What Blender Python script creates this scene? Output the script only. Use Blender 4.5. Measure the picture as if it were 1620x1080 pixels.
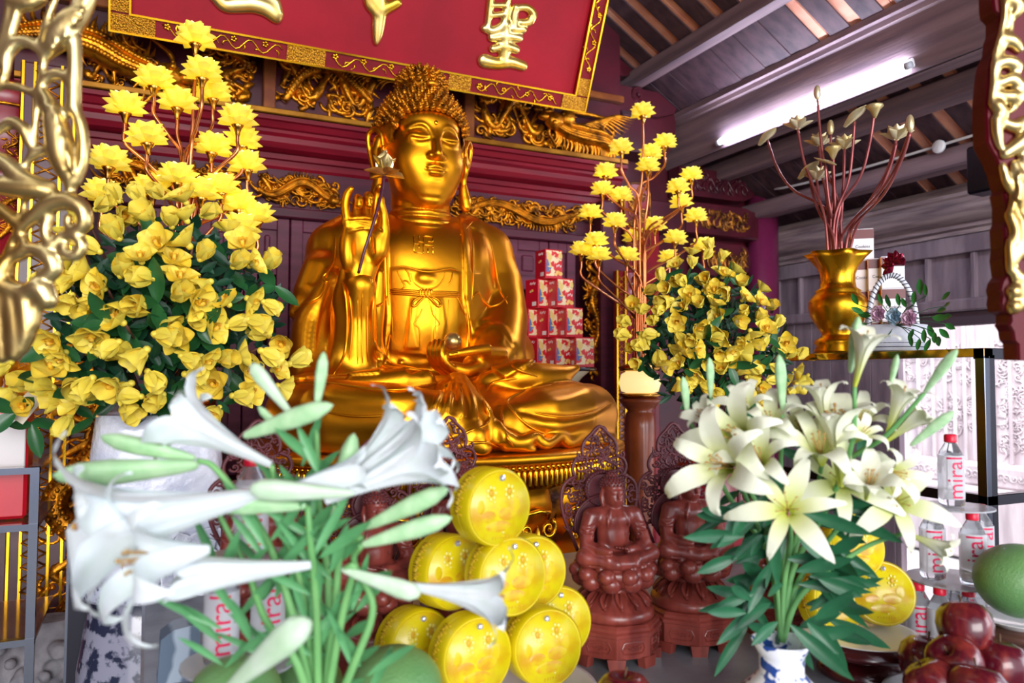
import bpy, bmesh, math, random
import numpy as np
from mathutils import Vector, Matrix, Euler, Quaternion
random.seed(7); rng = np.random.default_rng(7)
for o in list(bpy.data.objects): bpy.data.objects.remove(o)
S = bpy.context.scene; COL = S.collection
PI = math.pi
# ---------------------------------------------------------------- camera
F_ = 1220.0; CAM = np.array([0, 0, 1.38]); YAW, PIT, ROL = [math.radians(v) for v in (25.25, 2.6, 0.2)]
fw = np.array([math.sin(YAW)*math.cos(PIT), math.cos(YAW)*math.cos(PIT), math.sin(PIT)])
_r = np.array([math.cos(YAW), -math.sin(YAW), 0]); _u = np.cross(_r, fw)
RT = math.cos(ROL)*_r + math.sin(ROL)*_u; UP = -math.sin(ROL)*_r + math.cos(ROL)*_u
cd = bpy.data.cameras.new('camera'); cam = bpy.data.objects.new('camera', cd); COL.objects.link(cam)
cam.matrix_world = Matrix(((RT[0], UP[0], -fw[0], CAM[0]), (RT[1], UP[1], -fw[1], CAM[1]), (RT[2], UP[2], -fw[2], CAM[2]), (0, 0, 0, 1)))
cd.sensor_width = 36; cd.lens = F_*36/1620; cd.clip_start = .02
cd.dof.use_dof = True; cd.dof.focus_distance = 2.15; cd.dof.aperture_fstop = 4.0
S.camera = cam
def ray(x, y): return fw + ((x-810)*RT - (y-540)*UP)/F_
def PP(x, y, n, c):
    v = ray(x, y); n = np.array(n, float); return CAM + v*(c - CAM@n)/(v@n)
def PY(x, y, Y): return PP(x, y, (0, 1, 0), Y)
def PX(x, y, X): return PP(x, y, (1, 0, 0), X)
def PZ(x, y, Z): return PP(x, y, (0, 0, 1), Z)
def PD(x, y, d): return CAM + ray(x, y)*d
# ---------------------------------------------------------------- colour + materials
def lin(c):
    if isinstance(c, str): c = [int(c[i:i+2], 16)/255 for i in (0, 2, 4)]
    return tuple(v/12.92 if v <= .04045 else ((v+.055)/1.055)**2.4 for v in c)
def mat(name, c1, c2=None, rough=.5, metal=0, scale=8, bump=0, bscale=None, stretch=None, spec=.5, emit=None, estr=0, trans=0, sss=0, coat=0, contrast=(.35, .65), ior=1.45, alpha=1, kind='noise', detail=6, rvar=0, sssr=.02):
    m = bpy.data.materials.new(name); m.use_nodes = True; nt = m.node_tree; N = nt.nodes; L = nt.links
    b = N['Principled BSDF']; c1 = lin(c1)
    b.inputs['Base Color'].default_value = (*c1, 1); b.inputs['Roughness'].default_value = rough; b.inputs['Metallic'].default_value = metal
    b.inputs['Specular IOR Level'].default_value = spec; b.inputs['IOR'].default_value = ior
    if coat: b.inputs['Coat Weight'].default_value = coat; b.inputs['Coat Roughness'].default_value = .12
    if trans: b.inputs['Transmission Weight'].default_value = trans
    if sss:
        b.inputs['Subsurface Weight'].default_value = sss; b.inputs['Subsurface Radius'].default_value = (1, 1, 1); b.inputs['Subsurface Scale'].default_value = sssr
    if alpha < 1: b.inputs['Alpha'].default_value = alpha
    if emit: b.inputs['Emission Color'].default_value = (*lin(emit), 1); b.inputs['Emission Strength'].default_value = estr
    if c2 or bump or rvar:
        tc = N.new('ShaderNodeTexCoord'); mp = N.new('ShaderNodeMapping'); L.new(tc.outputs['Object'], mp.inputs[0])
        if stretch: mp.inputs['Scale'].default_value = stretch
        def tex(sc):
            if kind == 'vor': t = N.new('ShaderNodeTexVoronoi'); t.inputs['Scale'].default_value = sc; L.new(mp.outputs[0], t.inputs[0]); return t.outputs['Distance']
            if kind == 'wave': t = N.new('ShaderNodeTexWave'); t.inputs['Scale'].default_value = sc; t.inputs['Distortion'].default_value = 6; t.inputs['Detail'].default_value = 3; L.new(mp.outputs[0], t.inputs[0]); return t.outputs['Fac']
            t = N.new('ShaderNodeTexNoise'); t.inputs['Scale'].default_value = sc; t.inputs['Detail'].default_value = detail; L.new(mp.outputs[0], t.inputs[0]); return t.outputs[0]
        f = tex(scale)
        if c2:
            r = N.new('ShaderNodeValToRGB'); L.new(f, r.inputs[0]); e = r.color_ramp.elements
            e[0].position, e[1].position = contrast; e[0].color = (*c1, 1); e[1].color = (*lin(c2), 1); L.new(r.outputs[0], b.inputs['Base Color'])
        if rvar:
            mr = N.new('ShaderNodeMapRange'); mr.inputs[3].default_value = rough-rvar; mr.inputs[4].default_value = rough+rvar
            mr.inputs[1].default_value = .3; mr.inputs[2].default_value = .7; L.new(f, mr.inputs[0]); L.new(mr.outputs[0], b.inputs['Roughness'])
        if bump:
            bp = N.new('ShaderNodeBump'); bp.inputs['Strength'].default_value = min(1, bump); bp.inputs['Distance'].default_value = .01*max(1, bump)
            L.new(tex(bscale or scale), bp.inputs['Height']); L.new(bp.outputs[0], b.inputs['Normal'])
    return m
# ---------------------------------------------------------------- mesh builder
class MB:
    def __init__(s): s.v = []; s.f = []
    def add(s, V, Fc):
        n = len(s.v); s.v += [tuple(map(float, p)) for p in V]; s.f += [tuple(n+i for i in f) for f in Fc]; return s
    def grid(s, G, cu=False, cv=False, flip=False):
        G = np.asarray(G, float); a, b = G.shape[:2]; n = len(s.v); s.v += [tuple(p) for p in G.reshape(-1, 3).tolist()]
        for i in range(a if cu else a-1):
            for j in range(b if cv else b-1):
                q = (n+i*b+j, n+((i+1) % a)*b+j, n+((i+1) % a)*b+(j+1) % b, n+i*b+(j+1) % b)
                s.f.append(q[::-1] if flip else q)
        return s
    def box(s, lo, hi, M=None, bev=0):
        x0, y0, z0 = lo; x1, y1, z1 = hi
        if not bev:
            V = [(x0, y0, z0), (x1, y0, z0), (x1, y1, z0), (x0, y1, z0), (x0, y0, z1), (x1, y0, z1), (x1, y1, z1), (x0, y1, z1)]
            Fc = [(3, 2, 1, 0), (4, 5, 6, 7), (0, 1, 5, 4), (1, 2, 6, 5), (2, 3, 7, 6), (3, 0, 4, 7)]
        else:
            c = [(x0+x1)/2, (y0+y1)/2, (z0+z1)/2]; h = [abs(x1-x0)/2, abs(y1-y0)/2, abs(z1-z0)/2]; e = min(bev, min(h)*.95)
            V = []; idx = {}
            for sx in (-1, 1):
                for sy in (-1, 1):
                    for sz in (-1, 1):
                        for a in range(3):
                            p = [sx*(h[0]-e), sy*(h[1]-e), sz*(h[2]-e)]; sg = (sx, sy, sz); p[a] = sg[a]*h[a]
                            idx[(sx, sy, sz, a)] = len(V); V.append([c[i]+p[i] for i in range(3)])
            Fc = []
            for a in range(3):
                b_, d_ = (a+1) % 3, (a+2) % 3
                for sg in (-1, 1):
                    q = []
                    for (u, w) in ((-1, -1), (1, -1), (1, 1), (-1, 1)):
                        k = [0, 0, 0]; k[a] = sg; k[b_] = u; k[d_] = w; q.append(idx[(*k, a)])
                    Fc.append(tuple(q if sg > 0 else q[::-1]))
                for u in (-1, 1):
                    for w in (-1, 1):
                        k0 = [0, 0, 0]; k0[a] = -1; k0[b_] = u; k0[d_] = w; k1 = list(k0); k1[a] = 1
                        q = [idx[(*k0, b_)], idx[(*k1, b_)], idx[(*k1, d_)], idx[(*k0, d_)]]
                        Fc.append(tuple(q if u*w > 0 else q[::-1]))
            for sx in (-1, 1):
                for sy in (-1, 1):
                    for sz in (-1, 1):
                        q = [idx[(sx, sy, sz, 0)], idx[(sx, sy, sz, 1)], idx[(sx, sy, sz, 2)]]; Fc.append(tuple(q if sx*sy*sz > 0 else q[::-1]))
        if M is not None: V = [M @ Vector(p) for p in V]
        return s.add(V, Fc)
    def tube(s, P, r, n=8, cap=True, up=None):
        P = np.asarray(P, float); m = len(P); r = np.broadcast_to(r, (m,)) if np.ndim(r) < 2 else r
        T = np.gradient(P, axis=0); T /= np.linalg.norm(T, axis=1)[:, None]+1e-12
        u = np.array(up if up is not None else ((0, 0, 1) if abs(T[0][2]) < .9 else (1, 0, 0)), float); rings = []
        for i in range(m):
            u = u - (u@T[i])*T[i]; u /= np.linalg.norm(u)+1e-12; w = np.cross(T[i], u)
            th = np.arange(n)*2*PI/n; rings.append(P[i]+r[i]*(np.cos(th)[:, None]*u+np.sin(th)[:, None]*w))
        b = len(s.v); s.grid(rings, cv=True, flip=True)
        if cap: s.f.append(tuple(b+k for k in range(n))); s.f.append(tuple(b+(m-1)*n+k for k in range(n))[::-1])
        return s
    def lathe(s, prof, n=32, c=(0, 0, 0), M=None, wob=None):
        th = np.arange(n)*2*PI/n; c = np.array(c, float); G = []
        for (r, z) in prof:
            rr = r if wob is None else wob(r, z, th)
            G.append(np.stack([c[0]+rr*np.cos(th), c[1]+rr*np.sin(th), np.full(n, c[2]+z)], 1))
        G = np.array(G)
        if M is not None: G = G@np.array(M.to_3x3()).T+np.array(M.translation)
        b = len(s.v); s.grid(G, cv=True, flip=True)
        if prof[0][0] > 1e-4: s.f.append(tuple(b+k for k in range(n))[::-1])
        if prof[-1][0] > 1e-4: s.f.append(tuple(b+(len(prof)-1)*n+k for k in range(n)))
        return s
    def ball(s, c, r, n=16, m=10, M=None):
        r = np.broadcast_to(r, (3,)); G = []
        for i in range(m+1):
            t = PI*i/m-PI/2; th = np.arange(n)*2*PI/n
            G.append(np.stack([r[0]*math.cos(t)*np.cos(th), r[1]*math.cos(t)*np.sin(th), np.full(n, r[2]*math.sin(t))], 1))
        G = np.array(G)
        if M is not None: G = G@np.array(M.to_3x3()).T
        return s.grid(G+np.array(c, float), cv=True, flip=True)
    def prism(s, pts, y0, y1, M=None):     # outline in xz, extruded along y
        n = len(pts); V = [(p[0], y0, p[1]) for p in pts]+[(p[0], y1, p[1]) for p in pts]
        if M is not None: V = [M @ Vector(p) for p in V]
        return s.add(V, [tuple(range(n)), tuple(range(2*n-1, n-1, -1))]+[(i, n+i, n+(i+1) % n, (i+1) % n) for i in range(n)])
    def mesh(s, name, m=None, smooth=True, ang=None):
        me = bpy.data.meshes.new(name); me.from_pydata(s.v, [], s.f); me.update()
        fin(me, m, smooth, ang); return me
    def obj(s, name, m=None, parent=None, smooth=True, ang=None, loc=None):
        return link(name, s.mesh(name, m, smooth, ang), parent, loc)
def fin(me, m, smooth=True, ang=None):
    if m is not None:
        for q in (m if isinstance(m, (list, tuple)) else [m]): me.materials.append(q)
    bm = bmesh.new(); bm.from_mesh(me); bmesh.ops.remove_doubles(bm, verts=bm.verts, dist=1e-6); bmesh.ops.recalc_face_normals(bm, faces=bm.faces)
    bm.to_mesh(me); bm.free()
    me.polygons.foreach_set('use_smooth', [bool(smooth)]*len(me.polygons))
    if smooth and ang: me.set_sharp_from_angle(angle=math.radians(ang))
def link(name, me, parent=None, loc=None):
    o = bpy.data.objects.new(name, me); COL.objects.link(o)
    if loc is not None: o.location = loc
    if parent is not None: o.parent = parent
    return o
def tag(o, label=None, cat=None, group=None, kind=None):
    if label: o['label'] = label
    if cat: o['category'] = cat
    if group: o['group'] = group
    if kind: o['kind'] = kind
    return o
def thing(name, loc, label, cat, group=None, rz=0):
    o = bpy.data.objects.new(name, None); COL.objects.link(o); o.location = tuple(map(float, loc)); o.rotation_euler = (0, 0, rz); o.empty_display_size = .05
    return tag(o, label, cat, group)
def struct(name, mb, m, smooth=False, ang=None, parent=None):
    o = mb.obj(name, m, parent, smooth, ang)
    if parent is None: o['kind'] = 'structure'
    return o
def dup(o, parent=None):
    c = o.copy(); COL.objects.link(c); c.parent = parent
    for ch in list(o.children): dup(ch, c)
    return c
def local(mb, loc):                       # shift a world-space builder into the local frame of an empty at loc
    l = np.array(loc, float); mb.v = [tuple(np.array(p)-l) for p in mb.v]; return mb
def lookM(c, d, upv=(0, 0, 1), s=1):      # matrix whose local +Z points along d
    d = Vector(d).normalized(); u = Vector(upv); x = u.cross(d)
    if x.length < 1e-4: x = Vector((1, 0, 0)).cross(d)
    x.normalize(); y = d.cross(x); M = Matrix((x, y, d)).transposed().to_4x4()
    return Matrix.Translation(Vector(tuple(map(float, c)))) @ M @ Matrix.Scale(s, 4)
def spline(P, n=8):
    P = np.asarray(P, float); Q = np.vstack([2*P[0]-P[1], P, 2*P[-1]-P[-2]]); out = []
    for i in range(1, len(Q)-2):
        for t in np.arange(n)/n:
            a, b, c, d = Q[i-1:i+3]; out.append(.5*(2*b+(c-a)*t+(2*a-5*b+4*c-d)*t*t+(3*b-a-3*c+d)*t**3))
    out.append(P[-1]); return np.array(out)
# ---------------------------------------------------------------- signed-distance sculpting
class Vol:
    def __init__(s, lo, hi, h):
        s.lo = np.array(lo, float); s.h = h; s.n = np.ceil((np.array(hi)-s.lo)/h).astype(int)+1
        s.D = np.full(s.n, 1.0, np.float32); s.ax = [s.lo[i]+h*np.arange(s.n[i]) for i in range(3)]
    def sub(s, lo, hi):
        a = np.clip(np.floor((np.array(lo)-s.lo)/s.h).astype(int), 0, s.n); b = np.clip(np.ceil((np.array(hi)-s.lo)/s.h).astype(int)+1, 0, s.n)
        sl = tuple(slice(a[i], b[i]) for i in range(3)); g = np.meshgrid(*[s.ax[i][sl[i]].astype(np.float32) for i in range(3)], indexing='ij', sparse=True)
        return sl, g
    def comb(s, sl, d, k, op):
        D = s.D[sl]
        if op == 'add':
            if k > 0: h = np.clip(.5+.5*(D-d)/k, 0, 1); s.D[sl] = D*(1-h)+d*h-k*h*(1-h)
            else: s.D[sl] = np.minimum(D, d)
        elif op == 'sub':
            if k > 0: h = np.clip(.5-.5*(D+d)/k, 0, 1); s.D[sl] = D*(1-h)-d*h+k*h*(1-h)
            else: s.D[sl] = np.maximum(D, -d)
    def seg(s, sl, g, a, b):
        ba = b-a; L2 = float(ba@ba)+1e-12
        t = np.clip(((g[0]-a[0])*ba[0]+(g[1]-a[1])*ba[1]+(g[2]-a[2])*ba[2])/L2, 0, 1)
        return np.sqrt((g[0]-a[0]-t*ba[0])**2+(g[1]-a[1]-t*ba[1])**2+(g[2]-a[2]-t*ba[2])**2), t
    def stroke(s, P, r, k=.02, op='add', sp=0):
        P = np.asarray(P, float); r = np.broadcast_to(np.asarray(r, float), (len(P),))
        if sp: q = spline(np.hstack([P, r[:, None]]), sp); P, r = q[:, :3], q[:, 3]
        m = r.max()+max(k, 0)*1.5+s.h*3; sl, g = s.sub(P.min(0)-m, P.max(0)+m)
        if s.D[sl].size == 0: return s
        d = None
        for i in range(max(1, len(P)-1)):
            j = min(i+1, len(P)-1); e, t = s.seg(sl, g, P[i], P[j]); e = e-(r[i]+(r[j]-r[i])*t); d = e if d is None else np.minimum(d, e)
        s.comb(sl, d, k, op); return s
    def ell(s, c, r, k=.02, op='add', M=None):
        c = np.array(c, float); r = np.array(r, float); m = r.max()+k*1.5+s.h*3; sl, g = s.sub(c-m, c+m)
        x, y, z = g[0]-c[0], g[1]-c[1], g[2]-c[2]
        if M is not None:
            M = np.array(M); x, y, z = [M[0, i]*x+M[1, i]*y+M[2, i]*z for i in range(3)]
        q = np.sqrt((x/r[0])**2+(y/r[1])**2+(z/r[2])**2); q2 = np.sqrt((x/r[0]**2)**2+(y/r[1]**2)**2+(z/r[2]**2)**2)
        s.comb(sl, q*(q-1)/(q2+1e-6), k, op); return s
    def line(s, P, w, amp, sp=6, taper=True):   # displace the surface along a curve: amp>0 ridge, amp<0 groove
        P = np.asarray(P, float)
        if sp and len(P) > 1: P = spline(P, sp)
        m = w*2.6; sl, g = s.sub(P.min(0)-m, P.max(0)+m)
        if s.D[sl].size == 0: return s
        n = len(P)-1; best = None
        for i in range(n):
            e, t = s.seg(sl, g, P[i], P[i+1]); u = (i+t)/n
            if best is None: best, U = e, u
            else: q = e < best; best = np.where(q, e, best); U = np.where(q, u, U)
        A = amp*(np.clip(np.sin(PI*np.clip(U, 0, 1)), 0, 1)**.35 if taper else 1)
        s.D[sl] -= A*np.exp(-(best/w)**2); return s
    def hit(s, x, y):                        # where the view ray through a photo pixel meets the sculpted surface
        v = ray(x, y); t = np.arange(1.2, 4.6, s.h*.5); Q = CAM+v*t[:, None]; I = np.round((Q-s.lo)/s.h).astype(int)
        ok = ((I >= 0) & (I < s.n)).all(1); Q = Q[ok]; I = I[ok]
        if len(Q) == 0: return None
        d = s.D[I[:, 0], I[:, 1], I[:, 2]]; w = np.nonzero(d < 0)[0]
        return Q[w[0]] if len(w) else None
    def pline(s, pts, w, amp, **k):
        Q = [q for q in (s.hit(*p) for p in pts) if q is not None]
        if len(Q) > 1: s.line(Q, w, amp, **k)
        return s
    def smooth(s, it=1):
        for _ in range(it):
            for a in range(3):
                D = s.D; E = D.copy(); sl = [slice(None)]*3; l = list(sl); r = list(sl); c = list(sl)
                l[a] = slice(0, -2); r[a] = slice(2, None); c[a] = slice(1, -1)
                E[tuple(c)] = .25*D[tuple(l)]+.5*D[tuple(c)]+.25*D[tuple(r)]; s.D = E
        return s
    def mesh(s, name, m, off=(0, 0, 0)):
        D = s.D.copy()
        for a in range(3):
            q = [slice(None)]*3; q[a] = 0; D[tuple(q)] = .05; q[a] = -1; D[tuple(q)] = .05
        I = D < 0; c = np.zeros(tuple(s.n-1), np.int8)
        off8 = [(i, j, k) for i in (0, 1) for j in (0, 1) for k in (0, 1)]; n = s.n
        for (i, j, k) in off8: c += I[i:n[0]-1+i, j:n[1]-1+j, k:n[2]-1+k]
        cell = np.argwhere((c > 0) & (c < 8)); vid = np.full(tuple(s.n-1), -1, np.int32); vid[tuple(cell.T)] = np.arange(len(cell))
        acc = np.zeros((len(cell), 3)); cnt = np.zeros(len(cell))
        for a in range(3):
            for (u, w) in ((0, 0), (0, 1), (1, 0), (1, 1)):
                o0 = np.zeros(3, int); o0[(a+1) % 3] = u; o0[(a+2) % 3] = w; o1 = o0.copy(); o1[a] = 1
                d0 = D[tuple((cell+o0).T)]; d1 = D[tuple((cell+o1).T)]; x = (d0 < 0) != (d1 < 0)
                t = d0/(d0-d1+1e-20); p = cell+o0+(t[:, None]*np.eye(3)[a]); acc[x] += p[x]; cnt[x] += 1
        V = s.lo+s.h*acc/cnt[:, None]-np.array(off); Fs = []
        for a in range(3):
            b, d = (a+1) % 3, (a+2) % 3; q0 = [slice(1, -1)]*3; q0[a] = slice(0, -1); q1 = list(q0); q1[a] = slice(1, None)
            s0, s1 = I[tuple(q0)], I[tuple(q1)]
            for sgn in (0, 1):
                e = np.argwhere((s0 & ~s1) if sgn else (~s0 & s1))
                if len(e) == 0: continue
                base = e+1; base[:, a] -= 1; eb = np.eye(3, dtype=int)[b]; ed = np.eye(3, dtype=int)[d]
                q = [vid[tuple((base-x).T)] for x in (0*eb, eb, eb+ed, ed)]
                Fs.append(np.stack(q if sgn else q[::-1], 1))
        Fs = np.vstack(Fs); me = bpy.data.meshes.new(name); me.vertices.add(len(V)); me.vertices.foreach_set('co', V.astype(np.float32).ravel())
        me.loops.add(Fs.size); me.loops.foreach_set('vertex_index', Fs.astype(np.int32).ravel())
        me.polygons.add(len(Fs)); me.polygons.foreach_set('loop_start', np.arange(0, Fs.size, 4, dtype=np.int32)); me.polygons.foreach_set('loop_total', np.full(len(Fs), 4, np.int32))
        me.update(calc_edges=True); me.validate()
        me.polygons.foreach_set('use_smooth', [True]*len(me.polygons))
        for q in (m if isinstance(m, (list, tuple)) else [m]): me.materials.append(q)
        return me
# ---------------------------------------------------------------- sky, lamps, exposure
w = bpy.data.worlds.new('world'); S.world = w; w.use_nodes = True
w.node_tree.nodes['Background'].inputs[0].default_value = (.84, .86, 1.0, 1); w.node_tree.nodes['Background'].inputs[1].default_value = 1.5
S.view_settings.view_transform = 'Standard'; S.view_settings.look = 'None'; S.view_settings.exposure = .5; S.view_settings.gamma = 1; S.view_settings.use_curve_mapping = False
def area(name, loc, tgt, size, power, col=(1, 1, 1)):
    l = bpy.data.lights.new(name, 'AREA'); l.shape = 'RECTANGLE'; l.size, l.size_y = size; l.energy = power; l.color = col
    o = bpy.data.objects.new(name, l); COL.objects.link(o); o.matrix_world = lookM(loc, np.array(loc, float)-np.array(tgt, float)); return o
# fill lamps added out of view, behind the visitor and at the right; outdoor daylight beyond the opening
area('front_fill_light', (-1.2, -8.0, 2.6), (1.0, 3, 1.6), (6.5, 3.6), 600, (1, .97, .94))
area('right_fill_light', (4.1, -1.6, 1.9), (1.6, 2.6, 1.6), (2.0, 1.7), 45, (.88, .92, 1))
area('outdoor_daylight', (4.9, 3.2, 3.4), (6.0, 4.3, .6), (1.6, 2.5), 130, (1, .98, 1))
# ---------------------------------------------------------------- materials
gold = mat('gilding', 'f2a620', 'd88a14', rough=.37, metal=1, scale=3.5, rvar=.06, contrast=(.3, .75), bump=.12, bscale=14)
gold_bright = mat('bright_gilding', 'ffc62e', 'd99a18', rough=.22, metal=1, scale=6, rvar=.08)
gold_old = mat('aged_gilding', 'e0901c', '4a2608', rough=.34, metal=.85, scale=16, contrast=(.42, .68), bump=.6, bscale=40)
gold_dim = mat('worn_gilding', 'b9782a', '3c1d12', rough=.4, metal=.7, scale=14, contrast=(.4, .62), bump=.5, bscale=30)
gold_pale = mat('pale_gilding', 'fff0a8', 'e8b838', rough=.26, metal=.9, scale=5, contrast=(.3, .7))
gold_silver = mat('silvery_gilding', 'ecd896', 'b08838', rough=.3, metal=.92, scale=9, contrast=(.35, .75))
red_lac = mat('red_lacquer', '8a0f20', '6c0c1a', rough=.32, scale=5, coat=.15)
red_dark = mat('dark_red_lacquer', '4e0e1e', '3a0b18', rough=.4, scale=5, coat=.2)
red_wall = mat('maroon_wood', '5c1830', '471226', rough=.5, scale=4, stretch=(1, 1, 8))
red_panel = mat('plaque_red', 'a80d24', '940b20', rough=.5, scale=3, spec=.25)
maroon = mat('cornice_lacquer', '841226', '6a0f20', rough=.38, scale=6, stretch=(.4, 4, 6), spec=.3)
woodg = mat('grey_wood', 'a18f8e', '6d5c62', rough=.65, scale=5, stretch=(6, .5, 6), bump=.35, bscale=22)
woodp = mat('weathered_wood_panel', '8a7a82', '6c5c66', rough=.65, scale=5, stretch=(3, 3, .5), bump=.3, bscale=18)
board = mat('dark_roof_board', '543c42', '3a2830', rough=.6, scale=4, stretch=(.6, 5, 5), bump=.3)
beamw = mat('beam_wood', '8c7276', '68545c', rough=.62, scale=3, stretch=(6, .4, 6), bump=.2, bscale=20)
tilem = mat('clay_roof_tile', 'f0b296', 'dc9276', rough=.8, scale=7, bump=.2)
stone = mat('grey_stone', '8a8d92', '6c7076', rough=.45, scale=6, bump=.3, bscale=24)
stonew = mat('pale_paving', 'c9c6c4', 'a9a6a6', rough=.7, scale=3, bump=.3)
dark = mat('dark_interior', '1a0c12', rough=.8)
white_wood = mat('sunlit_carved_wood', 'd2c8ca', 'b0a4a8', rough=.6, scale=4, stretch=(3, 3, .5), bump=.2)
steel = mat('polished_steel', '50545e', rough=.16, metal=1)
darksteel = mat('dark_steel', '24242c', rough=.25, metal=.8)
copper = mat('copper_stem', 'd98a58', 'b8683c', rough=.25, metal=.9, scale=9)
whitepl = mat('white_plastic', 'e8e8ec', rough=.4)
tube_on = mat('lit_tube', 'ffffff', rough=.4, emit='dfe6ff', estr=60)
# ---------------------------------------------------------------- carving tools (x right, z up, relief towards -y)
def spiral(mb, c, R, a0, turns=1.3, sg=1, r=None, y=0, n=7):
    r = r or R*.24; m = int(10+turns*10); P = []; rr = []
    for i in range(m):
        t = i/(m-1); a = a0+sg*turns*2*PI*t; q = R*(1-.86*t)
        P.append((c[0]+q*math.cos(a), y-r*.5*t, c[1]+q*math.sin(a))); rr.append(r*(1-.45*t))
    mb.tube(P, rr, n, up=(0, 1, 0)); mb.ball((c[0], y-r*.8, c[1]), r*.8, 8, 5)
def flame(mb, p, d, L, r, y=0, bend=.4, n=6):
    d = np.array(d, float)/np.linalg.norm(d); q = np.array((-d[1], d[0])); P = []; rr = []
    for i in range(8):
        t = i/7; s_ = np.array(p)+d*L*t+q*bend*L*.35*math.sin(t*PI*1.3); P.append((s_[0], y-r*.3, s_[1])); rr.append(max(.0012, r*math.sin(PI*min(1, .22+t*.78))))
    mb.tube(P, rr, n, up=(0, 1, 0))
def scrolls(mb, x0, z0, W, H, y=0, seed=1, dens=1.0, r=.012):
    rd = random.Random(seed); n = max(2, int(W/H*2.1*dens)); ph = rd.random()*6; path = []
    horiz = W >= H; L = W if horiz else H; T = H if horiz else W; n = max(2, int(L/T*2.1*dens))
    def pt(a, b): return (x0+a, z0+b) if horiz else (x0+b, z0+a)
    for i in range(n*6+1):
        t = i/(n*6); a = T*.12+(L-.24*T)*t; b = T*(.5+.26*math.sin(ph+t*n*PI)); q = pt(a, b); path.append((q[0], y-.004, q[1]))
    mb.tube(path, [r*(.9+.3*math.sin(i*.9)) for i in range(len(path))], 7, up=(0, 1, 0))
    for i in range(n):
        for k in range(2):
            t = (i+.5*k+.3)/n; a = T*.15+(L-.3*T)*t; b = T*(.24 if (i+k) % 2 else .76)+rd.uniform(-.05, .05)*T; q = pt(a, b)
            R = T*rd.uniform(.13, .2); spiral(mb, q, R, rd.random()*6, rd.uniform(1.1, 1.5), rd.choice((-1, 1)), R*.26, y)
        for k in range(3):
            a = T*.1+(L-.2*T)*rd.random(); b = T*rd.uniform(.15, .85); q = pt(a, b); an = rd.random()*6.28
            flame(mb, q, (math.cos(an), math.sin(an)), T*rd.uniform(.2, .34), r*rd.uniform(.6, .9), y, rd.uniform(-1, 1))
def dragon(mb, path, r, y=0, seed=1, head=1):
    rd = random.Random(seed); P = spline([(p[0], y-r*.4, p[1]) for p in path], 10); m = len(P)
    R = [r*(.35+.75*math.sin(PI*min(1, .1+.8*i/m))) for i in range(m)]; mb.tube(P, R, 9, up=(0, 1, 0))
    for i in range(2, m-1, 1):
        T = P[min(i+1, m-1)]-P[i-1]; T = T/np.linalg.norm(T); N = np.array((-T[2], 0, T[0]))
        for s_ in (-.45, .1, .6): mb.ball(P[i]+N*R[i]*s_+np.array((0, -R[i]*.85, 0)), R[i]*.24, 6, 4)
        if i % 2 == 0: flame(mb, (P[i][0]+N[0]*R[i]*.8, P[i][2]+N[2]*R[i]*.8), (N[0]-T[0]*.5, N[2]-T[2]*.5), r*1.6, r*.22, y, .5)
    for i in (m//4, m//2, 3*m//4):
        an = -1.2+rd.random(); q = (P[i][0], P[i][2]-r*.5)
        for k in range(3): flame(mb, q, (math.cos(an+k*.35), math.sin(an+k*.35)), r*2.6, r*.26, y-.004, .6)
    if head:
        h = P[-1]; d = P[-1]-P[-4]; d /= np.linalg.norm(d); q = np.array((-d[2], 0, d[0]))
        mb.ball(h+d*r*.3+(0, -r*.3, 0), (r*1.2, r, r*1.0), 12, 8); mb.ball(h+d*r*1.6+q*r*.25+(0, -r*.3, 0), (r*.8, r*.6, r*.42), 10, 6); mb.ball(h+d*r*1.4-q*r*.55+(0, -r*.2, 0), (r*.65, r*.5, r*.3), 10, 6)
        mb.ball(h+d*r*.5+q*r*.6+(0, -r*1.1, 0), r*.28, 8, 6)
        for k in range(9):
            an = math.atan2(-d[2], -d[0])+(-1.2+k*.3); flame(mb, (h[0], h[2]), (math.cos(an), math.sin(an)), r*rd.uniform(2.4, 3.6), r*.24, y, rd.uniform(-.8, .8))
# ---------------------------------------------------------------- the building
RX = 4.2; roofz = lambda x: 2.475+.6*(RX-x)
struct('floor', MB().box((-4.5, -4, -.12), (4.2, 4.6, 0)), mat('floor_stone', '77787c', '4f5056', rough=.35, scale=5, bump=.2))
struct('ground', MB().box((4.2, -4, -.14), (14, 9, -.02)), stonew)
WY = 4.0
b = MB(); b.box((-3.2, WY+.1, 0), (2.56, WY+.2, 4.3)); struct('wall_back', b, red_wall)
b = MB(); b.box((-3.3, -4, 0), (-3.2, 4.2, 4.6)); struct('wall_left', b, red_wall)
# cornice with stepped mouldings (extruded along x)
def extr(prof, x0, x1, y0, axis='x'):     # prof: (out, z) polyline, outwards to -y (axis x) or -x (axis y)
    m = MB(); n = len(prof)
    if axis == 'x': A = [(x0, y0-o, z) for o, z in prof]; B = [(x1, y0-o, z) for o, z in prof]
    else: A = [(y0-o, x0, z) for o, z in prof]; B = [(y0-o, x1, z) for o, z in prof]
    m.add(A+B, [(i, n+i, n+i+1, i+1) for i in range(n-1)]+[tuple(range(n)), tuple(range(n, 2*n))[::-1], (n-1, 2*n-1, n, 0)]); return m
XL, XR = -1.6, 2.56
zc0, zc1 = 2.43, 2.645
cor = [(-.1, zc0-.02), (.02, zc0-.02), (.035, zc0), (.035, zc0+.03), (.05, zc0+.035), (.05, zc0+.06), (.075, zc0+.065), (.1, zc0+.075), (.115, zc0+.1), (.12, zc0+.125), (.135, zc0+.14), (.135, zc0+.155), (.15, zc0+.16), (.165, zc0+.185), (.18, zc0+.19), (.18, zc1-.005), (-.1, zc1)]
struct('trim_1', extr(cor, XL, XR, WY), maroon)
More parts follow.
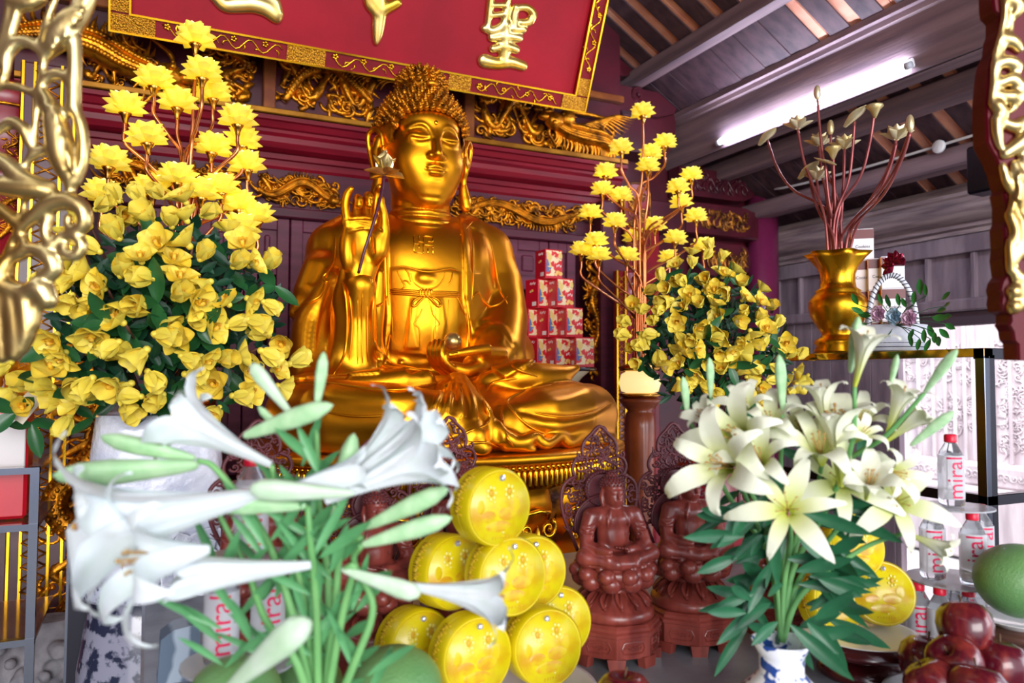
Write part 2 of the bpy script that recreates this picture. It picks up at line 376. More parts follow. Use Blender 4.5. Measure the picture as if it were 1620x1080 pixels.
struct('trim_2', MB().box((XL, WY-.19, zc1), (XR, WY+.1, zc1+.028), bev=.004), mat('gilded_moulding', 'b07a1c', '8c5812', rough=.4, metal=.6, scale=9))
# upper frieze board and its frame
zf0, zf1 = zc1+.028, 3.06
b = MB().box((XL, WY-.10, zf0), (XR, WY+.1, 4.2)); struct('wall_frieze', b, red_dark)
fr = mat('brown_gilded_frame', '8c4f20', '6e3418', rough=.4, metal=.3, scale=9)
b = MB(); pz = zf1
for px_ in (425, 741, 117):
    X = PY(px_, 180, WY-.13)[0]; b.box((X-.03, WY-.15, zf0), (X+.03, WY-.1, pz), bev=.005)
b.box((XL, WY-.15, pz-.03), (XR, WY-.1, pz+.01), bev=.005); struct('trim_3', b, fr)
# lower frieze board (dark) behind the dragon band and the head rail of the doors
struct('trim_4', MB().box((XL, WY-.03, 2.2), (XR, WY+.1, zc0-.015)), red_wall)
struct('trim_5', MB().box((XL, WY-.09, 2.165), (XR-.12, WY+.1, 2.215), bev=.006), red_wall)
# doors with balustered openings
doorm = mat('door_lacquer', '74304a', '5c2339', rough=.5, scale=4, stretch=(1, 1, 6))
def door(n, xa, xb):
    y = WY; z1 = 2.165; b = MB(); st = .06
    b.box((xa, y-.05, .9), (xa+st, y, z1), bev=.004); b.box((xb-st, y-.05, .9), (xb, y, z1), bev=.004)
    for (za, zb) in ((z1-.06, z1), (1.88, 1.96), (1.36, 1.44), (.9, .98)): b.box((xa+st, y-.048, za), (xb-st, y, zb), bev=.003)
    for (za, zb) in ((1.96, z1-.06), (.98, 1.36)):
        b.box((xa+st, y-.03, za), (xb-st, y, zb)); b.box((xa+st+.03, y-.042, za+.025), (xb-st-.03, y-.02, zb-.025), bev=.008)
    o = struct('door_%d' % n, b, doorm); nb = max(2, int((xb-xa-2*st)/.05))
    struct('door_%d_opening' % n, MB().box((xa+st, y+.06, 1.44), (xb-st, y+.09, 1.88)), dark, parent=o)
    for k in range(nb):
        X = xa+st+(xb-xa-2*st)*(k+.5)/nb; pr = [(.012, 0), (.012, .05), (.006, .06), (.013, .09), (.015, .14), (.007, .2), (.014, .215), (.007, .23), (.015, .3), (.013, .35), (.006, .38), (.012, .39), (.012, .44)]
        struct('baluster', MB().lathe(pr, 10, (X, y-.02, 1.44)), doorm, True, parent=o)
dx = [PY(q, 400, WY)[0] for q in (333, 392, 460, 530)]
edges = [PY(q, 400, WY)[0] for q in (235, 310, 385, 456, 530, 640, 705, 798, 862, 905)]
for i in range(len(edges)-1): door(i+1, edges[i]+.003, edges[i+1]-.003)
# right jamb of the shrine and the post beyond
xj = PY(925, 480, WY)[0]
struct('trim_6', MB().box((xj+.02, WY-.16, 0), (xj+.2, WY+.1, 2.42), bev=.01), red_wall)
# recess between the shrine and the corner column
struct('wall_recess', MB().box((XR, 4.3, 0), (4.25, 4.4, 3.9)), red_dark)
# corner column
cx, cy = PY(1207, 450, 4.22)[:2]
struct('column', MB().lathe([(.11, 0), (.11, 2.9)], 32, (cx, cy, 0)), mat('column_lacquer', '6d1f44', '5a1a38', rough=.3, scale=3, coat=.4), True)
# right wall: moulded head, panelled band, lintel and plank wall
hz = 2.21
prof = [(0, hz-.02), (.03, hz-.02), (.03, hz+.01), (.05, hz+.02), (.05, hz+.045), (.07, hz+.05), (.11, hz+.075), (.135, hz+.11), (.14, hz+.145), (.12, hz+.175), (.13, hz+.185), (.13, hz+.205), (.115, hz+.21), (.105, hz+.245), (.085, hz+.262), (0, hz+.265)]
struct('trim_7', extr(prof, .4, 4.32, RX, 'y'), woodg, True, 35)
b = MB().box((RX+.01, .4, 1.76), (RX+.08, 4.3, 2.47)); struct('wall_right', b, woodp)
b = MB(); b.box((RX-.03, .4, 2.09), (RX+.02, 4.3, 2.2), bev=.004); b.box((RX-.045, .4, 1.76), (RX+.02, 4.3, 1.83), bev=.01)
ys = [PX(q, 470, RX)[1] for q in (1232, 1268, 1305, 1345, 1400, 1470, 1543, 1640)]
for i, q in enumerate(ys): b.box((RX-.02, q-.012, 1.83), (RX+.02, q+.012, 2.09), bev=.003)
struct('trim_8', b, woodp)
b = MB(); yk = PX(1422, 620, RX)[1]; y = 4.3; k = 0
while y > yk+.02:
    yy = max(yk, y-.16); b.box((RX, yy+.002, 0), (RX+.05+.004*(k % 2), y-.002, 1.76), bev=.003); y = yy; k += 1
struct('wall_plank', b, woodp)
struct('trim_9', MB().box((RX-.01, .4, 1.68), (RX+.06, yk, 1.76), bev=.004), mat('dark_lintel', '4a3a42', rough=.6))
# beyond the opening: carved door leaves of the facing building, plinth
b = MB(); OXX = 6.0
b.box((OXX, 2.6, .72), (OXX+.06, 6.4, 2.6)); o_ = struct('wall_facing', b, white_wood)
b = MB()
for q in (1412, 1432, 1455, 1478, 1497, 1512, 1528, 1542, 1573, 1600): yy = PX(q, 600, OXX)[1]; b.box((OXX-.03, yy-.012, .72), (OXX, yy+.012, 2.4), bev=.004)
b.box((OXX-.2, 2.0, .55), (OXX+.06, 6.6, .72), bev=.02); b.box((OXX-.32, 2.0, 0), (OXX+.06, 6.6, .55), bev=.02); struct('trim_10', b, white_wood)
b = MB(); rd = random.Random(3)
for q in (1444, 1467, 1488, 1505, 1520, 1535, 1590, 1612):
    c = PX(q, 600, OXX)
    for zz in ((1.1, 1.5) if q < 1560 else (.95, 1.15, 1.35, 1.55)):
        for k in range(14):
            M = Matrix.Translation((OXX-.005, c[1]+rd.uniform(-.035, .035), zz+rd.uniform(-.14, .14)))@Matrix.Rotation(-PI/2, 4, 'Z')
            t = MB(); spiral(t, (0, 0), rd.uniform(.02, .035), rd.random()*6, 1.1, rd.choice((-1, 1)), .007, 0, 5) if k % 2 else flame(t, (0, 0), (rd.uniform(-1, 1), rd.uniform(-1, 1)), .09, .008, 0, .6, 5)
            b.add([M@Vector(p) for p in t.v], t.f)
for k in range(60):
    M = Matrix.Translation((OXX-.2, 2.6+k*.05, .635))@Matrix.Rotation(-PI/2, 4, 'Z'); t = MB(); spiral(t, (0, 0), .035, k*1.7, 1.1, (-1)**k, .009, 0, 5); b.add([M@Vector(p) for p in t.v], t.f)
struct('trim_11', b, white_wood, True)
# ---- roof: clay tiles over dark boards, purlins, the big tie beam
sx0, sx1 = -1.2, RX+.05
def slab(x0, x1, y0, y1, dz, th):
    V = [(x0, y0, roofz(x0)+dz), (x1, y0, roofz(x1)+dz), (x1, y1, roofz(x1)+dz), (x0, y1, roofz(x0)+dz)]; V += [(p[0], p[1], p[2]+th) for p in V]
    return V, [(3, 2, 1, 0), (4, 5, 6, 7), (0, 1, 5, 4), (1, 2, 6, 5), (2, 3, 7, 6), (3, 0, 4, 7)]
b = MB(); y = -3.5; k = 0
while y < 4.6: b.add(*slab(sx0, sx1, y, y+.06, .014+.003*(k % 2), .03)); y += .062; k += 1
struct('ceiling', b, tilem)
b = MB(); y = 2.62-.193*32-.125
bays = ((sx0, 2.80, 4.3), (2.80, 3.2, 3.0), (3.2, 3.98, 3.02), (3.98, sx1, 3.05))
while y < 4.5:
    for (xa, xb, ylim) in bays:
        b.add(*slab(xa, xb, y, y+.118, 0, .011))
        if y+.125 > ylim: b.add(*slab(xa, xb, y+.121, y+.19, .004, .008))
    y += .193
struct('ceiling_boards', b, board)
b = MB()
def purlin(x, z0, w, h, name, m=beamw, y0=-3.5, y1=4.4, bev=.012):
    struct(name, MB().box((x, y0, z0), (x+w, y1, z0+h), bev=bev), m)
purlin(2.74, roofz(2.85)-.05, .1, .1, 'beam_1')
purlin(2.05, roofz(2.15)-.05, .12, .1, 'beam_2')
purlin(1.2, roofz(1.3)-.05, .12, .1, 'beam_3')
purlin(3.52, roofz(3.6)-.09, .12, .12, 'beam_4')
purlin(3.86, roofz(3.98)-.1, .12, .11, 'beam_5')
prof = [(0, 2.80), (.02, 2.80), (.04, 2.83), (.055, 2.9), (.065, 2.98), (.06, 3.05), (.075, 3.06), (.08, 3.085), (.1, 3.09), (.1, 3.125), (0, 3.13)]
m_ = extr([(o, z) for o, z in prof], -3.5, 4.3, 3.22, 'y'); m_.box((3.2, -3.5, 2.80), (3.34, 4.3, 3.1), bev=.01); struct('beam_6', m_, beamw, True, 35)
# gable closing behind the visitor's left and the ridge side
struct('wall_ridge', MB().box((sx0-.1, -3.5, 3.4), (sx0, 4.6, 6.0)), board)
# ---------------------------------------------------------------- gilded carvings on the shrine front
def carving(name, label, x0, z0, W, H, y, fn, m=gold_old, group=None, rot=None, nm='carving'):
    b = MB(); fn(b)
    if rot is not None: b.v = [tuple(rot@Vector(p)) for p in b.v]
    o = b.obj(name, m, None, loc=(x0, y, z0)); tag(o, label, 'carving', group); return o
fx = lambda px_, py_=180, Y=WY-.12: PY(px_, py_, Y)[0]
zf = zf0+.012; fh = pz-zf0-.05
# panel right of the head: scroll clouds with a dragon head
xa, xb = fx(750), fx(975)
def f1(b):
    W = xb-xa; scrolls(b, .0, .0, W*.5, fh, seed=11, dens=1.1, r=.024); scrolls(b, .0, .0, W*.55, fh, y=.012, seed=12, dens=1.3, r=.016); scrolls(b, W*.45, 0, W*.55, fh*.36, seed=5, dens=1.2, r=.015)
    for i in range(4): spiral(b, (.04+.06*(i % 2), .05+.075*i), .035, i*1.4, 1.2, (-1)**i, .011, -.006)
carving('cloud_scroll_carving', 'gilded openwork scroll carving right of the large buddha head, above the red cornice', xa, zf, 1, 1, WY-.115, f1)
dz = PY(900, 200, WY-.16)
def f2(b):
    dragon(b, [(.30, -.10), (.22, -.055), (.10, -.045), (-.02, -.03), (-.10, .0)], .05, seed=4)
    for k in range(12): flame(b, (.0+.02*k, .0), (1, -.35+.09*k), .26, .010, -.01, .5)
    b.ball((-.07, -.06, .045), .018, 10, 6); b.ball((-.04, -.055, .03), (.05, .03, .05), 12, 8)
    b.tube([(.0, 0, .085), (.15, .01, .095), (.27, .01, .085), (.31, .01, .02), (.29, .01, -.07), (.2, .01, -.1)], .012, 8)
carving('dragon_head_carving', 'gilded carved dragon head facing left under the right end of the red plaque', dz[0], dz[2], 1, 1, WY-.16, f2)
# panel behind the left of the head
xa2, xb2 = fx(432), fx(605)
def f3(b):
    W = xb2-xa2; scrolls(b, 0, 0, W, fh, seed=21, dens=1.4, r=.021); scrolls(b, 0, 0, W, fh, y=.012, seed=22, dens=1.7, r=.016)
    dragon(b, [(.05, .05), (.15, fh*.62), (.30, fh*.75), (.42, fh*.5), (W-.06, fh*.32)], .03, seed=2, head=0)
    for k in range(12): flame(b, (.26+.025*k, fh*.55), (.8, .5), .13, .007, -.01, .5)
carving('dragon_cloud_carving', 'gilded dragon and cloud carving in the frame directly left of the large buddha head', xa2, zf, 1, 1, WY-.115, f3)
xa3, xb3 = fx(128), fx(412)
def f4(b):
    W = xb3-xa3; scrolls(b, W*.72, 0.0, W*.26, fh, seed=31, dens=1.4, r=.022); scrolls(b, W*.55, 0.0, W*.43, fh, y=.012, seed=32, dens=1.5, r=.016); scrolls(b, 0, 0, W*.7, fh*.36, seed=35, dens=1.4, r=.017)
def f5(b):
    dragon(b, [(-.45, .02), (-.30, .05), (-.14, .03), (.0, -.03), (.14, -.06)], .06, seed=9)
    for k in range(10): flame(b, (-.25+.035*k, .05), (-.5, .6), .12, .010, -.01, .5)
carving('scroll_carving', 'gilded scroll carving in the left frame behind the upper lotus lamps', xa3, zf, 1, 1, WY-.115, f4)
d5 = PY(205, 95, WY-.17); carving('dragon_carving', 'gilded scaly dragon carved under the left corner of the red plaque', d5[0], d5[2], 1, 1, WY-.17, f5)
# lower dragon bands above the doors
lz0, lz1 = 2.225, 2.405
def band(pxa, pxb, seed, flip):
    a, c = PY(pxa, 320, WY-.06)[0], PY(pxb, 320, WY-.06)[0]; W = c-a; H = lz1-lz0
    def fn(b):
        scrolls(b, .02, .01, W-.04, H*.9, seed=seed, dens=1.0, r=.015); scrolls(b, .01, .0, W-.02, H*.95, y=.01, seed=seed+40, dens=1.2, r=.010)
        P = [(W*t, H*(.5+.22*math.sin(t*9+seed))) for t in np.linspace(.06, .86, 9)]
        if flip: P = [(W-p[0], p[1]) for p in P]
        dragon(b, P, .026, seed=seed)
        for k in range(26):
            x = W*(.04+.92*random.random()); flame(b, (x, H*random.uniform(.2, .7)), (random.choice((-1, 1)), random.uniform(-.3, .5)), .10, .008, -.012, .5)
    return a, fn
a_, fn_ = band(398, 545, 3, False); carving('dragon_band_carving', 'gilded running dragon carving above the doors left of the raised hand', a_, lz0, 1, 1, WY-.055, fn_)
a_, fn_ = band(712, 925, 8, True); carving('dragon_band_carving', 'gilded running dragon carving above the doors right of the large buddha neck', a_, lz0, 1, 1, WY-.055, fn_)
a_, fn_ = band(150, 392, 6, False); carving('dragon_band_carving', 'gilded dragon and cloud carving above the doors behind the left lotus lamp', a_, lz0, 1, 1, WY-.055, fn_)
# carved side bracket right of the doors (vertical)
c0 = PY(925, 400, WY-.10); z_lo = PY(925, 600, WY-.1)[2]
def f6(b):
    H = c0[2]-z_lo+.12; scrolls(b, -.1, 0, .14, H, seed=13, dens=1.15, r=.013)
    dragon(b, [(-.03, H*.95), (.02, H*.75), (-.05, H*.55), (.0, H*.35), (-.06, H*.15)], .022, seed=5)
carving('dragon_bracket_carving', 'tall gilded dragon bracket on the post right of the stacked red boxes', xj+.03, z_lo, 1, 1, WY-.1, f6)
# gilded lattice pilaster between the post and the lamp
c1 = PY(1000, 600, WY-.35); PZ_ = c1[2]
def pil(b):
    b.box((-.06, 0, -.9), (.06, .03, .55), bev=.006)
carv = thing('gilded_pilaster', (c1[0], WY-.3, c1[2]), 'red pilaster with gilded lattice strips behind the right lotus lamp', 'pilaster')
b = MB(); b.box((-.075, 0, -PZ_), (.2, .03, .62), bev=.006); b.obj('board', red_lac, carv)
b = MB(); b.box((-.075, -.012, -1.0), (-.065, 0, .62)); b.box((-.02, -.012, -1.0), (-.01, 0, .62)); b.obj('gilded_edge', gold_bright, carv, False)
b = MB()
for k in range(44):
    z = -.95+k*.035
    b.tube([(-.064, -.006, z), (-.021, -.006, z+.035)], .0028, 5); b.tube([(-.021, -.006, z), (-.064, -.006, z+.035)], .0028, 5)
b.obj('gilded_lattice', gold_old, carv); b = MB()
for k in range(18): spiral(b, (.04, .09*k-.9), .022, k*1.3, 1.1, (-1)**k, .006, -.004); flame(b, (.05, .09*k-.88), (.3, 1), .06, .006, -.004, .8)
b.obj('gilded_scrolls', gold_old, carv)
# mirror-like arched panel with gilt openwork above
b = MB(); ap = PY(1020, 330, WY-.28)
carv2 = thing('arched_panel', (ap[0], WY-.2, ap[2]), 'small arched red panel with gilded openwork behind the middle of the right lotus lamp', 'panel')
out = [(-.09, -.2), (.09, -.2), (.09, .1)]+[(.09*math.cos(t), .1+.07*math.sin(t)) for t in np.linspace(.2, PI-.2, 9)]+[(-.09, .1)]
MB().prism(out, 0, .02).obj('panel_board', red_lac, carv2, False)
b = MB(); b.tube([(p[0], -.004, p[1]) for p in out+[out[0]]], .006, 6); scrolls(b, -.08, -.16, .16, .28, seed=44, dens=1.2, r=.007); b.obj('openwork', gold_dim, carv2)
# ---------------------------------------------------------------- the great plaque, leaning forward
pn = Vector((0, .912, .411)).normalized(); pc = PY(922, 178, 3.62); pcn = float(Vector(tuple(pc))@pn)
PQ = lambda x, y: PP(x, y, tuple(pn), pcn)
ux = Vector((1, 0, 0)); uz_ = Vector((0, -pn.z, pn.y)); org = Vector(tuple(PQ(922, 178)))
def PL(x, y): p = Vector(tuple(PQ(x, y)))-org; return p@ux, p@uz_
Mp = Matrix((ux, -(-pn), uz_)).transposed().to_4x4(); Mp = Matrix((tuple(ux), tuple(pn), tuple(uz_))).transposed().to_4x4()
plq = thing('name_plaque', org, 'great red plaque with gilded frame and raised gold characters hanging above the statue', 'plaque'); plq.rotation_euler = Mp.to_euler()
Wp = -PL(172, 38)[0]; Hp = 1.15; fwid = .085
MB().box((-Wp+.02, .0, .02), (-.02, .035, Hp-.02)).obj('plaque_board', red_panel, plq, False)
b = MB()
def mitre(b, w, y0, y1, ins=0):
    W0, H0 = Wp-2*ins, Hp-2*ins; o = [(-W0-ins, ins), (-ins, ins), (-ins, H0+ins), (-W0-ins, H0+ins)]; i_ = [(-W0-ins+w, ins+w), (-ins-w, ins+w), (-ins-w, H0+ins-w), (-W0-ins+w, H0+ins-w)]
    for k in range(4):
        q = [o[k], o[(k+1) % 4], i_[(k+1) % 4], i_[k]]; b.prism(q, y0, y1)
mitre(b, fwid, -.02, 0); b.obj('frame', mat('frame_red', '8c0c1c', '700a16', rough=.5, scale=5, spec=.25), plq, False)
b = MB(); mitre(b, .008, -.034, -.018); mitre(b, .008, -.034, -.018, fwid-.008); b.obj('frame_beading', gold_bright, plq, False)
dia = mat('gilded_lattice_ground', 'e3ad2c', '9a6414', rough=.35, metal=.8, scale=150, kind='vor', contrast=(.15, .5), bump=.4)
segs = [('b', -Wp+.0, -Wp+.30), ('b', -1.42, -1.27), ('b', -.86, -.70), ('b', -.22, 0)]
for s0, s1 in [(PL(172, 38)[0], PL(248, 56)[0]), (PL(450, 90)[0], PL(514, 104)[0]), (PL(706, 122)[0], PL(744, 132)[0]), (PL(884, 160)[0], 0)]:
    MB().box((s0+.006, -.028, .008), (s1-.006, -.018, fwid-.008)).obj('lattice_panel', dia, plq, False)
MB().box((-fwid+.008, -.028, fwid), (-.008, -.018, fwid+.09)).obj('lattice_panel', dia, plq, False); MB().box((-Wp+.008, -.028, fwid), (-Wp+fwid-.008, -.018, fwid+.3)).obj('lattice_panel', dia, plq, False)
def vine(b, x0, x1, z, h, seed):
    rd = random.Random(seed); n = 30; P = [(x0+(x1-x0)*i/n, -.024, z+h*.28*math.sin(i*.9+seed)) for i in range(n+1)]; b.tube(P, .0035, 5)
    for i in range(int((x1-x0)/.045)):
        x = x0+.02+i*.045; zz = z+h*.22*math.sin(i*2.1+seed)
        if i % 3 == 0:
            for k in range(5): a = k*1.257; b.ball((x+.009*math.cos(a), -.025, zz+.009*math.sin(a)), (.007, .004, .007), 6, 4)
        else: flame(b, (x, zz), (rd.uniform(-.4, 1), rd.uniform(-1, 1)), .034, .0045, -.022, .6, 5)
b = MB()
for (p0, p1, q0, q1, sd) in ((252, 56, 448, 92, 1), (518, 100, 704, 126, 2), (748, 132, 882, 160, 3)): vine(b, PL(p0, p1)[0]+.01, PL(q0, q1)[0]-.01, fwid/2, fwid, sd)
t = MB(); vine(t, .0, .55, 0, fwid, 7); b.add([(-fwid/2+p[2], p[1], fwid+.12+p[0]) for p in t.v], t.f); b.obj('frame_vine', gold_bright, plq)
# raised characters (only their lower parts hang into view)
def glyph(strokes, thick=.02):
    lo = np.array([min(p[0] for s_ in strokes for p in s_)-.06, -.05, min(p[1] for s_ in strokes for p in s_)-.06]); hi = np.array([max(p[0] for s_ in strokes for p in s_)+.06, .03, max(p[1] for s_ in strokes for p in s_)+.06])
    G = Vol(lo, hi, .0045)
    for s_ in strokes:
        P = np.array([(p[0], 0, p[1]) for p in s_]); R = np.array([p[2] for p in s_]); P[:, 1] = 0
        sl, g = G.sub(G.lo, hi); d = None
        if len(P) > 1: q = spline(np.hstack([P, R[:, None]]), 4); P, R = q[:, :3], q[:, 3]
        for i in range(max(1, len(P)-1)):
            j = min(i+1, len(P)-1); ba = P[j]-P[i]; L2 = ba@ba+1e-9; tt = np.clip(((g[0]-P[i][0])*ba[0]+(g[2]-P[i][2])*ba[2])/L2, 0, 1)
            rr = R[i]+(R[j]-R[i])*tt; e = np.sqrt((g[0]-P[i][0]-tt*ba[0])**2+(g[2]-P[i][2]-tt*ba[2])**2+(g[1]*rr/thick)**2)-rr; d = e if d is None else np.minimum(d, e)
        G.comb(sl, d, .008, 'add')
    G.smooth(1); return G
pr = lambda x, y, r: (*PL(x, y), r)
k_ = .0040
chars = [
 ([[pr(765, 96, 9*k_), pr(785, 100, 8*k_), pr(806, 98, 8*k_), pr(826, 104, 7*k_)], [pr(778, 77, 5*k_), pr(798, 73, 6*k_), pr(815, 78, 6*k_)], [pr(798, 40, 8*k_), pr(797, 70, 9*k_), pr(797, 98, 8*k_)], [pr(776, 60, 5*k_), pr(800, 57, 7*k_), pr(820, 60, 6*k_)], [pr(765, 45, 5*k_), pr(780, 48, 6*k_), pr(800, 38, 6*k_)],
   [pr(776, -5, 5*k_), pr(773, 20, 5*k_), pr(770, 42, 4*k_)], [pr(804, -5, 4*k_), pr(800, 15, 5*k_), pr(796, 38, 5*k_)], [pr(778, 8, 3.5*k_), pr(796, 8, 4*k_)], [pr(776, 24, 3.5*k_), pr(796, 22, 4*k_)], [pr(814, 12, 5*k_), pr(812, 28, 6*k_), pr(812, 44, 6*k_)], [pr(816, 12, 4.5*k_), pr(832, 12, 5*k_), pr(842, 22, 6*k_), pr(836, 34, 6*k_), pr(822, 36, 5*k_)], [pr(808, 46, 5*k_), pr(826, 46, 6*k_)]], 'raised gold character near the plaque\'s right end'),
 ([[pr(598, -20, 10*k_), pr(600, 10, 9*k_), pr(598, 40, 8*k_), pr(596, 58, 6*k_), pr(594, 68, 3*k_)], [pr(586, -6, 8*k_), pr(598, 14, 9*k_), pr(612, 12, 7*k_), pr(628, 4, 6*k_)], [pr(580, -8, 6*k_), pr(584, 8, 6*k_), pr(594, 22, 5*k_)]], 'lower part of a raised gold character at the plaque\'s middle'),
 ([[pr(342, -6, 8*k_), pr(356, 8, 8*k_), pr(376, 8, 9*k_), pr(400, 8, 9*k_), pr(420, 14, 9*k_), pr(436, 26, 8*k_)], [pr(400, -8, 7*k_), pr(428, 0, 9*k_), pr(440, 20, 6*k_)]], 'lower sweep of a raised gold character near the plaque\'s left end')]
for st_, lb in chars:
    G = glyph(st_); o = link('raised_character', G.mesh('raised_character', gold_pale, (0, .004, 0)), plq); o.location = (0, -.004, 0); o['label'] = lb
# ---------------------------------------------------------------- carved beam ends right of the shrine
def beam_end(lbl, x0, x1, z0, z1, y, m=red_dark, seed=1, gm=gold_dim, dens=1):
    t = thing('carved_beam_end', (x0, y, z0), lbl, 'beam'); W, H = x1-x0, z1-z0
    out = [(0, 0), (W*.72, 0), (W*.86, H*.06), (W*.95, H*.2), (W, H*.45), (W*.98, H*.72), (W*.93, H*.93), (W*.85, H), (0, H)]
    MB().prism(out, 0, .12).obj('timber', m, t, False)
    b = MB(); scrolls(b, W*.1, H*.1, W*.82, H*.8, y=0, seed=seed, dens=dens, r=H*.055)
    for k in range(9): flame(b, (W*(.15+.085*k), H*.2), (.2, 1), H*.55, H*.045, -.004, .7)
    b.obj('relief', gm, t); return t
q = lambda x, y, Y: PY(x, y, Y)
for (xl, xr, yt, yb, Y, lb, sd, gm) in ((1075, 1196, 262, 322, 4.16, 'dark red carved beam end highest of the three beside the corner column', 1, red_dark), (1085, 1196, 318, 378, 4.15, 'carved beam end with gilded fronds, middle of the three beside the corner column', 2, gold_dim), (1110, 1188, 382, 440, 4.14, 'gilded scroll bracket lowest under the beam ends beside the corner column', 3, gold_dim)):
    a, c = q(xl, yt, Y), q(xr, yb, Y); beam_end(lb, a[0], c[0], c[2], a[2], Y, seed=sd, gm=gm)
struct('trim_12', MB().box((XR-.02, 4.16, 2.35), (RX-.2, 4.3, 2.55), bev=.01), red_dark)
b = MB()
for (xl, xr, yt, yb, Y) in ((925, 1072, 122, 190, 4.05), (900, 1012, 55, 125, 4.06), (985, 1070, 142, 250, 4.1)):
    a, c = q(xl, yt, Y), q(xr, yb, Y); W, H = c[0]-a[0], a[2]-c[2]
    out = [(0, 0), (W*.8, 0), (W*.97, H*.25), (W, H*.6), (W*.9, H*.95), (0, H)]; b.prism([(a[0]+u, c[2]+v) for u, v in out], Y, Y+.2)
for c_ in ((1010, 150), (960, 95), (975, 150), (1030, 175)):
    p = q(*c_, 4.04); spiral(b, (p[0], p[2]), .05, 1, 1.2, 1, .013, 4.05)
struct('trim_13', b, red_dark, True, 40)
struct('trim_14', MB().box((XR, 4.12, 0), (XR+.45, 4.3, 2.4), bev=.01), red_lac)
# ---------------------------------------------------------------- the great gilded statue
BX = .965; BO = (BX, 2.8, 1.148)
buddha = thing('seated_buddha_statue', BO, 'large gilded seated buddha statue raising one hand, on the golden lotus throne in the middle', 'statue')
B3 = lambda pts: [PY(p[0], p[1], p[2]) for p in pts]
def st(V, pts, k=.03, op='add', sp=0): V.stroke(B3(pts), [p[3] for p in pts], k, op, sp)
HB = .0056
V = Vol((.2, 2.08, 1.1), (1.72, 3.3, 2.12), HB)
# torso, shoulders, belly
V.ell(PY(668, 485, 2.95), (.27, .21, .35), .04); V.ell(PY(666, 422, 2.92), (.29, .20, .19), .06); V.ell(PY(672, 505, 2.90), (.235, .19, .28), .08)
st(V, [(534, 398, 2.97, .1), (560, 380, 2.96, .1), (662, 382, 2.96, .1), (735, 382, 2.96, .1), (768, 400, 2.97, .095)], .05)
V.ell(PY(666, 384, 2.94), (.16, .13, .09), .06)
V.ell(PY(690, 560, 3.0), (.42, .26, .2), .05)
# arm on the left, sleeve and hanging drape
st(V, [(534, 400, 2.96, .1), (520, 450, 2.9, .1), (512, 500, 2.86, .1), (515, 560, 2.84, .12), (522, 610, 2.8, .13)], .04)
st(V, [(508, 430, 2.86, .06), (492, 465, 2.84, .055), (474, 488, 2.82, .025), (464, 496, 2.81, .008)], .025)
st(V, [(570, 452, 2.62, .045), (566, 500, 2.66, .052), (562, 560, 2.68, .06), (562, 610, 2.7, .08)], .02)
st(V, [(548, 432, 2.66, .016), (542, 480, 2.67, .03), (540, 540, 2.68, .03), (530, 600, 2.66, .035)], .02, sp=4)
st(V, [(600, 432, 2.68, .01), (594, 480, 2.7, .025), (590, 540, 2.7, .026), (604, 580, 2.68, .03), (650, 596, 2.62, .035)], .015, sp=4)
st(V, [(524, 440, 2.78, .02), (505, 480, 2.76, .03), (490, 520, 2.76, .05), (490, 590, 2.72, .06)], .03, sp=4)
# arm on the right
st(V, [(768, 402, 2.97, .095), (786, 450, 2.93, .095), (795, 500, 2.86, .09)], .04)
st(V, [(795, 495, 2.85, .075), (803, 512, 2.84, .045)], .02)
st(V, [(790, 520, 2.82, .1), (785, 560, 2.72, .1), (778, 580, 2.62, .065)], .03)
st(V, [(790, 560, 2.72, .08), (812, 585, 2.68, .05), (850, 600, 2.6, .02), (880, 602, 2.56, .01)], .02, sp=4)
# legs, knees and lap
V.ell(PY(695, 650, 2.66), (.52, .42, .13), .05)
st(V, [(600, 625, 2.85, .13), (520, 640, 2.68, .115), (475, 648, 2.52, .1)], .05)
st(V, [(778, 620, 2.85, .13), (870, 640, 2.68, .115), (926, 655, 2.5, .11)], .05)
st(V, [(472, 655, 2.5, .092), (540, 652, 2.34, .098), (620, 655, 2.24, .094), (700, 665, 2.2, .085)], .04)
st(V, [(800, 672, 2.24, .075), (850, 660, 2.27, .1), (900, 655, 2.36, .112), (930, 655, 2.46, .11)], .025)
st(V, [(770, 606, 2.42, .04), (830, 596, 2.38, .05), (885, 592, 2.4, .035), (905, 586, 2.42, .02), (913, 581, 2.42, .014)], .02, sp=4)
st(V, [(560, 612, 2.46, .04), (640, 602, 2.42, .045), (672, 600, 2.42, .035)], .02)
V.ell(PY(560, 690, 2.6), (.26, .36, .05), .04); V.ell(PY(840, 690, 2.6), (.3, .36, .045), .04); V.ell(PY(700, 695, 2.45), (.46, .30, .04), .04)
# central cloth falling between the legs with pleats
st(V, [(722, 612, 2.36, .05), (735, 650, 2.22, .06), (745, 690, 2.14, .05), (760, 708, 2.12, .03)], .03)
st(V, [(722, 612, 2.3, .02), (762, 650, 2.18, .03), (792, 690, 2.14, .03), (840, 712, 2.14, .02)], .03)
# flatten the underside
sl, g = V.sub((.2, 2, 1.05), (1.75, 3.4, 1.2)); V.D[sl] = np.maximum(V.D[sl], BO[2]-.001-g[2])
V.smooth(2)
V.line = lambda P, w, amp, **k: Vol.line(V, P, max(w*1.15, 1.35*HB), amp*1.35, **k)
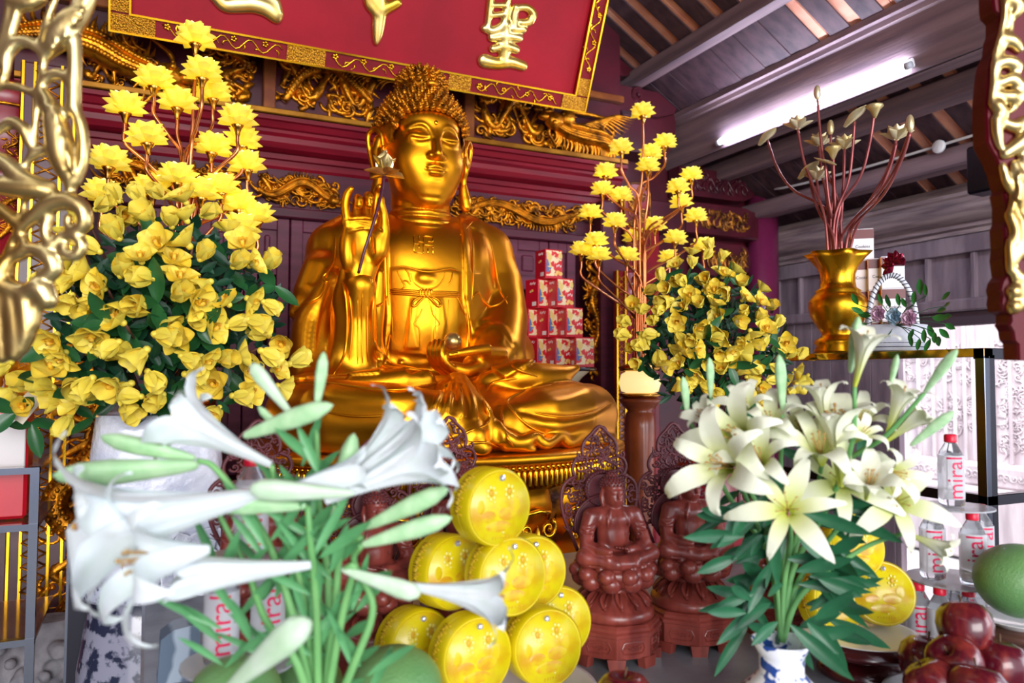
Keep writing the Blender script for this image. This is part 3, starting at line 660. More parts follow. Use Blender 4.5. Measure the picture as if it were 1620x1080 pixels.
# robe layers
def layer(V, poly, t, w=.9, soft=2.2):     # thicken the cloth inside an outline seen from the front
    X, Y, Z = np.meshgrid(*V.ax, indexing='ij', sparse=True)
    q = (X-CAM[0])*fw[0]+(Y-CAM[1])*fw[1]+(Z-CAM[2])*fw[2]
    sl = None
    u = 810+F_*((X-CAM[0])*RT[0]+(Y-CAM[1])*RT[1]+(Z-CAM[2])*RT[2])/q; v = 540-F_*((X-CAM[0])*UP[0]+(Y-CAM[1])*UP[1]+(Z-CAM[2])*UP[2])/q
    P = np.array(poly, float); lo, hi = P.min(0)-6, P.max(0)+6
    M = (u > lo[0]) & (u < hi[0]) & (v > lo[1]) & (v < hi[1]) & (V.D < .05) & (V.D > -.05); M = np.nonzero(M)
    uu, vv = u[M], v[M]; d = np.full(uu.shape, 1e9); ins = np.zeros(uu.shape, bool); n = len(P)
    for i in range(n):
        a, b = P[i], P[(i+1) % n]; e = b-a; tt = np.clip(((uu-a[0])*e[0]+(vv-a[1])*e[1])/(e@e+1e-9), 0, 1)
        d = np.minimum(d, np.hypot(uu-a[0]-tt*e[0], vv-a[1]-tt*e[1]))
        c = (a[1] > vv) != (b[1] > vv); xi = (b[0]-a[0])*(vv-a[1])/(b[1]-a[1]+1e-12)+a[0]; ins ^= c & (uu < xi)
    s_ = np.where(ins, d, -d); V.D[M] -= t*np.clip(.5+s_/soft/2, 0, 1)
# open robe front: outer robe left and right of the chest, under-robe, lotus hem and belt
layer(V, [(611, 318), (612, 380), (613, 440), (616, 500), (612, 560), (600, 590), (440, 600), (430, 300)], .010)
layer(V, [(724, 335), (732, 372), (735, 420), (735, 470), (744, 520), (742, 556), (800, 600), (860, 560), (860, 320)], .012)
layer(V, [(616, 426), (640, 424), (676, 430), (712, 426), (728, 432), (728, 562), (690, 566), (616, 556)], .004)
layer(V, [(652, 472), (662, 474), (656, 520), (664, 552), (640, 552), (646, 510)], .004); layer(V, [(690, 472), (700, 472), (706, 512), (700, 548), (684, 548), (690, 510)], .004)
V.ell(V.hit(677, 440)+(0, .022, 0), (.05, .034, .034), .006)
welts = []
def welt(name, r, *lines, lift=.4, tp=5, one=False):
    m = MB()
    for pts in lines:
        Q = [q for q in (V.hit(*p) for p in pts) if q is not None]
        if len(Q) < 2: continue
        Q = spline(Q, 5)-fw*r*lift; n = len(Q); m.tube(Q-np.array(BO), [r*(.35+.65*min(1, tp*min(i, n-1-i)/n+.05)) for i in range(n)], 7)
        if not one: welts.append((name, m)); m = MB()
    if one: welts.append((name, m))
welt('under_robe_hem', .0035, [(616, 424), (640, 422), (676, 430), (712, 425), (728, 430)], [(650, 432), (654, 446), (666, 455), (678, 457), (692, 453), (702, 440), (704, 431)], [(628, 428), (634, 440), (640, 452), (634, 458)], [(716, 430), (714, 444), (706, 454)], [(640, 424), (646, 432), (650, 446)], [(622, 456), (640, 444), (650, 450)])
welt('belt', .0052, *[[(617, 461+dy), (650, 463+dy), (675, 465+dy), (700, 465+dy), (728, 466+dy)] for dy in (-3, 0, 3)], lift=.9, tp=60, one=True)
welt('belt_knot', .0052, *([[(675+dx, 457), (674+dx, 463), (675+dx, 471)] for dx in (-9, -5, 0, 5, 9)]+[[(675, 468), (675+sx*8, 474), (675+sx*18, 484), (675+sx*23, 481), (675+sx*18, 474), (675+sx*8, 469)] for sx in (-1, 1)]), lift=1.6, one=True)
welt('belt_tail', .0032, *[[(675+sx*3, 474), (675+sx*6, 484), (675+sx*(11), 498), (675+sx*20, 512), (675+sx*12, 520), (675+sx*11, 548)] for sx in (-1, 1)])
welt('robe_pleat', .0018, *[[(x, 474), (x-1, 510), (x+1, 548)] for x in (622, 650, 656, 690, 710)])
welt('robe_edge', .0042, [(611, 322), (612, 360), (613, 400), (614, 440), (615, 480), (616, 530), (608, 566)], [(722, 336), (729, 356), (734, 390), (735, 430), (735, 470), (741, 510), (743, 548)], [(728, 372), (742, 356), (748, 350)], [(595, 486), (604, 480), (614, 467)], [(720, 466), (728, 480), (736, 498)])
welt('robe_fold', .0045, [(742, 355), (747, 380), (749, 430), (746, 480)], [(770, 365), (782, 410), (790, 455), (803, 480)], [(748, 470), (756, 462), (764, 474), (776, 484), (790, 480), (803, 468)])
welt('sleeve_edge', .0055, [(466, 494), (490, 478), (508, 466), (516, 440)], [(536, 424), (543, 450), (548, 480), (549, 520), (545, 560), (528, 592)], [(598, 430), (592, 470), (588, 520), (592, 556), (606, 578), (640, 582), (668, 586)], [(752, 552), (772, 546), (796, 556), (812, 580), (850, 596)], [(528, 348), (530, 380), (527, 415), (518, 430), (512, 438), (517, 446), (523, 440)])
welt('sleeve_fold', .0032, [(541, 426), (553, 470), (557, 520), (552, 572)], [(584, 440), (581, 500), (582, 572)], [(574, 460), (572, 520), (574, 574)], [(566, 470), (566, 520), (566, 576)])
welt('chest_emblem', .0026, *[[(670+a, 387+b+a*.12) for a, b in seg] for seg in ([(-15, -14), (-15, 0), (-15, 14)], [(-15, 14), (-8, 14), (0, 14)], [(-15, 0), (-10, 0), (-7, 0)], [(-7, 0), (-7, 4), (-7, 7)], [(-7, -14), (-7, -8), (-7, -4)], [(-7, -4), (-3, -4), (0, -4)], [(0, -14), (0, 0), (0, 14)], [(0, -14), (8, -14), (15, -14)], [(15, -14), (15, -10), (15, -6)], [(15, -6), (11, -6), (7, -6)], [(0, 0), (8, 0), (15, 0)], [(15, 0), (15, 7), (15, 14)], [(7, 14), (7, 9), (7, 5)])], lift=1.2, tp=60, one=True)
V.pline([(746, 358), (752, 390), (752, 430)], .02, -.010); V.pline([(762, 370), (772, 420), (780, 460)], .018, .006)
# left shoulder band and sleeve
V.pline([(512, 360), (503, 410), (492, 450)], .02, -.006)
for i, x in enumerate((490, 504, 518)): V.pline([(532-i*3, 440+i*4), (x+6, 500), (x-2, 560), (x, 590)], .011, -.006)
for i in range(4): V.pline([(748+i*3, 552-i*12), (766+i*2, 526-i*6), (792, 514+i*6), (812+i*2, 544+i*10)], .010, .006)
for i in range(3): V.pline([(752+i*3, 545-i*12), (768+i*2, 521-i*6), (792, 519+i*6), (812+i*2, 549+i*10)], .006, -.004)
V.pline([(592, 540), (606, 562), (640, 574), (680, 574)], .010, .008); V.pline([(590, 560), (612, 578), (650, 586), (672, 590)], .007, -.006)
# lap: edge of the robe on the left leg, pleats between the legs, folds over the right leg
welt('lap_hem', .005, [(462, 606), (520, 606), (600, 616), (650, 614), (690, 606)], [(752, 608), (766, 636), (774, 660), (764, 674), (742, 682), (730, 692), (744, 700), (770, 700), (790, 708)], [(770, 618), (778, 606), (800, 600), (850, 596)], [(798, 634), (794, 660), (802, 690), (812, 706)], [(960, 618), (920, 602), (870, 610), (806, 630), (812, 650), (840, 676), (880, 692)])
welt('lap_fold', .0035, [(500, 648), (560, 658), (640, 656)], [(812, 644), (880, 658), (930, 654), (968, 636)], [(742, 612), (752, 640), (757, 664)], [(730, 612), (732, 640), (728, 664)])
V.pline([(480, 626), (540, 650), (620, 652), (665, 636)], .02, -.008)
for i in range(7):
    V.pline([(704+i*5, 606), (692+i*9, 630), (680+i*12, 655+3*abs(i-3))], .0075, .008 if i % 2 == 0 else -.008)
V.pline([(790, 640), (784, 668), (790, 700)], .012, -.008)
V.pline([(820, 642), (890, 634), (940, 616)], .016, .006); V.pline([(826, 662), (880, 674), (940, 662)], .014, .006); V.pline([(812, 650), (880, 660), (930, 656), (966, 638)], .008, -.006)
# rippling hem along the right
st(V, [(800, 706, 2.14, .016), (830, 698, 2.13, .02), (846, 690, 2.15, .018), (862, 702, 2.15, .02), (884, 690, 2.2, .02), (900, 700, 2.22, .02), (922, 688, 2.28, .022), (940, 700, 2.32, .022), (962, 694, 2.4, .022), (972, 706, 2.42, .016)], .012, sp=4)
st(V, [(600, 708, 2.14, .016), (640, 704, 2.12, .02), (680, 708, 2.11, .016), (730, 704, 2.11, .02), (770, 708, 2.12, .016)], .012, sp=4)
link('robed_body', V.mesh('robed_body', gold, BO), buddha)
for nm, m_ in welts: m_.obj(nm, gold_bright if nm == 'chest_emblem' else gold, buddha)
# ---------------- head
HC = PY(668, 245, 2.9)
HV = Vol(HC+(-.25, -.26, -.33), HC+(.25, .24, .24), .004); zm = lambda z: np.interp(z, (-.3, -.175, -.05, 0, .052, .122, .2, .4), (-.325, -.205, -.098, -.048, .022, .082, .16, .36)); L_ = lambda x, y, z: HC+np.array((x*1.08, y, zm(z))); R_ = lambda x, y, z: HC+np.array((x, y, z))
HV.ell(R_(0, .005, .0), (.156, .170, .185), .02); HV.ell(R_(0, -.035, -.125), (.124, .128, .112), .05)
HV.ell(R_(0, -.086, -.198), (.056, .052, .045), .03)
for s_ in (-1, 1):
    HV.ell(R_(s_*.068, -.086, -.055), (.062, .058, .065), .05)       # cheeks
    HV.ell(L_(s_*.060, -.132, .058), (.042, .026, .024), .014)     # eyeballs
HV.ell(R_(0, -.03, .10), (.135, .128, .07), .04)
HV.stroke([L_(0, -.150, .075), L_(0, -.172, .035), L_(0, -.186, .004)], [.011, .014, .018], .014)
for s_ in (-1, 1): HV.ell(L_(s_*.022, -.166, -.001), (.016, .018, .013), .008)
HV.stroke([L_(-.024, -.162, -.004), L_(0, -.18, -.008), L_(.024, -.162, -.004)], .009, .006)
HV.ell(L_(0, -.142, -.052), (.04, .03, .034), .02)
HV.smooth(1)
def fl(pts, w, a, **k):       # features laid on the face surface (front projection)
    Q = []
    for x, z in pts:
        t = np.arange(-.24, 0, .001); q = np.stack([np.full_like(t, HC[0]+x*1.08), HC[1]+t, np.full_like(t, HC[2]+zm(z))], 1)
        I = np.round((q-HV.lo)/HV.h).astype(int); d = HV.D[I[:, 0], I[:, 1], I[:, 2]]; i = np.nonzero(d < 0)[0]
        if len(i): Q.append(q[i[0]])
    if len(Q) > 1: HV.line(Q, w, a, **k)
for s_ in (-1, 1):
    fl([(s_*.014, .050), (s_*.022, .088), (s_*.048, .112), (s_*.082, .104), (s_*.108, .075)], .0065, .0075)
    fl([(s_*.026, .084), (s_*.055, .098), (s_*.088, .084)], .010, -.004)
    fl([(s_*.020, .050), (s_*.042, .046), (s_*.065, .046), (s_*.098, .056)], .0042, -.0085)
    fl([(s_*.022, .056), (s_*.045, .054), (s_*.068, .054), (s_*.096, .062)], .0045, .005)
    fl([(s_*.026, .042), (s_*.050, .034), (s_*.075, .036), (s_*.098, .048)], .005, .0045)
    fl([(s_*.024, .068), (s_*.048, .078), (s_*.075, .076), (s_*.098, .062)], .0038, -.004)
    fl([(s_*.030, .010), (s_*.034, -.004), (s_*.026, -.012)], .005, -.004)
    fl([(s_*.006, -.018), (s_*.007, -.034)], .004, .003)
    fl([(s_*.035, -.047), (s_*.040, -.054)], .006, -.007)
fl([(0, -.018), (0, -.036)], .005, -.004)
fl([(-.033, -.048), (-.018, -.042), (-.007, -.037), (0, -.040), (.007, -.037), (.018, -.042), (.033, -.048)], .0055, .010)
fl([(-.036, -.049), (-.017, -.054), (0, -.052), (.017, -.054), (.036, -.049)], .0040, -.0105)
fl([(-.025, -.060), (-.012, -.065), (0, -.066), (.012, -.065), (.025, -.060)], .0065, .011)
fl([(-.026, -.082), (0, -.087), (.026, -.082)], .008, -.006)
fl([(-.05, -.165), (0, -.172), (.05, -.165)], .007, -.004)
# ears with long lobes
for s_ in (-1, 1):
    ex_ = .158
    rim = [L_(s_*ex_, -.035, .04), L_(s_*(ex_+.006), -.03, .085), L_(s_*(ex_+.022), -.01, .112), L_(s_*(ex_+.040), .015, .095), L_(s_*(ex_+.038), .02, .04), L_(s_*(ex_+.018), .025, -.03), L_(s_*(ex_+.008), .005, -.09)]
    HV.stroke(rim, [.007, .009, .010, .010, .009, .010, .014], .008, sp=5)
    HV.stroke([L_(s_*ex_, .01, .07), L_(s_*(ex_+.01), .01, .03), L_(s_*ex_, .0, -.04)], [.024, .022, .016], .01)
    HV.stroke([L_(s_*(ex_-.02), .03, .07), L_(s_*(ex_-.01), .03, -.02)], [.03, .025], .01)
    HV.stroke([L_(s_*(ex_+.002), -.02, .03), L_(s_*(ex_+.006), -.028, .0), L_(s_*(ex_+.004), -.012, -.04), L_(s_*(ex_+.006), -.004, -.1)], [.009, .011, .010, .014], .008, sp=4)
    HV.stroke([L_(s_*(ex_+.006), .0, -.08), L_(s_*(ex_+.012), -.002, -.13), L_(s_*(ex_+.014), -.005, -.16)], [.019, .025, .023], .012)
    HV.stroke([L_(s_*(ex_+.012), -.002, .045), L_(s_*(ex_+.018), .015, .07)], [.006, .008], .006)
HV.smooth(1)
# neck with three creases
nk = [L_(0, .02, -.10), L_(0, .02, -.18), L_(0, .015, -.25), L_(0, .01, -.30)]
HV.stroke(nk, [.115, .117, .122, .14], .015)
for z, a in ((-.225, .122), (-.255, .124), (-.285, .134)):
    ring = [R_(a*math.sin(t), .018-a*math.cos(t), z-.012*math.cos(t)) for t in np.linspace(-2.2, 2.2, 20)]; HV.line(ring, .006, -.007, sp=0, taper=False)
    ring = [q+np.array((0, 0, -.012)) for q in ring]; HV.line(ring, .007, .005, sp=0, taper=False)
link('head', HV.mesh('head', gold, BO), buddha)
# urna
uz = L_(.0, -.162, .122); link('urna', MB().ball(uz-np.array(BO), (.008, .005, .009), 12, 8).mesh('urna', gold_bright), buddha)
# hair: dome, ushnisha and rows of spiral curls
hm = MB(); hc = R_(0, .02, .045)-np.array(BO)
def hair_r(d):        # cap surface radius along unit direction d
    return 1/math.sqrt((d[0]/.178)**2+(d[1]/.188)**2+(d[2]/.232)**2)
uc = R_(0, .02, .285)-np.array(BO)
def low_e(f):          # lower limit of the hair (elevation) against how far forward the bearing points
    return float(np.interp(f, (-1, .3, .50, .62, .78, 1), (-.75, -.62, -.35, .10, .42, .50)))
cap = []
for i in range(19):
    t = PI*.5*(1-i/18)-.0; row = []
for i in range(20):
    ph = i/19; row = []
    for j in range(40):
        th = j/40*2*PI; fr_ = -math.cos(th)        # 1 at the front
        el = low_e(fr_); e = el+(PI/2-el)*ph
        d = (math.cos(e)*math.sin(th), math.cos(e)*math.cos(th), math.sin(e)); r = hair_r(d)*.985*(1-.12*max(0, min(1, (-.05-math.sin(e))/.3))); row.append(hc+np.array(d)*r)
    cap.append(row)
hm.grid(cap, cv=True); hm.ball(uc, (.088, .09, .062), 24, 12)
hair = link('hair', hm.mesh('hair', gold_old), buddha)
cb = MB()
def curl(c, d, r, h):
    M = lookM(c, d); n = 9; P = []; R = []
    m = 26
    for i in range(m):
        t = i/(m-1); a = t*2.6*2*PI; q = r*(1-t)**.8*.72; P.append(M@Vector((q*math.cos(a), q*math.sin(a), h*t))); R.append(r*(.36-.2*t))
    cb.tube([tuple(p) for p in P], R, 5); cb.lathe([(r*.92, -r*.3), (r*.85, 0), (r*.6, h*.35), (r*.3, h*.72), (.001, h*1.05)], 8, M=M)
for k, (el, n) in enumerate(((.30, 0), (0, 0))): pass
cur = []
for i in range(16):
    e = -.62+i*.133
    circ = math.cos(e)*2*PI*.185; n = max(1, int(circ/.031))
    for j in range(n):
        th = (j+.5*(i % 2))/n*2*PI-PI; fr_ = -math.cos(th)
        if e < low_e(fr_)+.09: continue
        d = np.array((math.cos(e)*math.sin(th), math.cos(e)*math.cos(th), math.sin(e)))
        p = hc+d*hair_r(d)
        if np.linalg.norm((p-uc)/np.array((.088, .09, .062))) < 1.02: continue
        if p[1] > hc[1]+.12: continue
        if p[2] < hc[2]+.05 and p[1] > hc[1]-.095: continue
        cur.append((p, d))
for j in range(46):           # the row along the hairline
    th = (j+.5)/46*2*PI-PI; fr_ = -math.cos(th)
    if math.cos(th) > .2: continue
    e = low_e(fr_)+.02; d = np.array((math.cos(e)*math.sin(th), math.cos(e)*math.cos(th), math.sin(e))); p = hc+d*hair_r(d)
    if not (p[2] < hc[2]+.05 and p[1] > hc[1]-.095): cur.append((p, d))
for i in range(5):
    e = -.05+i*.32; n = max(1, int(math.cos(e)*2*PI*.088/.026))
    for j in range(n):
        th = (j+.5*(i % 2))/n*2*PI; d = np.array((math.cos(e)*math.sin(th), math.cos(e)*math.cos(th), math.sin(e))); p = uc+d*np.array((.088, .09, .062)); cur.append((p, d))
cur.append((uc+np.array((0, 0, .062)), np.array((0, 0, 1.))))
for p, d in cur: curl(p, d, .0155, .025)
link('hair_curls', cb.mesh('hair_curls', gold_old), hair)
link('hair_jewel', MB().ball(R_(.012, -.085, .262)-np.array(BO), (.026, .014, .013), 14, 8).mesh('hair_jewel', gold_old), hair)
# ---------------- raised hand
W1 = PY(573, 380, 2.6); V = Vol(W1+(-.12, -.12, -.24), W1+(.13, .12, .25), .0032)
V.stroke(B3([(567, 470, 2.63), (568, 448, 2.625)]), [.04, .043], .02)
V.ell(PY(573, 390, 2.61), (.074, .032, .105), .02); V.ell(PY(570, 430, 2.618), (.05, .035, .07), .03)
V.stroke(B3([(549, 352, 2.605), (575, 349, 2.605), (594, 352, 2.605)]), [.021, .022, .02], .02)
V.ell(PY(549, 395, 2.595), (.026, .026, .07), .02); V.ell(PY(597, 388, 2.585), (.034, .032, .062), .02)   # heel of the palm, thumb mound
V.ell(PY(575, 388, 2.56), (.028, .022, .05), .02, 'sub')
st(V, [(549, 348, 2.60, .0165), (546, 326, 2.6, .0155), (549, 308, 2.595, .014), (555, 299, 2.585, .011)], .004, sp=4)
for x0_, x1_, yt in ((563, 568, 312), (579, 584, 308)):
    st(V, [(x0_, 350, 2.60, .0165), (x0_+1, 330, 2.61, .0155), (x0_+2, yt+4, 2.6, .015)], .004, sp=4)
    st(V, [(x0_+3, yt+1, 2.59, .0145), (x1_, yt+4, 2.565, .0145), (x1_, 324, 2.56, .0135)], .005, sp=4)
st(V, [(592, 350, 2.60, .0165), (594, 325, 2.605, .015), (598, 303, 2.595, .014), (601, 296, 2.575, .0125)], .004, sp=4)
st(V, [(601, 395, 2.59, .03), (607, 365, 2.575, .022), (607, 342, 2.57, .016), (603, 325, 2.562, .0145), (603, 315, 2.56, .012)], .012, sp=4)
V.smooth(1)
V.pline([(545, 347), (565, 346), (588, 346)], .003, -.005); V.pline([(553, 353), (570, 352), (584, 355)], .003, -.003); V.pline([(550, 368), (570, 362), (590, 362)], .003, -.0035)
V.pline([(588, 362), (587, 385), (592, 402)], .0035, -.005); V.pline([(600, 361), (606, 366)], .003, -.005)
for c in ((568, 321), (584, 317)):
    V.pline([(c[0]-4, c[1]-4), (c[0]-4, c[1]+5), (c[0]+4, c[1]+5), (c[0]+4, c[1]-4), (c[0]-4, c[1]-4)], .0018, -.003, sp=0, taper=False)
V.pline([(542, 330), (551, 330)], .002, -.003); V.pline([(595, 330), (598, 330)], .002, -.003)
link('raised_hand', V.mesh('raised_hand', gold, BO), buddha)
# ---------------- hand in the lap
W2 = PY(730, 570, 2.47); V = Vol(W2+(-.16, -.16, -.13), W2+(.19, .16, .12), .0032)
st(V, [(798, 572, 2.56, .045), (780, 566, 2.53, .034), (760, 578, 2.49, .03), (735, 586, 2.46, .027), (716, 581, 2.45, .022)], .02, sp=4)
st(V, [(790, 560, 2.5, .03), (765, 558, 2.47, .026), (745, 576, 2.52, .03)], .02)
for i, (xt, yt, xb) in enumerate(((700, 540, 709), (693.5, 538, 702), (687, 538.5, 695), (681, 542, 688))):
    Y_ = 2.43+.014*i
    st(V, [(xb+14, 586, Y_+.02, .0165), (xb, 577, Y_, .0135), (xt-1, 563, Y_-.008, .0115), (xt-1, 550, Y_-.004, .0105), (xt+1, yt+1, Y_+.006, .0085)], .0025, sp=5)
st(V, [(770, 552, 2.44, .021), (745, 555, 2.42, .0165), (728, 558, 2.415, .0135), (711, 561, 2.415, .0115)], .008, sp=4)
V.smooth(1)
V.pline([(723, 556), (726, 559), (724, 564), (710, 564), (709, 560), (723, 556)], .0018, -.003, sp=0, taper=False)
link('lap_hand', V.mesh('lap_hand', gold, BO), buddha)
c = PY(716, 540, 2.475); ob = MB().ball((0, 0, 0), .031, 32, 20).obj('jewel_ball', gold_silver, None, loc=tuple(c)); tag(ob, 'pale golden ball resting in the cupped lap hand of the large buddha', 'ball')
def rpetal(mb, M, L, W, cup=.6, curl=.2, n=9, m=7, p=.6, tipp=.0):      # broad rounded petal, hollow side towards the flower's axis
    G = []
    for i in range(n):
        t = i/(n-1); u = .10+.90*t; wv = W*max(.03, math.sin(PI*min(.995, u*.96))**p)*(1-tipp*max(0, t-.7)/.3); row = []
        for j in range(m):
            s_ = j/(m-1)*2-1; row.append(M@Vector((s_*wv*.5, cup*W*s_*s_*.5*math.sin(PI*min(1, t*.85+.12))+curl*L*t*t, L*(t-.04*s_*s_*t))))
        G.append(row)
    mb.grid([[tuple(q) for q in r] for r in G])
# ---------------- lotus held between thumb and finger
def petal(mb, M, L, W, cup=.3, curl=.2, n=7, m=5, tip=.5, th=0, base=.3):
    G = []
    for i in range(n):
        t = i/(n-1); wv = W*(base+(1-base)*math.sin(min(1, t/ (1-tip*.5))*PI/2))*(1 if t < 1-tip else max(.04, math.cos((t-1+tip)/tip*PI/2)**.8)); row = []
        for j in range(m):
            s_ = j/(m-1)*2-1; row.append(M@Vector((s_*wv*.5, -cup*W*(s_*s_)*.5*math.sin(PI*min(1, t+.15))*-1, 0)+() if False else (s_*wv*.5, cup*W*s_*s_*.5*math.sin(PI*min(1, t*.9+.1))+curl*L*t*t, L*t)))
        G.append(row)
    if th:
        G = np.array([[tuple(p) for p in r] for r in G]); nn = np.cross(np.gradient(G, axis=0), np.gradient(G, axis=1)); nn /= np.linalg.norm(nn, axis=2)[..., None]+1e-9
        B_ = G+nn*th; R_ = np.concatenate([G, B_[:, ::-1]], 1); mb.grid(R_, cv=True)
    else: mb.grid([[tuple(p) for p in r] for r in G])
sp_ = PY(567, 432, 2.545); tp = PY(608, 278, 2.56)
lot = thing('held_lotus', sp_, 'golden lotus on a purple stem held in the raised hand of the large buddha', 'lotus')
stem_pts = B3([(567, 432, 2.56), (577, 395, 2.545), (590, 355, 2.54), (601, 315, 2.545), (608, 278, 2.56)])
local(MB().tube(spline(stem_pts), .0055, 10), sp_).obj('stem', mat('purple_stem', '5a1030', '42102a', rough=.3, scale=8), lot)
fb = MB()
for ring, (n, tilt, L, W, cu, a0) in enumerate(((4, 1.62, .085, .052, .10, .35), (4, .85, .075, .054, .30, 0), (4, .22, .090, .058, .12, .5))):
    for k in range(n):
        a = a0+k*2*PI/n; d = Vector((math.sin(tilt)*math.cos(a), math.sin(tilt)*math.sin(a), math.cos(tilt))); M = lookM(tp, d, (0, 0, 1) if tilt > .1 else (1, 0, 0)); rpetal(fb, M, L, W, .7, cu, tipp=.5)
fb.ball(tp+(0, 0, .03), (.014, .014, .034), 12, 8); local(fb, sp_).obj('blossom', gold_silver, lot)
# ---------------------------------------------------------------- lotus throne of the great statue
PC = np.array((.965, 2.70)); RXp, RYp = .72, .60
throne = thing('lotus_throne', (PC[0], PC[1], .80), 'round golden lotus throne with beaded rim and scrolled petals under the large buddha', 'pedestal')
def ellr(prof, n=96): 
    b = MB(); G = []
    for r, z in prof:
        th = np.arange(n)*2*PI/n; G.append(np.stack([(RXp*r)*np.cos(th), (RYp*r)*np.sin(th), np.full(n, z)], 1))
    b.grid(G, cv=True, flip=True); k = len(b.v); b.f.append(tuple(range(n))); b.f.append(tuple(range(k-n, k))[::-1]); return b
ellr([(.88, .30), (.9, .305), (.975, .31), (1.0, .318), (1.005, .328), (1.0, .338), (.97, .344), (.9, .346)]).obj('top_plate', gold, throne)
b = ellr([(.80, .18), (.9, .22), (.93, .25), (.935, .305), (.9, .312)]); b.obj('rim_band', gold, throne)
b = MB(); n = 200
for k in range(n):
    a = k*2*PI/n; c, s_ = math.cos(a), math.sin(a)
    if s_ > .55: continue
    b.lathe([(.002, .236), (.0075, .244), (.008, .285), (.006, .292)], 6, (RXp*.945*c, RYp*.945*s_, 0)); b.ball((RXp*.955*c, RYp*.955*s_, .300), .0078, 6, 4)
b.obj('fringe_beads', gold_bright, throne)
ellr([(.66, 0), (.70, .03), (.74, .10), (.78, .17), (.85, .20)]).obj('core', mat('throne_core', '651126', '520d1f', rough=.4, scale=4), throne)
ellr([(.92, -.03), (.93, 0), (.9, .02), (.8, .035), (.7, .04)]).obj('foot_ring', gold, throne)
def big_petal(b, W=.20, H=.19):
    G = []
    for i in range(13):
        t = i/12; row = []
        for j in range(13):
            s_ = (j/12*2-1); w = W*.5*(math.sin(min(1, t*1.25)*PI/2)**.7)*(1-.25*max(0, t-.8)/.2)
            x = s_*w; out_ = .085*math.sin(t*PI*.62)**1.0+.035*t*t*0 - .05*abs(s_)**2.2*(.4+t*.6); z = .02+H*t+(-.035*abs(s_)**3*t)
            if t > .86: out_ += .02*(t-.86)/.14; z -= .006*(t-.86)/.14
            row.append((x, -out_, z))
        G.append(row)
    b.grid(G)
pm = MB(); big_petal(pm); pmesh = pm.mesh('petal', gold)
sm_ = MB()
for sg in (-1, 1):
    spiral(sm_, (sg*.045, .075), .032, PI/2-sg*.6, 1.4, -sg, .0085, -.082); spiral(sm_, (sg*.022, .034), .018, 0, 1.1, sg, .006, -.062)
sm_.tube([(-.075, -.045, .10), (-.05, -.085, .125), (0, -.098, .135), (.05, -.085, .125), (.075, -.045, .10)], .007, 7); flame(sm_, (0, .03), (0, 1), .06, .012, -.085, 0)
smesh = sm_.mesh('petal_scroll', gold_bright)
NP = 18; back_m = MB(); big_petal(back_m, .15, .17); bmesh_ = back_m.mesh('rear_petal', gold_dim)
for k in range(NP):
    a = (k+.1)*2*PI/NP
    if math.sin(a) > .6: continue
    for off, me, nm, rr in ((0, pmesh, 'petal', .80), (PI/NP, bmesh_, 'rear_petal', .775)):
        a2 = a+off; o = link(nm, me, throne); o.location = (RXp*rr*math.cos(a2), RYp*rr*math.sin(a2), .03 if nm == 'petal' else .05); o.rotation_euler = (0, 0, math.atan2(RXp*math.sin(a2), RYp*math.cos(a2))+PI/2)
        if nm == 'petal': link('petal_scroll', smesh, o)
# altar block carrying the throne
al = thing('altar_table', (PC[0], PC[1], 0), 'dark red carved altar block under the golden lotus throne', 'altar')
MB().box((-.68, -.58, 0), (.62, .9, .66), bev=.01).obj('body', red_dark, al, False); MB().box((-.74, -.64, .66), (.69, 1.0, .77), bev=.012).box((.69, -.02, .66), (.82, 1.0, .77), bev=.012).obj('top', mat('black_red_altar_top', '2a1016', rough=.3, coat=.4), al, False)
b = MB()
for k in range(5): scrolls(b, -.62+.24*k, .2, .22, .4, y=-.585, seed=50+k, dens=1.1, r=.011)
b.obj('carved_relief', gold_dim, al)
# ---------------------------------------------------------------- offering table (foreground)
TZ = .86; TX0, TX1, TY0, TY1 = .0, 1.58, .30, 2.02
tb = thing('offering_table', (.8, 1.2, 0), 'long offering table with grey stone-like top in the foreground', 'table')
MB().box((TX0-.8, TY0-1.2, TZ-.04), (TX1-.8, TY1-1.2, TZ), bev=.006).obj('tabletop', mat('bluish_grey_tabletop', '8b9199', '6b7178', rough=.3, scale=9, bump=.08, bscale=50), tb, False)
MB().box((TX0-.77, TY0-1.17, TZ-.12), (TX1-.83, TY1-1.23, TZ-.04)).obj('apron', mat('table_apron', '3c3438', rough=.5), tb, False)
for sx in (TX0+.05, TX1-.05):
    for sy in (TY0+.05, TY1-.05): MB().box((sx-.8-.03, sy-1.2-.03, 0), (sx-.8+.03, sy-1.2+.03, TZ-.12)).obj('leg', mat('table_leg', '3c3438', rough=.5), tb, False)
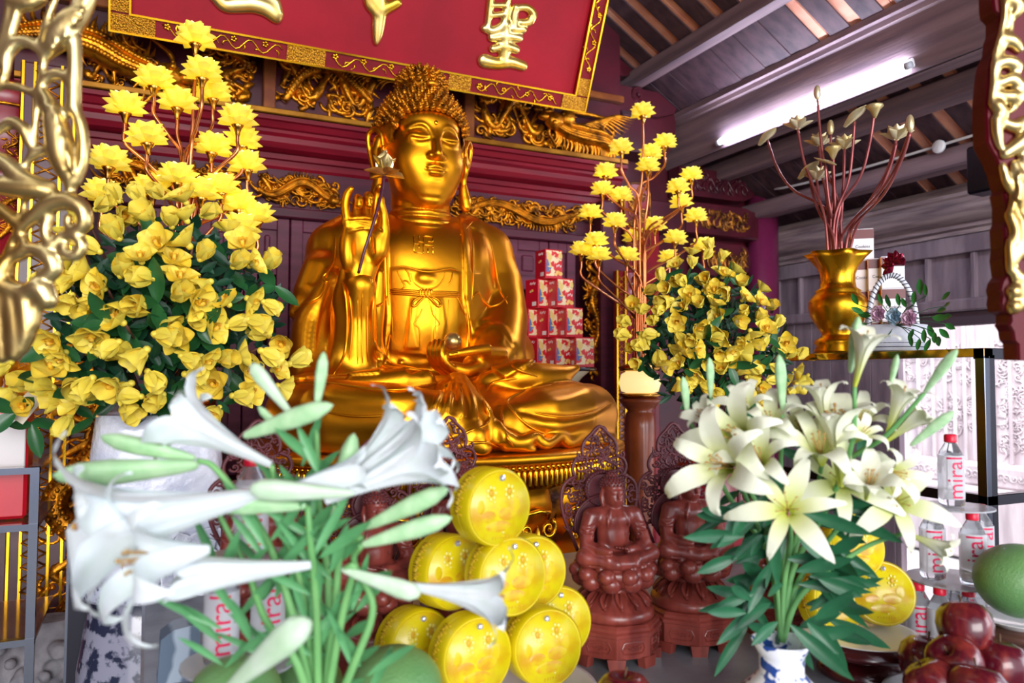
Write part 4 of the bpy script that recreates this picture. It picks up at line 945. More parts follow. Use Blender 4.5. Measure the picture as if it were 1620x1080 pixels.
# ---------------------------------------------------------------- small carved wooden buddhas
rosew = mat('polished_rosewood', '94443a', '6a2a24', rough=.3, scale=14, stretch=(3, 3, .6), spec=.6, coat=.15)
rosed = mat('carved_rosewood_openwork', '6e343a', '4e2026', rough=.4, scale=14)
def small_buddha():
    V = Vol((-.098, -.09, .145), (.098, .075, .385), .0015); s = V.stroke; e = V.ell
    e((0, 0, .235), (.031, .023, .050), .006); e((0, -.002, .262), (.038, .023, .019), .010)
    s([(-.036, .002, .270), (0, .002, .276), (.036, .002, .270)], [.0135, .015, .0135], .01)
    s([(0, 0, .278), (0, 0, .292)], .0115, .004)
    e((0, -.003, .310), (.0185, .0205, .0235), .004); e((0, -.007, .298), (.015, .0155, .014), .006)
    for q in (-1, 1):
        s([(q*.0185, .002, .318), (q*.0205, .004, .305), (q*.0195, .001, .291)], [.004, .0045, .004], .002)
        e((q*.0075, -.0205, .3115), (.0045, .003, .002), .001); V.line([(q*.003, -.022, .3165), (q*.008, -.023, .3185), (q*.014, -.019, .316)], .0022, .0012, sp=3)
        V.line([(q*.003, -.023, .310), (q*.012, -.021, .310)], .0019, -.0012, sp=0)
    s([(0, -.023, .316), (0, -.0265, .305)], [.0022, .0036], .002); s([(-.005, -.0225, .2985), (.005, -.0225, .2985)], .0022, .001); V.line([(-.006, -.024, .2985), (.006, -.024, .2985)], .0018, -.0014, sp=0)
    V.ell((0, .003, .328), (.0225, .0235, .0175), .002); e((0, .004, .345), (.0105, .0105, .0095), .003)
    # arms: right hand on the knee, left hand in the lap
    s([(-.042, .002, .268), (-.053, -.002, .24), (-.058, -.014, .217)], [.0155, .0135, .012], .005); s([(-.058, -.014, .217), (-.046, -.040, .212), (-.034, -.054, .211)], [.0115, .009, .0065], .003)
    s([(.042, .002, .268), (.053, -.002, .24), (.056, -.014, .217)], [.0155, .014, .0125], .005); s([(.054, -.012, .216), (.034, -.032, .207), (.010, -.040, .209)], [.012, .010, .0075], .004)
    for i in range(4): s([(.012-.003*i, -.043+.003*i, .209), (.002-.004*i, -.045+.004*i, .213)], .0026, .001); s([(-.030-.003*i, -.048, .207), (-.027-.0035*i, -.056, .199)], .0026, .001)
    # crossed legs
    e((0, -.01, .188), (.060, .046, .014), .006)
    s([(-.02, .0, .198), (-.062, -.02, .197)], [.018, .0175], .008); s([(.02, .0, .198), (.062, -.02, .197)], [.018, .0175], .008)
    s([(-.064, -.022, .194), (-.02, -.056, .188), (.012, -.056, .186)], [.0165, .014, .010], .006); s([(.064, -.022, .194), (.02, -.050, .193), (-.016, -.050, .192)], [.0165, .013, .009], .005)
    for k in range(5): V.line([(-.008+.004*k, -.045, .200), (-.014+.007*k, -.062, .188), (-.02+.01*k, -.064, .178)], .0022, .0026 if k % 2 == 0 else -.002, sp=3)
    # robe folds
    for q in (-1, 1):
        V.line([(q*.012, -.016, .284), (q*.021, -.024, .262), (q*.020, -.024, .235), (q*.016, -.024, .214)], .0030, .0050, sp=4)
        V.line([(q*.03, -.018, .274), (q*.036, -.020, .25), (q*.034, -.020, .225)], .0028, -.0035, sp=4)
        for k in range(4): V.line([(q*.040, -.016, .255-.010*k), (q*.055, -.014, .250-.011*k), (q*.068, -.004, .254-.010*k)], .0026, -.0034, sp=3)
        for k in range(4): V.line([(q*.024, -.056+.004*k, .182+.006*k), (q*.05, -.046+.003*k, .184+.007*k), (q*.078, -.02, .186+.006*k)], .0026, -.0036, sp=3)
    V.line([(-.028, -.026, .236), (0, -.032, .232), (.028, -.022, .236)], .0028, .0045, sp=3); V.line([(-.02, -.028, .262), (0, -.03, .256), (.02, -.028, .262)], .0018, .0014, sp=3)
    sl, g = V.sub((-.1, -.1, .13), (.1, .1, .178)); V.D[sl] = np.maximum(V.D[sl], .176-g[2])
    body = V.mesh('seated_figure', rosew)
    b = MB()
    for i in range(7):
        z = .319+.0045*i; 
        for j in range(20):
            a = j*2*PI/20+i*.16; r = .0225*math.sqrt(max(0, 1-((z-.328)/.0185)**2)); d = (math.cos(a), math.sin(a))
            if d[1] < -.1 and z < .3245: continue
            b.ball((d[0]*r, .003+d[1]*r*1.04, z), .0027, 5, 4)
    for i in range(3):
        for j in range(10): a = j*.63+i; r = .0105*math.cos(i*.5); b.ball((math.cos(a)*r, .004+math.sin(a)*r, .345+.0095*math.sin(i*.5)), .0025, 5, 4)
    hair_ = b.mesh('hair', rosed)
    # pedestal: octagonal foot, waist, lotus
    P = {}
    def octa(prof):
        m = MB(); G = [[(r*math.cos(PI/8+k*PI/4), r*math.sin(PI/8+k*PI/4), z) for k in range(8)] for r, z in prof]; m.grid(G, cv=True, flip=True); m.f.append(tuple(range(8))); n_ = len(m.v); m.f.append(tuple(range(n_-8, n_))[::-1]); return m
    m = octa([(.083, .018), (.083, .056), (.087, .058), (.087, .064), (.083, .067), (.083, .072), (.078, .077), (.07, .079)])
    for k in range(8):
        a = k*PI/4; x, y = .075*math.cos(a), .075*math.sin(a); rM = Matrix.Translation((0, 0, 0))@Matrix.Rotation(a+PI/2, 4, 'Z'); t = MB()
        t.tube([(u*.022, -.0775, .038+v*.011) for u, v in ((-1, 0), (-.8, .9), (0, 1), (.8, .9), (1, 0), (.8, -.9), (0, -1), (-.8, -.9), (-1, 0))], .0012, 5)
        for i in range(5): spiral(t, (-.014+.007*i, .038), .0055, i*1.9, 1, (-1)**i, .0016, -.0765, 5)
        m.add([rM@Vector(p) for p in t.v], t.f)
        a = PI/8+k*PI/4; 
        t = MB().prism([(-.013, 0), (-.009, 0), (.009, 0), (.013, 0), (.016, .02), (-.016, .02)], -.084, -.068); rM = Matrix.Rotation(a+PI/2, 4, 'Z'); m.add([rM@Vector(p) for p in t.v], t.f)
    foot = m.mesh('octagonal_base', rosew, True, 30)
    m = MB().lathe([(.072, .078), (.074, .084), (.073, .094), (.069, .098), (.064, .102), (.055, .116), (.044, .128), (.04, .135), (.046, .14)], 40)
    for k in range(14):
        a = k*2*PI/14; d_ = Vector((math.cos(a)*.75, math.sin(a)*.75, -.62)); rpetal(m, lookM((.043*math.cos(a), .043*math.sin(a), .129), d_, (0, 0, -1)), .036, .020, -.5, .0, 7, 5); m.tube([(.045*math.cos(a), .045*math.sin(a), .128), (.060*math.cos(a), .060*math.sin(a), .114), (.068*math.cos(a), .068*math.sin(a), .103)], [.002, .0035, .003], 6)
    waist = m.mesh('pedestal_waist', rosew)
    m = MB(); m.lathe([(.03, .13), (.06, .145), (.067, .165), (.060, .177), (.0, .178)], 32)
    for row, (rr, z, s_, n_) in enumerate(((.055, .150, .0225, 9), (.064, .164, .0185, 10), (.058, .177, .012, 13))):
        for k in range(n_):
            a = (k+.5*row)*2*PI/n_; m.ball((rr*math.cos(a), rr*math.sin(a), z), (s_*.9, s_*.9, s_*.85), 9, 6)
    lotus_ = m.mesh('lotus_seat', rosew)
    # mandorla behind
    m = MB(); yb = .055
    def arc(cx_, cz_, r, a0, a1, n_=16): return [(cx_+r*math.cos(a), yb, cz_+r*math.sin(a)) for a in np.linspace(a0, a1, n_)]
    top = [(-.034, .378), (-.036, .392), (-.031, .408), (-.018, .422), (0, .438), (.018, .422), (.031, .408), (.036, .392), (.034, .378)]
    m.tube(spline([(x, yb, z) for x, z in top], 4), .0036, 6)
    for q in (-1, 1):
        m.tube(spline([(q*.034, yb, .378), (q*.050, yb, .370), (q*.056, yb, .352), (q*.050, yb, .336), (q*.058, yb, .335), (q*.075, yb, .318), (q*.078, yb, .285), (q*.070, yb, .25), (q*.055, yb, .215), (q*.045, yb, .19)], 4), .0036, 6)
    rd = random.Random(5)
    def inside(x, z):
        if z > .378: return abs(x) < .034*math.sqrt(max(0, 1-((z-.378)/.062)**1.4))
        if z > .336: return abs(x) < .052
        return abs(x) < .074-max(0, (.285-z))*.33
    pts = []
    for _ in range(900):
        x, z = rd.uniform(-.076, .076), rd.uniform(.2, .43)
        if not inside(x*1.06, z) or math.hypot(x, z-.312) < .033 or (abs(x) < .05 and z < .27): continue
        if all(math.hypot(x-a, z-c) > .0115 for a, c in pts): pts.append((x, z))
    for i, (x, z) in enumerate(pts):
        spiral(m, (x, z), .0085, rd.random()*6, 1.15, rd.choice((-1, 1)), .0026, yb, 5)
        if i % 2: flame(m, (x, z), (rd.uniform(-1, 1), rd.uniform(-1, 1)), .022, .0030, yb, .8, 5)
    for x, z in ((-.018, .385), (.018, .385), (0, .40), (0, .42)): m.tube([(x-.012, yb, z-.01), (x, yb, z+.008), (x+.012, yb, z-.01)], .0018, 5)
    m.tube([(0, yb-.006, .17), (0, yb, .25)], .006, 6)
    mand = m.mesh('openwork_mandorla', rosed)
    m = MB()
    t = [(.034, -.003), (.036, 0), (.034, .003)]
    G = []
    for r, yy in ((.030, .0), (.034, -.004), (.038, 0), (.034, .003)): G.append([(r*math.cos(a), yb-.012+yy, .313+r*math.sin(a)) for a in np.arange(36)*2*PI/36])
    G.append(G[0]); m.grid(G, cv=True)
    for k in range(36): a = k*2*PI/36; m.ball((.034*math.cos(a), yb-.0165, .313+.034*math.sin(a)), .0022, 5, 4)
    m.ball((0, yb-.01, .313), (.031, .0015, .031), 24, 6); m.ball((0, yb-.012, .245), (.056, .003, .055), 30, 8)
    m.tube([(.057*math.cos(a), yb-.014, .245+.056*math.sin(a)) for a in np.linspace(-.3, PI+.3, 30)], .003, 6)
    for q in (-1, 1): m.tube([(q*.02, .03, .178), (q*.03, yb-.012, .20)], .005, 6)
    halo = m.mesh('halo', rosed)
    return (('seated_figure', body), ('octagonal_base', foot), ('pedestal_waist', waist), ('lotus_seat', lotus_), ('openwork_mandorla', mand), ('halo', halo), ('hair', hair_))
parts = small_buddha()
def put_small(x, y, rz, s, label):
    t = thing('wooden_buddha_statuette', (x, y, TZ), label, 'statuette', 'row of small carved wooden buddha statuettes', rz); t.scale = (s*1.08, s*1.08, s)
    fig = None
    for nm, me in parts:
        o = link(nm, me, fig if nm == 'hair' else t)
        if nm == 'seated_figure': fig = o
    return t
sp0 = PZ(970, 1034, TZ); sp1 = PZ(1092, 1014, TZ)
put_small(sp0[0], sp0[1], math.radians(-6), .965, 'small rosewood buddha statuette on an octagonal base just right of the near yellow round boxes')
put_small(sp1[0], sp1[1], math.radians(-4), .97, 'small rosewood buddha statuette whose head is hidden by the pale yellow lilies')
put_small(.555, 1.40, math.radians(6), 1.0, 'small rosewood statuette behind the near yellow boxes, only its openwork mandorla showing')
put_small(.365, 1.33, math.radians(-4), .92, 'small rosewood statuette seen between the white lily buds left of the yellow boxes')
put_small(.19, 1.42, math.radians(4), 1.0, 'leftmost small rosewood statuette, half hidden behind the white lily stems')
put_small(1.20, 1.22, math.radians(14), .92, 'small rosewood statuette hidden behind the lily leaves at the right end of the row')
# dark cloth and shelf edge behind the statuettes
# ---------------------------------------------------------------- stacked red snack boxes on a footed bowl
bowl_c = PY(880, 583, 3.12)
bw = thing('offering_bowl', (bowl_c[0], bowl_c[1], .77), 'wide cream bowl with a black rim carrying the red boxes, on a tall foot', 'bowl')
hb_ = bowl_c[2]-.77
MB().lathe([(.09, 0), (.09, .02), (.03, .05), (.03, hb_-.14), (.06, hb_-.11), (.12, hb_-.04), (.15, hb_-.014), (.15, hb_-.01), (0, hb_-.012)], 40).obj('bowl_body', mat('cream_glaze', 'd8d0b0', rough=.2, coat=.5), bw)
MB().lathe([(0, hb_-.012), (.175, hb_-.012), (.185, hb_-.002), (.182, hb_+.006), (.17, hb_+.002), (0, hb_)], 48).obj('black_rim', mat('black_tray', '17181c', rough=.2, coat=.5), bw)
redp = mat('red_cardboard', 'd3142c', 'c40f28', rough=.35, scale=6, coat=.2); artm = mat('printed_snack_picture', 'efdcb4', 'd62a34', rough=.4, scale=30, contrast=(.52, .56), detail=3, coat=.2)
artb = mat('printed_blue_cream', 'e4c878', '5a74a8', rough=.35, scale=34, contrast=(.52, .56), detail=2); cookie = mat('printed_cookie', 'e8b050', 'f6d890', rough=.4, scale=60); whitep = mat('white_print', 'f6f2ee', rough=.4)
bx = .092; bh = .134
def snack_box():
    A = []
    A.append(('carton', MB().box((-bx/2, -bx/2, 0), (bx/2, bx/2, bh), bev=.002).mesh('carton', redp, False)))
    b = MB(); f = -bx/2-.0012
    b.prism([(-.040, .012), (.0, .012), (.012, .03), (.004, .055), (.018, .075), (.040, .085), (.040, .128), (-.042, .128)], f, f+.002); A.append(('front_picture', b.mesh('front_picture', artm, False)))
    b = MB(); b.prism([(-.041, .03), (-.03, .028), (-.012, .05), (-.02, .075), (-.008, .10), (-.03, .122), (-.041, .12)], f-.001, f+.001); b.ball((.034, f, .105), (.011, .0015, .016), 12, 6); A.append(('printed_figure', b.mesh('printed_figure', artb, False)))
    b = MB()
    for (x, z, r) in ((.02, .03, .011), (.034, .024, .012), (.01, .02, .009)): b.ball((x, f-.0006, z), (r, .0014, r*.8), 12, 6)
    A.append(('front_cookies', b.mesh('front_cookies', cookie))); b = MB()
    for (z, r) in ((.082, .008), (.078, .007)): b.ball((-bx/2-.0006, -.004+(.012 if r < .008 else 0), z), (.0014, r, r*.8), 10, 6)
    A.append(('printed_cookies', b.mesh('printed_cookies', cookie)))
    b = MB()
    for x0, z0 in ((.012, .052), (.022, .056), (.032, .052)): b.tube([(x0, f-.001, z0), (x0+.002, f-.001, z0+.010), (x0+.006, f-.001, z0+.012), (x0+.004, f-.001, z0+.002)], .0014, 4)
    A.append(('front_lettering', b.mesh('front_lettering', whitep, False))); b = MB()
    for y0, z0 in ((-.02, .108), (-.01, .111), (.0, .108), (.01, .110)): b.tube([(-bx/2-.001, y0, z0), (-bx/2-.001, y0-.003, z0+.008), (-bx/2-.001, y0-.006, z0+.009)], .0013, 4)
    A.append(('side_lettering', b.mesh('side_lettering', whitep, False))); b = MB()
    b.box((-bx/2-.0014, -.03, .012), (-bx/2, -.005, .03)); A.append(('side_label', b.mesh('side_label', whitep, False)))
    return A
sb = snack_box(); rows = [[(869, 14)], [(835, -4), (860+2, 6)], [(826, -8), (853-2, -10), (881, 8)], [(818, -18), (836+2, -12), (867, 6), (893, 20)]]
lbl = ['red snack carton alone on the very top of the stack', 'red snack carton, left of the two in the second row from the top', 'red snack carton, right of the two in the second row from the top', 'red snack carton, left one of the three in the third row from the top', 'red snack carton, middle one of the three in the third row from the top', 'red snack carton, right one of the three in the third row from the top', 'red snack carton, leftmost of the bottom row, partly behind the golden sleeve', 'red snack carton, second from left in the bottom row', 'red snack carton, third from left in the bottom row', 'red snack carton, rightmost of the bottom row beside the dragon bracket']
rows_c = [[868], [853, 885], [838, 869, 900], [826, 852, 883, 919]]; angs = [[3], [14, 6], [12, 14, 4], [12, 14, 6, -8]]
i = 0
for r in range(4):
    for j, cxp in enumerate(rows_c[r]):
        wy = 3.13+.068*((len(rows_c[r])-1)/2-j); X = PY(cxp, 500, wy)[0]; z = bowl_c[2]+.006+(3-r)*(bh+.0005)
        t = thing('snack_carton', (X, wy, z), lbl[i], 'box', 'red snack cartons stacked beside the statue', math.radians(angs[r][j]))
        for nm, me in sb: link(nm, me, t)
        i += 1
# ---------------------------------------------------------------- electric lotus lamps
glow = mat('glowing_lotus_petal', 'fff27a', rough=.4, emit='fff03c', estr=.16)
_nt = glow.node_tree; _tr = _nt.nodes.new('ShaderNodeBsdfTranslucent'); _tr.inputs[0].default_value = (*lin('fff478'), 1); _mx = _nt.nodes.new('ShaderNodeMixShader'); _mx.inputs[0].default_value = .5
_out = [n for n in _nt.nodes if n.type == 'OUTPUT_MATERIAL'][0]; _nt.links.new(_nt.nodes['Principled BSDF'].outputs[0], _mx.inputs[1]); _nt.links.new(_tr.outputs[0], _mx.inputs[2]); _nt.links.new(_mx.outputs[0], _out.inputs[0])
glow2 = mat('glowing_inner_petal', 'fff6a0', rough=.4, emit='fff59a', estr=.75)
glowc = mat('glowing_lotus_heart', 'fffbd0', rough=.4, emit='fff6b0', estr=7)
brass = mat('brass', 'd8a048', 'b07a2c', rough=.25, metal=1, scale=9)
def lotus_meshes():
    out_ = []
    for rings in (((7, 1.62, .060, .044, .14, .2, -.002), (7, 1.28, .064, .044, .18, 0, 0), (7, .98, .062, .044, .20, .45, .004)), ((6, .72, .056, .040, .14, .1, .004), (5, .36, .048, .034, .08, .4, .005))):
        b = MB()
        for (n, tilt, L, W, cu, a0, z0) in rings:
            for k in range(n):
                a = a0+k*2*PI/n; d = Vector((math.sin(tilt)*math.cos(a), math.sin(tilt)*math.sin(a), math.cos(tilt))); M = lookM((d.x*.006, d.y*.006, z0), d, (0, 0, 1)); rpetal(b, M, L, W, .75, cu, n=8, m=7, p=.7, tipp=.25)
        out_.append(b)
    pet = out_[0].mesh('lotus_flower', glow); inner = out_[1].mesh('inner_petals', glow2)
    cup = MB().lathe([(.004, -.034), (.007, -.03), (.008, -.022), (.013, -.010), (.020, -.002), (.018, 0)], 14).mesh('calyx', brass)
    heart = MB().ball((0, 0, .016), (.012, .012, .016), 12, 8).mesh('bulb', glowc)
    return pet, cup, heart, inner
LM = lotus_meshes()
def lamp_tree(label, base_px, Y, fl_, s, spread, trunk_px, tilt=0):
    rd = random.Random(int(base_px[0])); bp = PY(base_px[0], base_px[1], Y); t = thing('lotus_lamp_tree', bp, label, 'lamp', 'lotus lamp trees flanking the statue')
    for i, (x, y) in enumerate(fl_):
        yy = Y+rd.uniform(-1, 1)*spread; p = PY(x, y+8, yy); 
        f = link('lotus_flower', LM[0], t, loc=tuple(p-bp)); f.scale = (s, s, s*1.15); f.rotation_euler = (rd.uniform(-.1, .12), rd.uniform(-.1, .1), rd.random()*6)
        link('calyx', LM[1], f); link('bulb', LM[2], f); link('inner_petals', LM[3], f)
        end = np.array(tuple(f.location))+(0, 0, -.034*s)
        x0 = rd.uniform(-.03, .03)*s; y0 = rd.uniform(-.03, .03); dx, dyy = end[0], end[1]; H = end[2]
        side = dx/.1/s; lo = max(.12, H-(.13+.42*abs(dx))) if abs(dx) > .03 else H*.6
        lo = min(lo, H*.8)
        pts = [(x0, y0, 0), (x0+dx*.02, y0, lo*.6), (x0+dx*.07, y0+dyy*.1, lo), (dx*.55, dyy*.6, lo+(H-lo)*.38), (dx*.98, dyy, lo+(H-lo)*.70), (dx*1.0, dyy, H-.02), tuple(end)]
        MB().tube(spline(pts, 6), .0058*s, 8, up=(0, 1, 0)).obj('stem', copper, t)
    return t, bp
FLL = [(309, 61), (320, 115), (244, 128), (281, 163), (337, 148), (198, 170), (376, 189), (233, 218), (335, 233), (383, 222), (172, 256), (391, 261), (161, 307), (240, 300), (318, 304), (350, 297), (378, 324), (407, 342), (381, 359), (281, 281)]
FLR = [(1017, 175), (1052, 223), (983, 232), (1029, 240), (1025, 261), (958, 270), (953, 298), (1094, 275), (1073, 294), (983, 308), (1078, 318), (934, 335), (1101, 340), (973, 349), (1004, 372), (1068, 375), (1036, 354), (943, 379), (920, 394), (948, 402), (1112, 386), (992, 402), (1059, 405)]
lt, lb_ = lamp_tree('tall lotus lamp tree with glowing yellow flowers above the left orchid bouquet', (290, 640), 2.62, FLL, 1.0, .08, None)
rt, rb_ = lamp_tree('lotus lamp tree with glowing yellow flowers right of the stacked red cartons', (1012, 585), 3.0, FLR, .95, .10, None)
# lamp feet: brass dish, lit porcelain drum, turned wooden stand reaching the floor
def lamp_foot(t, bp, s=1):
    z = -bp[2]
    MB().lathe([(.02, -.005), (.09, -.005), (.10, .012), (.085, .02), (.05, .03), (.035, .05), (.0, .05)], 32).obj('brass_dish', brass, t)
    MB().lathe([(.05, -.11), (.085, -.10), (.098, -.06), (.085, -.02), (.06, -.006)], 32).obj('lit_porcelain_drum', mat('lit_porcelain', 'fff0b0', rough=.3, emit='ffe9a0', estr=.6), t)
    MB().lathe([(.07, -.13), (.09, -.125), (.10, -.115), (.09, -.108), (.05, -.106)], 32).obj('brass_ring', brass, t)
    MB().lathe([(.13, z), (.13, z+.04), (.09, z+.08), (.06, z+.25), (.055, z+.5), (.07, -.26), (.065, -.20), (.055, -.19), (.075, -.17), (.09, -.15), (.10, -.14), (.08, -.13), (0, -.13)], 32).obj('turned_stand', mat('turned_wood_stand', 'a0502c', '7e3a1e', rough=.3, scale=8, coat=.3), t)
lamp_foot(rt, rb_); lamp_foot(lt, lb_)
# ---------------------------------------------------------------- orchid bouquets
yel = mat('yellow_orchid_petal', 'fbe860', 'f4d63a', rough=.5, scale=40, contrast=(.3, .7), sss=.3, sssr=.012)
yelo = mat('orchid_lip', 'f4cc38', 'd88a28', rough=.45, scale=160, contrast=(.45, .65))
grn = mat('glossy_green_leaf', '2f6a34', '17432a', rough=.32, scale=18, contrast=(.35, .7))
grnd = mat('fern_green', '1f5134', '123626', rough=.45, scale=20)
twig = mat('brown_twig', '6a4030', '4c2c24', rough=.6, scale=20)
def orchid_meshes(seed, open_):
    rd = random.Random(seed); b = MB()
    for k in range(5):
        a = k*2*PI/5+rd.uniform(-.12, .12)+.3; tilt = open_+rd.uniform(-.12, .12); d = Vector((math.sin(tilt)*math.cos(a), math.sin(tilt)*math.sin(a), math.cos(tilt)))
        rpetal(b, lookM((0, 0, 0), d, (0, 0, 1)), .037*rd.uniform(.92, 1.08), .034*rd.uniform(.9, 1.1), .8, .30 if open_ < .95 else .12, n=9, m=7, p=.62)
    b.ball((0, 0, -.001), (.006, .006, .006), 8, 5)
    p = b.mesh('orchid_flower', yel)
    b = MB()
    for k in (-1, 0, 1): petal(b, lookM((0, 0, .004), (k*.6, .5, .8), (0, 0, 1)), .018, .012, .9, .2, n=5, m=4)
    b.tube([(0, 0, 0), (0, -.004, .012), (0, .0, .02)], .0035, 6); l = b.mesh('flower_lip', yelo); return p, l
OM = [orchid_meshes(i, o) for i, o in enumerate((.55, .8, 1.05, 1.3))]
def leaf_mesh(L, W, bend=.25, n=7):
    b = MB(); G = []
    for i in range(n):
        t = i/(n-1); w = W*math.sin(PI*min(1, t*.97+.03))**.8*.5
        G.append([(s_*w, abs(s_)*w*.35+bend*L*t*t, L*t) for s_ in (-1, -.5, 0, .5, 1)])
    b.grid(G); return b
def inpoly(x, y, P):
    c = False; n = len(P)
    for i in range(n):
        a, b = P[i], P[(i+1) % n]
        if (a[1] > y) != (b[1] > y) and x < (b[0]-a[0])*(y-a[1])/(b[1]-a[1])+a[0]: c = not c
    return c
def bouquet(name, label, grp, poly, cpx, Yc, bulge, nflow, s, base, seed, leafpoly, nleaf, mind):
    rd = random.Random(seed); b0 = PY(base[0], base[1], Yc); t = thing(name, b0, label, 'bouquet', grp)
    xs = [p[0] for p in poly]; ys = [p[1] for p in poly]; hx, hy = (max(xs)-min(xs))/2, (max(ys)-min(ys))/2; pts = []; tries = 0
    while len(pts) < nflow and tries < 40000:
        tries += 1; x, y = rd.uniform(min(xs), max(xs)), rd.uniform(min(ys), max(ys))
        if not inpoly(x, y, poly) or any(math.hypot(x-a, y-c) < mind for a, c in pts): continue
        pts.append((x, y))
    root = b0+np.array((0, 0, -.02)); cen = PY(cpx[0], cpx[1], Yc)
    heads = []
    for (x, y) in pts:
        r = math.hypot((x-cpx[0])/hx, (y-cpx[1])/hy); Y = Yc-bulge*math.sqrt(max(0, 1-min(1, r)**2))+rd.uniform(-.04, .03); p = PY(x, y, Y)
        o_ = p-cen+np.array((0, -.12, 0)); o_ /= np.linalg.norm(o_); d = Vector(tuple(o_))+Vector((rd.uniform(-1.3, 1.3), rd.uniform(-.7, .9), rd.uniform(-.9, 1.0))); d.normalize()
        m_ = OM[rd.choice((0, 0, 0, 1, 1, 2, 2, 3))]; f = link('orchid_flower', m_[0], t); k = s*rd.uniform(.85, 1.12); M = lookM(p-b0, d, (0, 0, 1), k); f.matrix_local = M
        link('flower_lip', m_[1], f); heads.append((p-b0, d))
    # twigs (one every few flowers)
    for i in range(0, len(heads), 4):
        p, d = heads[i]; p = p-np.array(tuple(d))*.01; e = root-b0; m_ = (p+e)/2+np.array((0, .03, .06)); MB().tube(spline([tuple(e), tuple(m_), tuple(p)], 6), [.003]*13, 5).obj('twig', twig, t)
    lm = [leaf_mesh(.055, .022, .2).mesh('leaf', grn), leaf_mesh(.065, .026, .35).mesh('leaf', grn), leaf_mesh(.048, .024, .1).mesh('leaf', grn)]
    xs = [p[0] for p in leafpoly]; ys = [p[1] for p in leafpoly]; n = 0
    while n < nleaf:
        x, y = rd.uniform(min(xs), max(xs)), rd.uniform(min(ys), max(ys))
        if not inpoly(x, y, leafpoly): continue
        r = math.hypot((x-cpx[0])/hx, (y-cpx[1])/hy); Y = Yc-bulge*rd.choice((.86, 1.02))*math.sqrt(max(0, 1-min(1, r)**2))+rd.uniform(-.01, .09); p = PY(x, y, Y); a0 = rd.random()*6
        for k in range(3):
            o = link('leaf', lm[rd.randrange(3)], t); d = Vector((math.cos(a0+k*1.6), rd.uniform(-.9, .2), math.sin(a0+k*1.6)*.8)); o.matrix_local = lookM(p-b0, d, (rd.uniform(-.5, .5), -1, rd.uniform(-.3, .8)), s*rd.uniform(.8, 1.2)); n += 1
    # dense inner foliage nobody could count
    b = MB(); 
    for i in range(900):
        u = np.array([rd.gauss(0, 1), rd.gauss(0, 1), rd.gauss(0, 1)]); u /= np.linalg.norm(u); u *= rd.random()**.4*.86
        x = cpx[0]+u[0]*hx; y = cpx[1]-u[2]*hy
        if not inpoly(x, y, leafpoly): continue
        p = PY(x, y, Yc-bulge*.6+(u[1]+.35)*bulge*.55)-b0; L = rd.uniform(.03, .05)*s; M = lookM(p, (rd.uniform(-1, 1), rd.uniform(-1, 1), rd.uniform(-.6, 1)), (0, -1, .3)); lf = leaf_mesh(L, L*.36, .2, 4); b.add([M@Vector(q) for q in lf.v], lf.f)
    o = b.obj('inner_foliage', grnd, t); o['kind'] = 'stuff'
    return t
polyL = [(150, 330), (250, 285), (345, 335), (400, 395), (440, 440), (405, 500), (470, 560), (450, 610), (395, 640), (300, 660), (200, 640), (110, 660), (20, 640), (5, 570), (60, 560), (80, 520), (70, 450), (110, 380)]
leafL = [(150, 400), (260, 330), (350, 380), (430, 440), (450, 500), (400, 540), (450, 600), (380, 680), (250, 690), (160, 670), (60, 690), (10, 660), (20, 600), (80, 540), (90, 470)]
bouquet('orchid_bouquet', 'large bouquet of yellow orchids left of the statue, in the white relief vase', 'orchid bouquets beside the statue', polyL, (260, 500), 2.18, .30, 99, 1.42, (255, 690), 4, leafL, 120, 25)
polyR = [(1115, 385), (1180, 430), (1225, 480), (1245, 540), (1285, 590), (1250, 625), (1180, 650), (1110, 640), (1060, 600), (1000, 565), (990, 490), (1020, 450), (1060, 420), (1085, 400)]
leafR = [(1100, 410), (1170, 440), (1220, 490), (1240, 550), (1260, 610), (1200, 680), (1100, 700), (1040, 690), (1000, 620), (1010, 540), (1000, 480), (1060, 430)]
bouquet('orchid_bouquet', 'bouquet of yellow orchids right of the statue, below the right lotus lamp', 'orchid bouquets beside the statue', polyR, (1130, 540), 2.2, .28, 98, 1.22, (1130, 700), 9, leafR, 105, 17)
# their vases
ceram = mat('white_relief_porcelain', 'dfe3ee', 'c2c9dc', rough=.15, scale=12, coat=.5, bump=1.0, bscale=26)
vl = PY(250, 690, 2.18); v = thing('relief_vase', (vl[0], vl[1], 0), 'squared white porcelain vase with raised petals under the left orchid bouquet', 'vase')
zt = vl[2]+.06; hw = .155
b = MB(); G = []
for i in range(12):
    t = i/11; w = hw*(.9+.1*math.sin(t*PI)); z = zt-.40+.40*t; row = []
    for k in range(48):
        a = k*2*PI/48; q = (abs(math.cos(a))**4+abs(math.sin(a))**4)**(-.25); row.append((w*q*math.cos(a), w*q*math.sin(a), z))
    G.append(row)
G.append([(p[0]*.92, p[1]*.92, zt-.005) for p in G[-1]]); G.append([(p[0]*.9, p[1]*.9, zt-.1) for p in G[-2]]); b.grid(G, cv=True, flip=True); b.f.append(tuple(range(48))); n_ = len(b.v); b.f.append(tuple(range(n_-48, n_))[::-1]); b.obj('vase_body', ceram, v)
b = MB(); rd = random.Random(8)
for (ccx, zz) in ((-.02, zt-.27), (.07, zt-.33)):
    for ring in range(3):
        for k in range(10):
            a = k*.628+ring*.3; r = .03+.045*ring; petal(b, lookM((ccx+r*.5*math.cos(a), -hw-.002-.012*(3-ring)*.5, zz+r*.42*math.sin(a)), (math.cos(a), -.35, math.sin(a)*.8), (0, -1, 0)), .06, .045, .4, .15, n=6, m=4, th=.003)
b.obj('raised_petals', ceram, v)
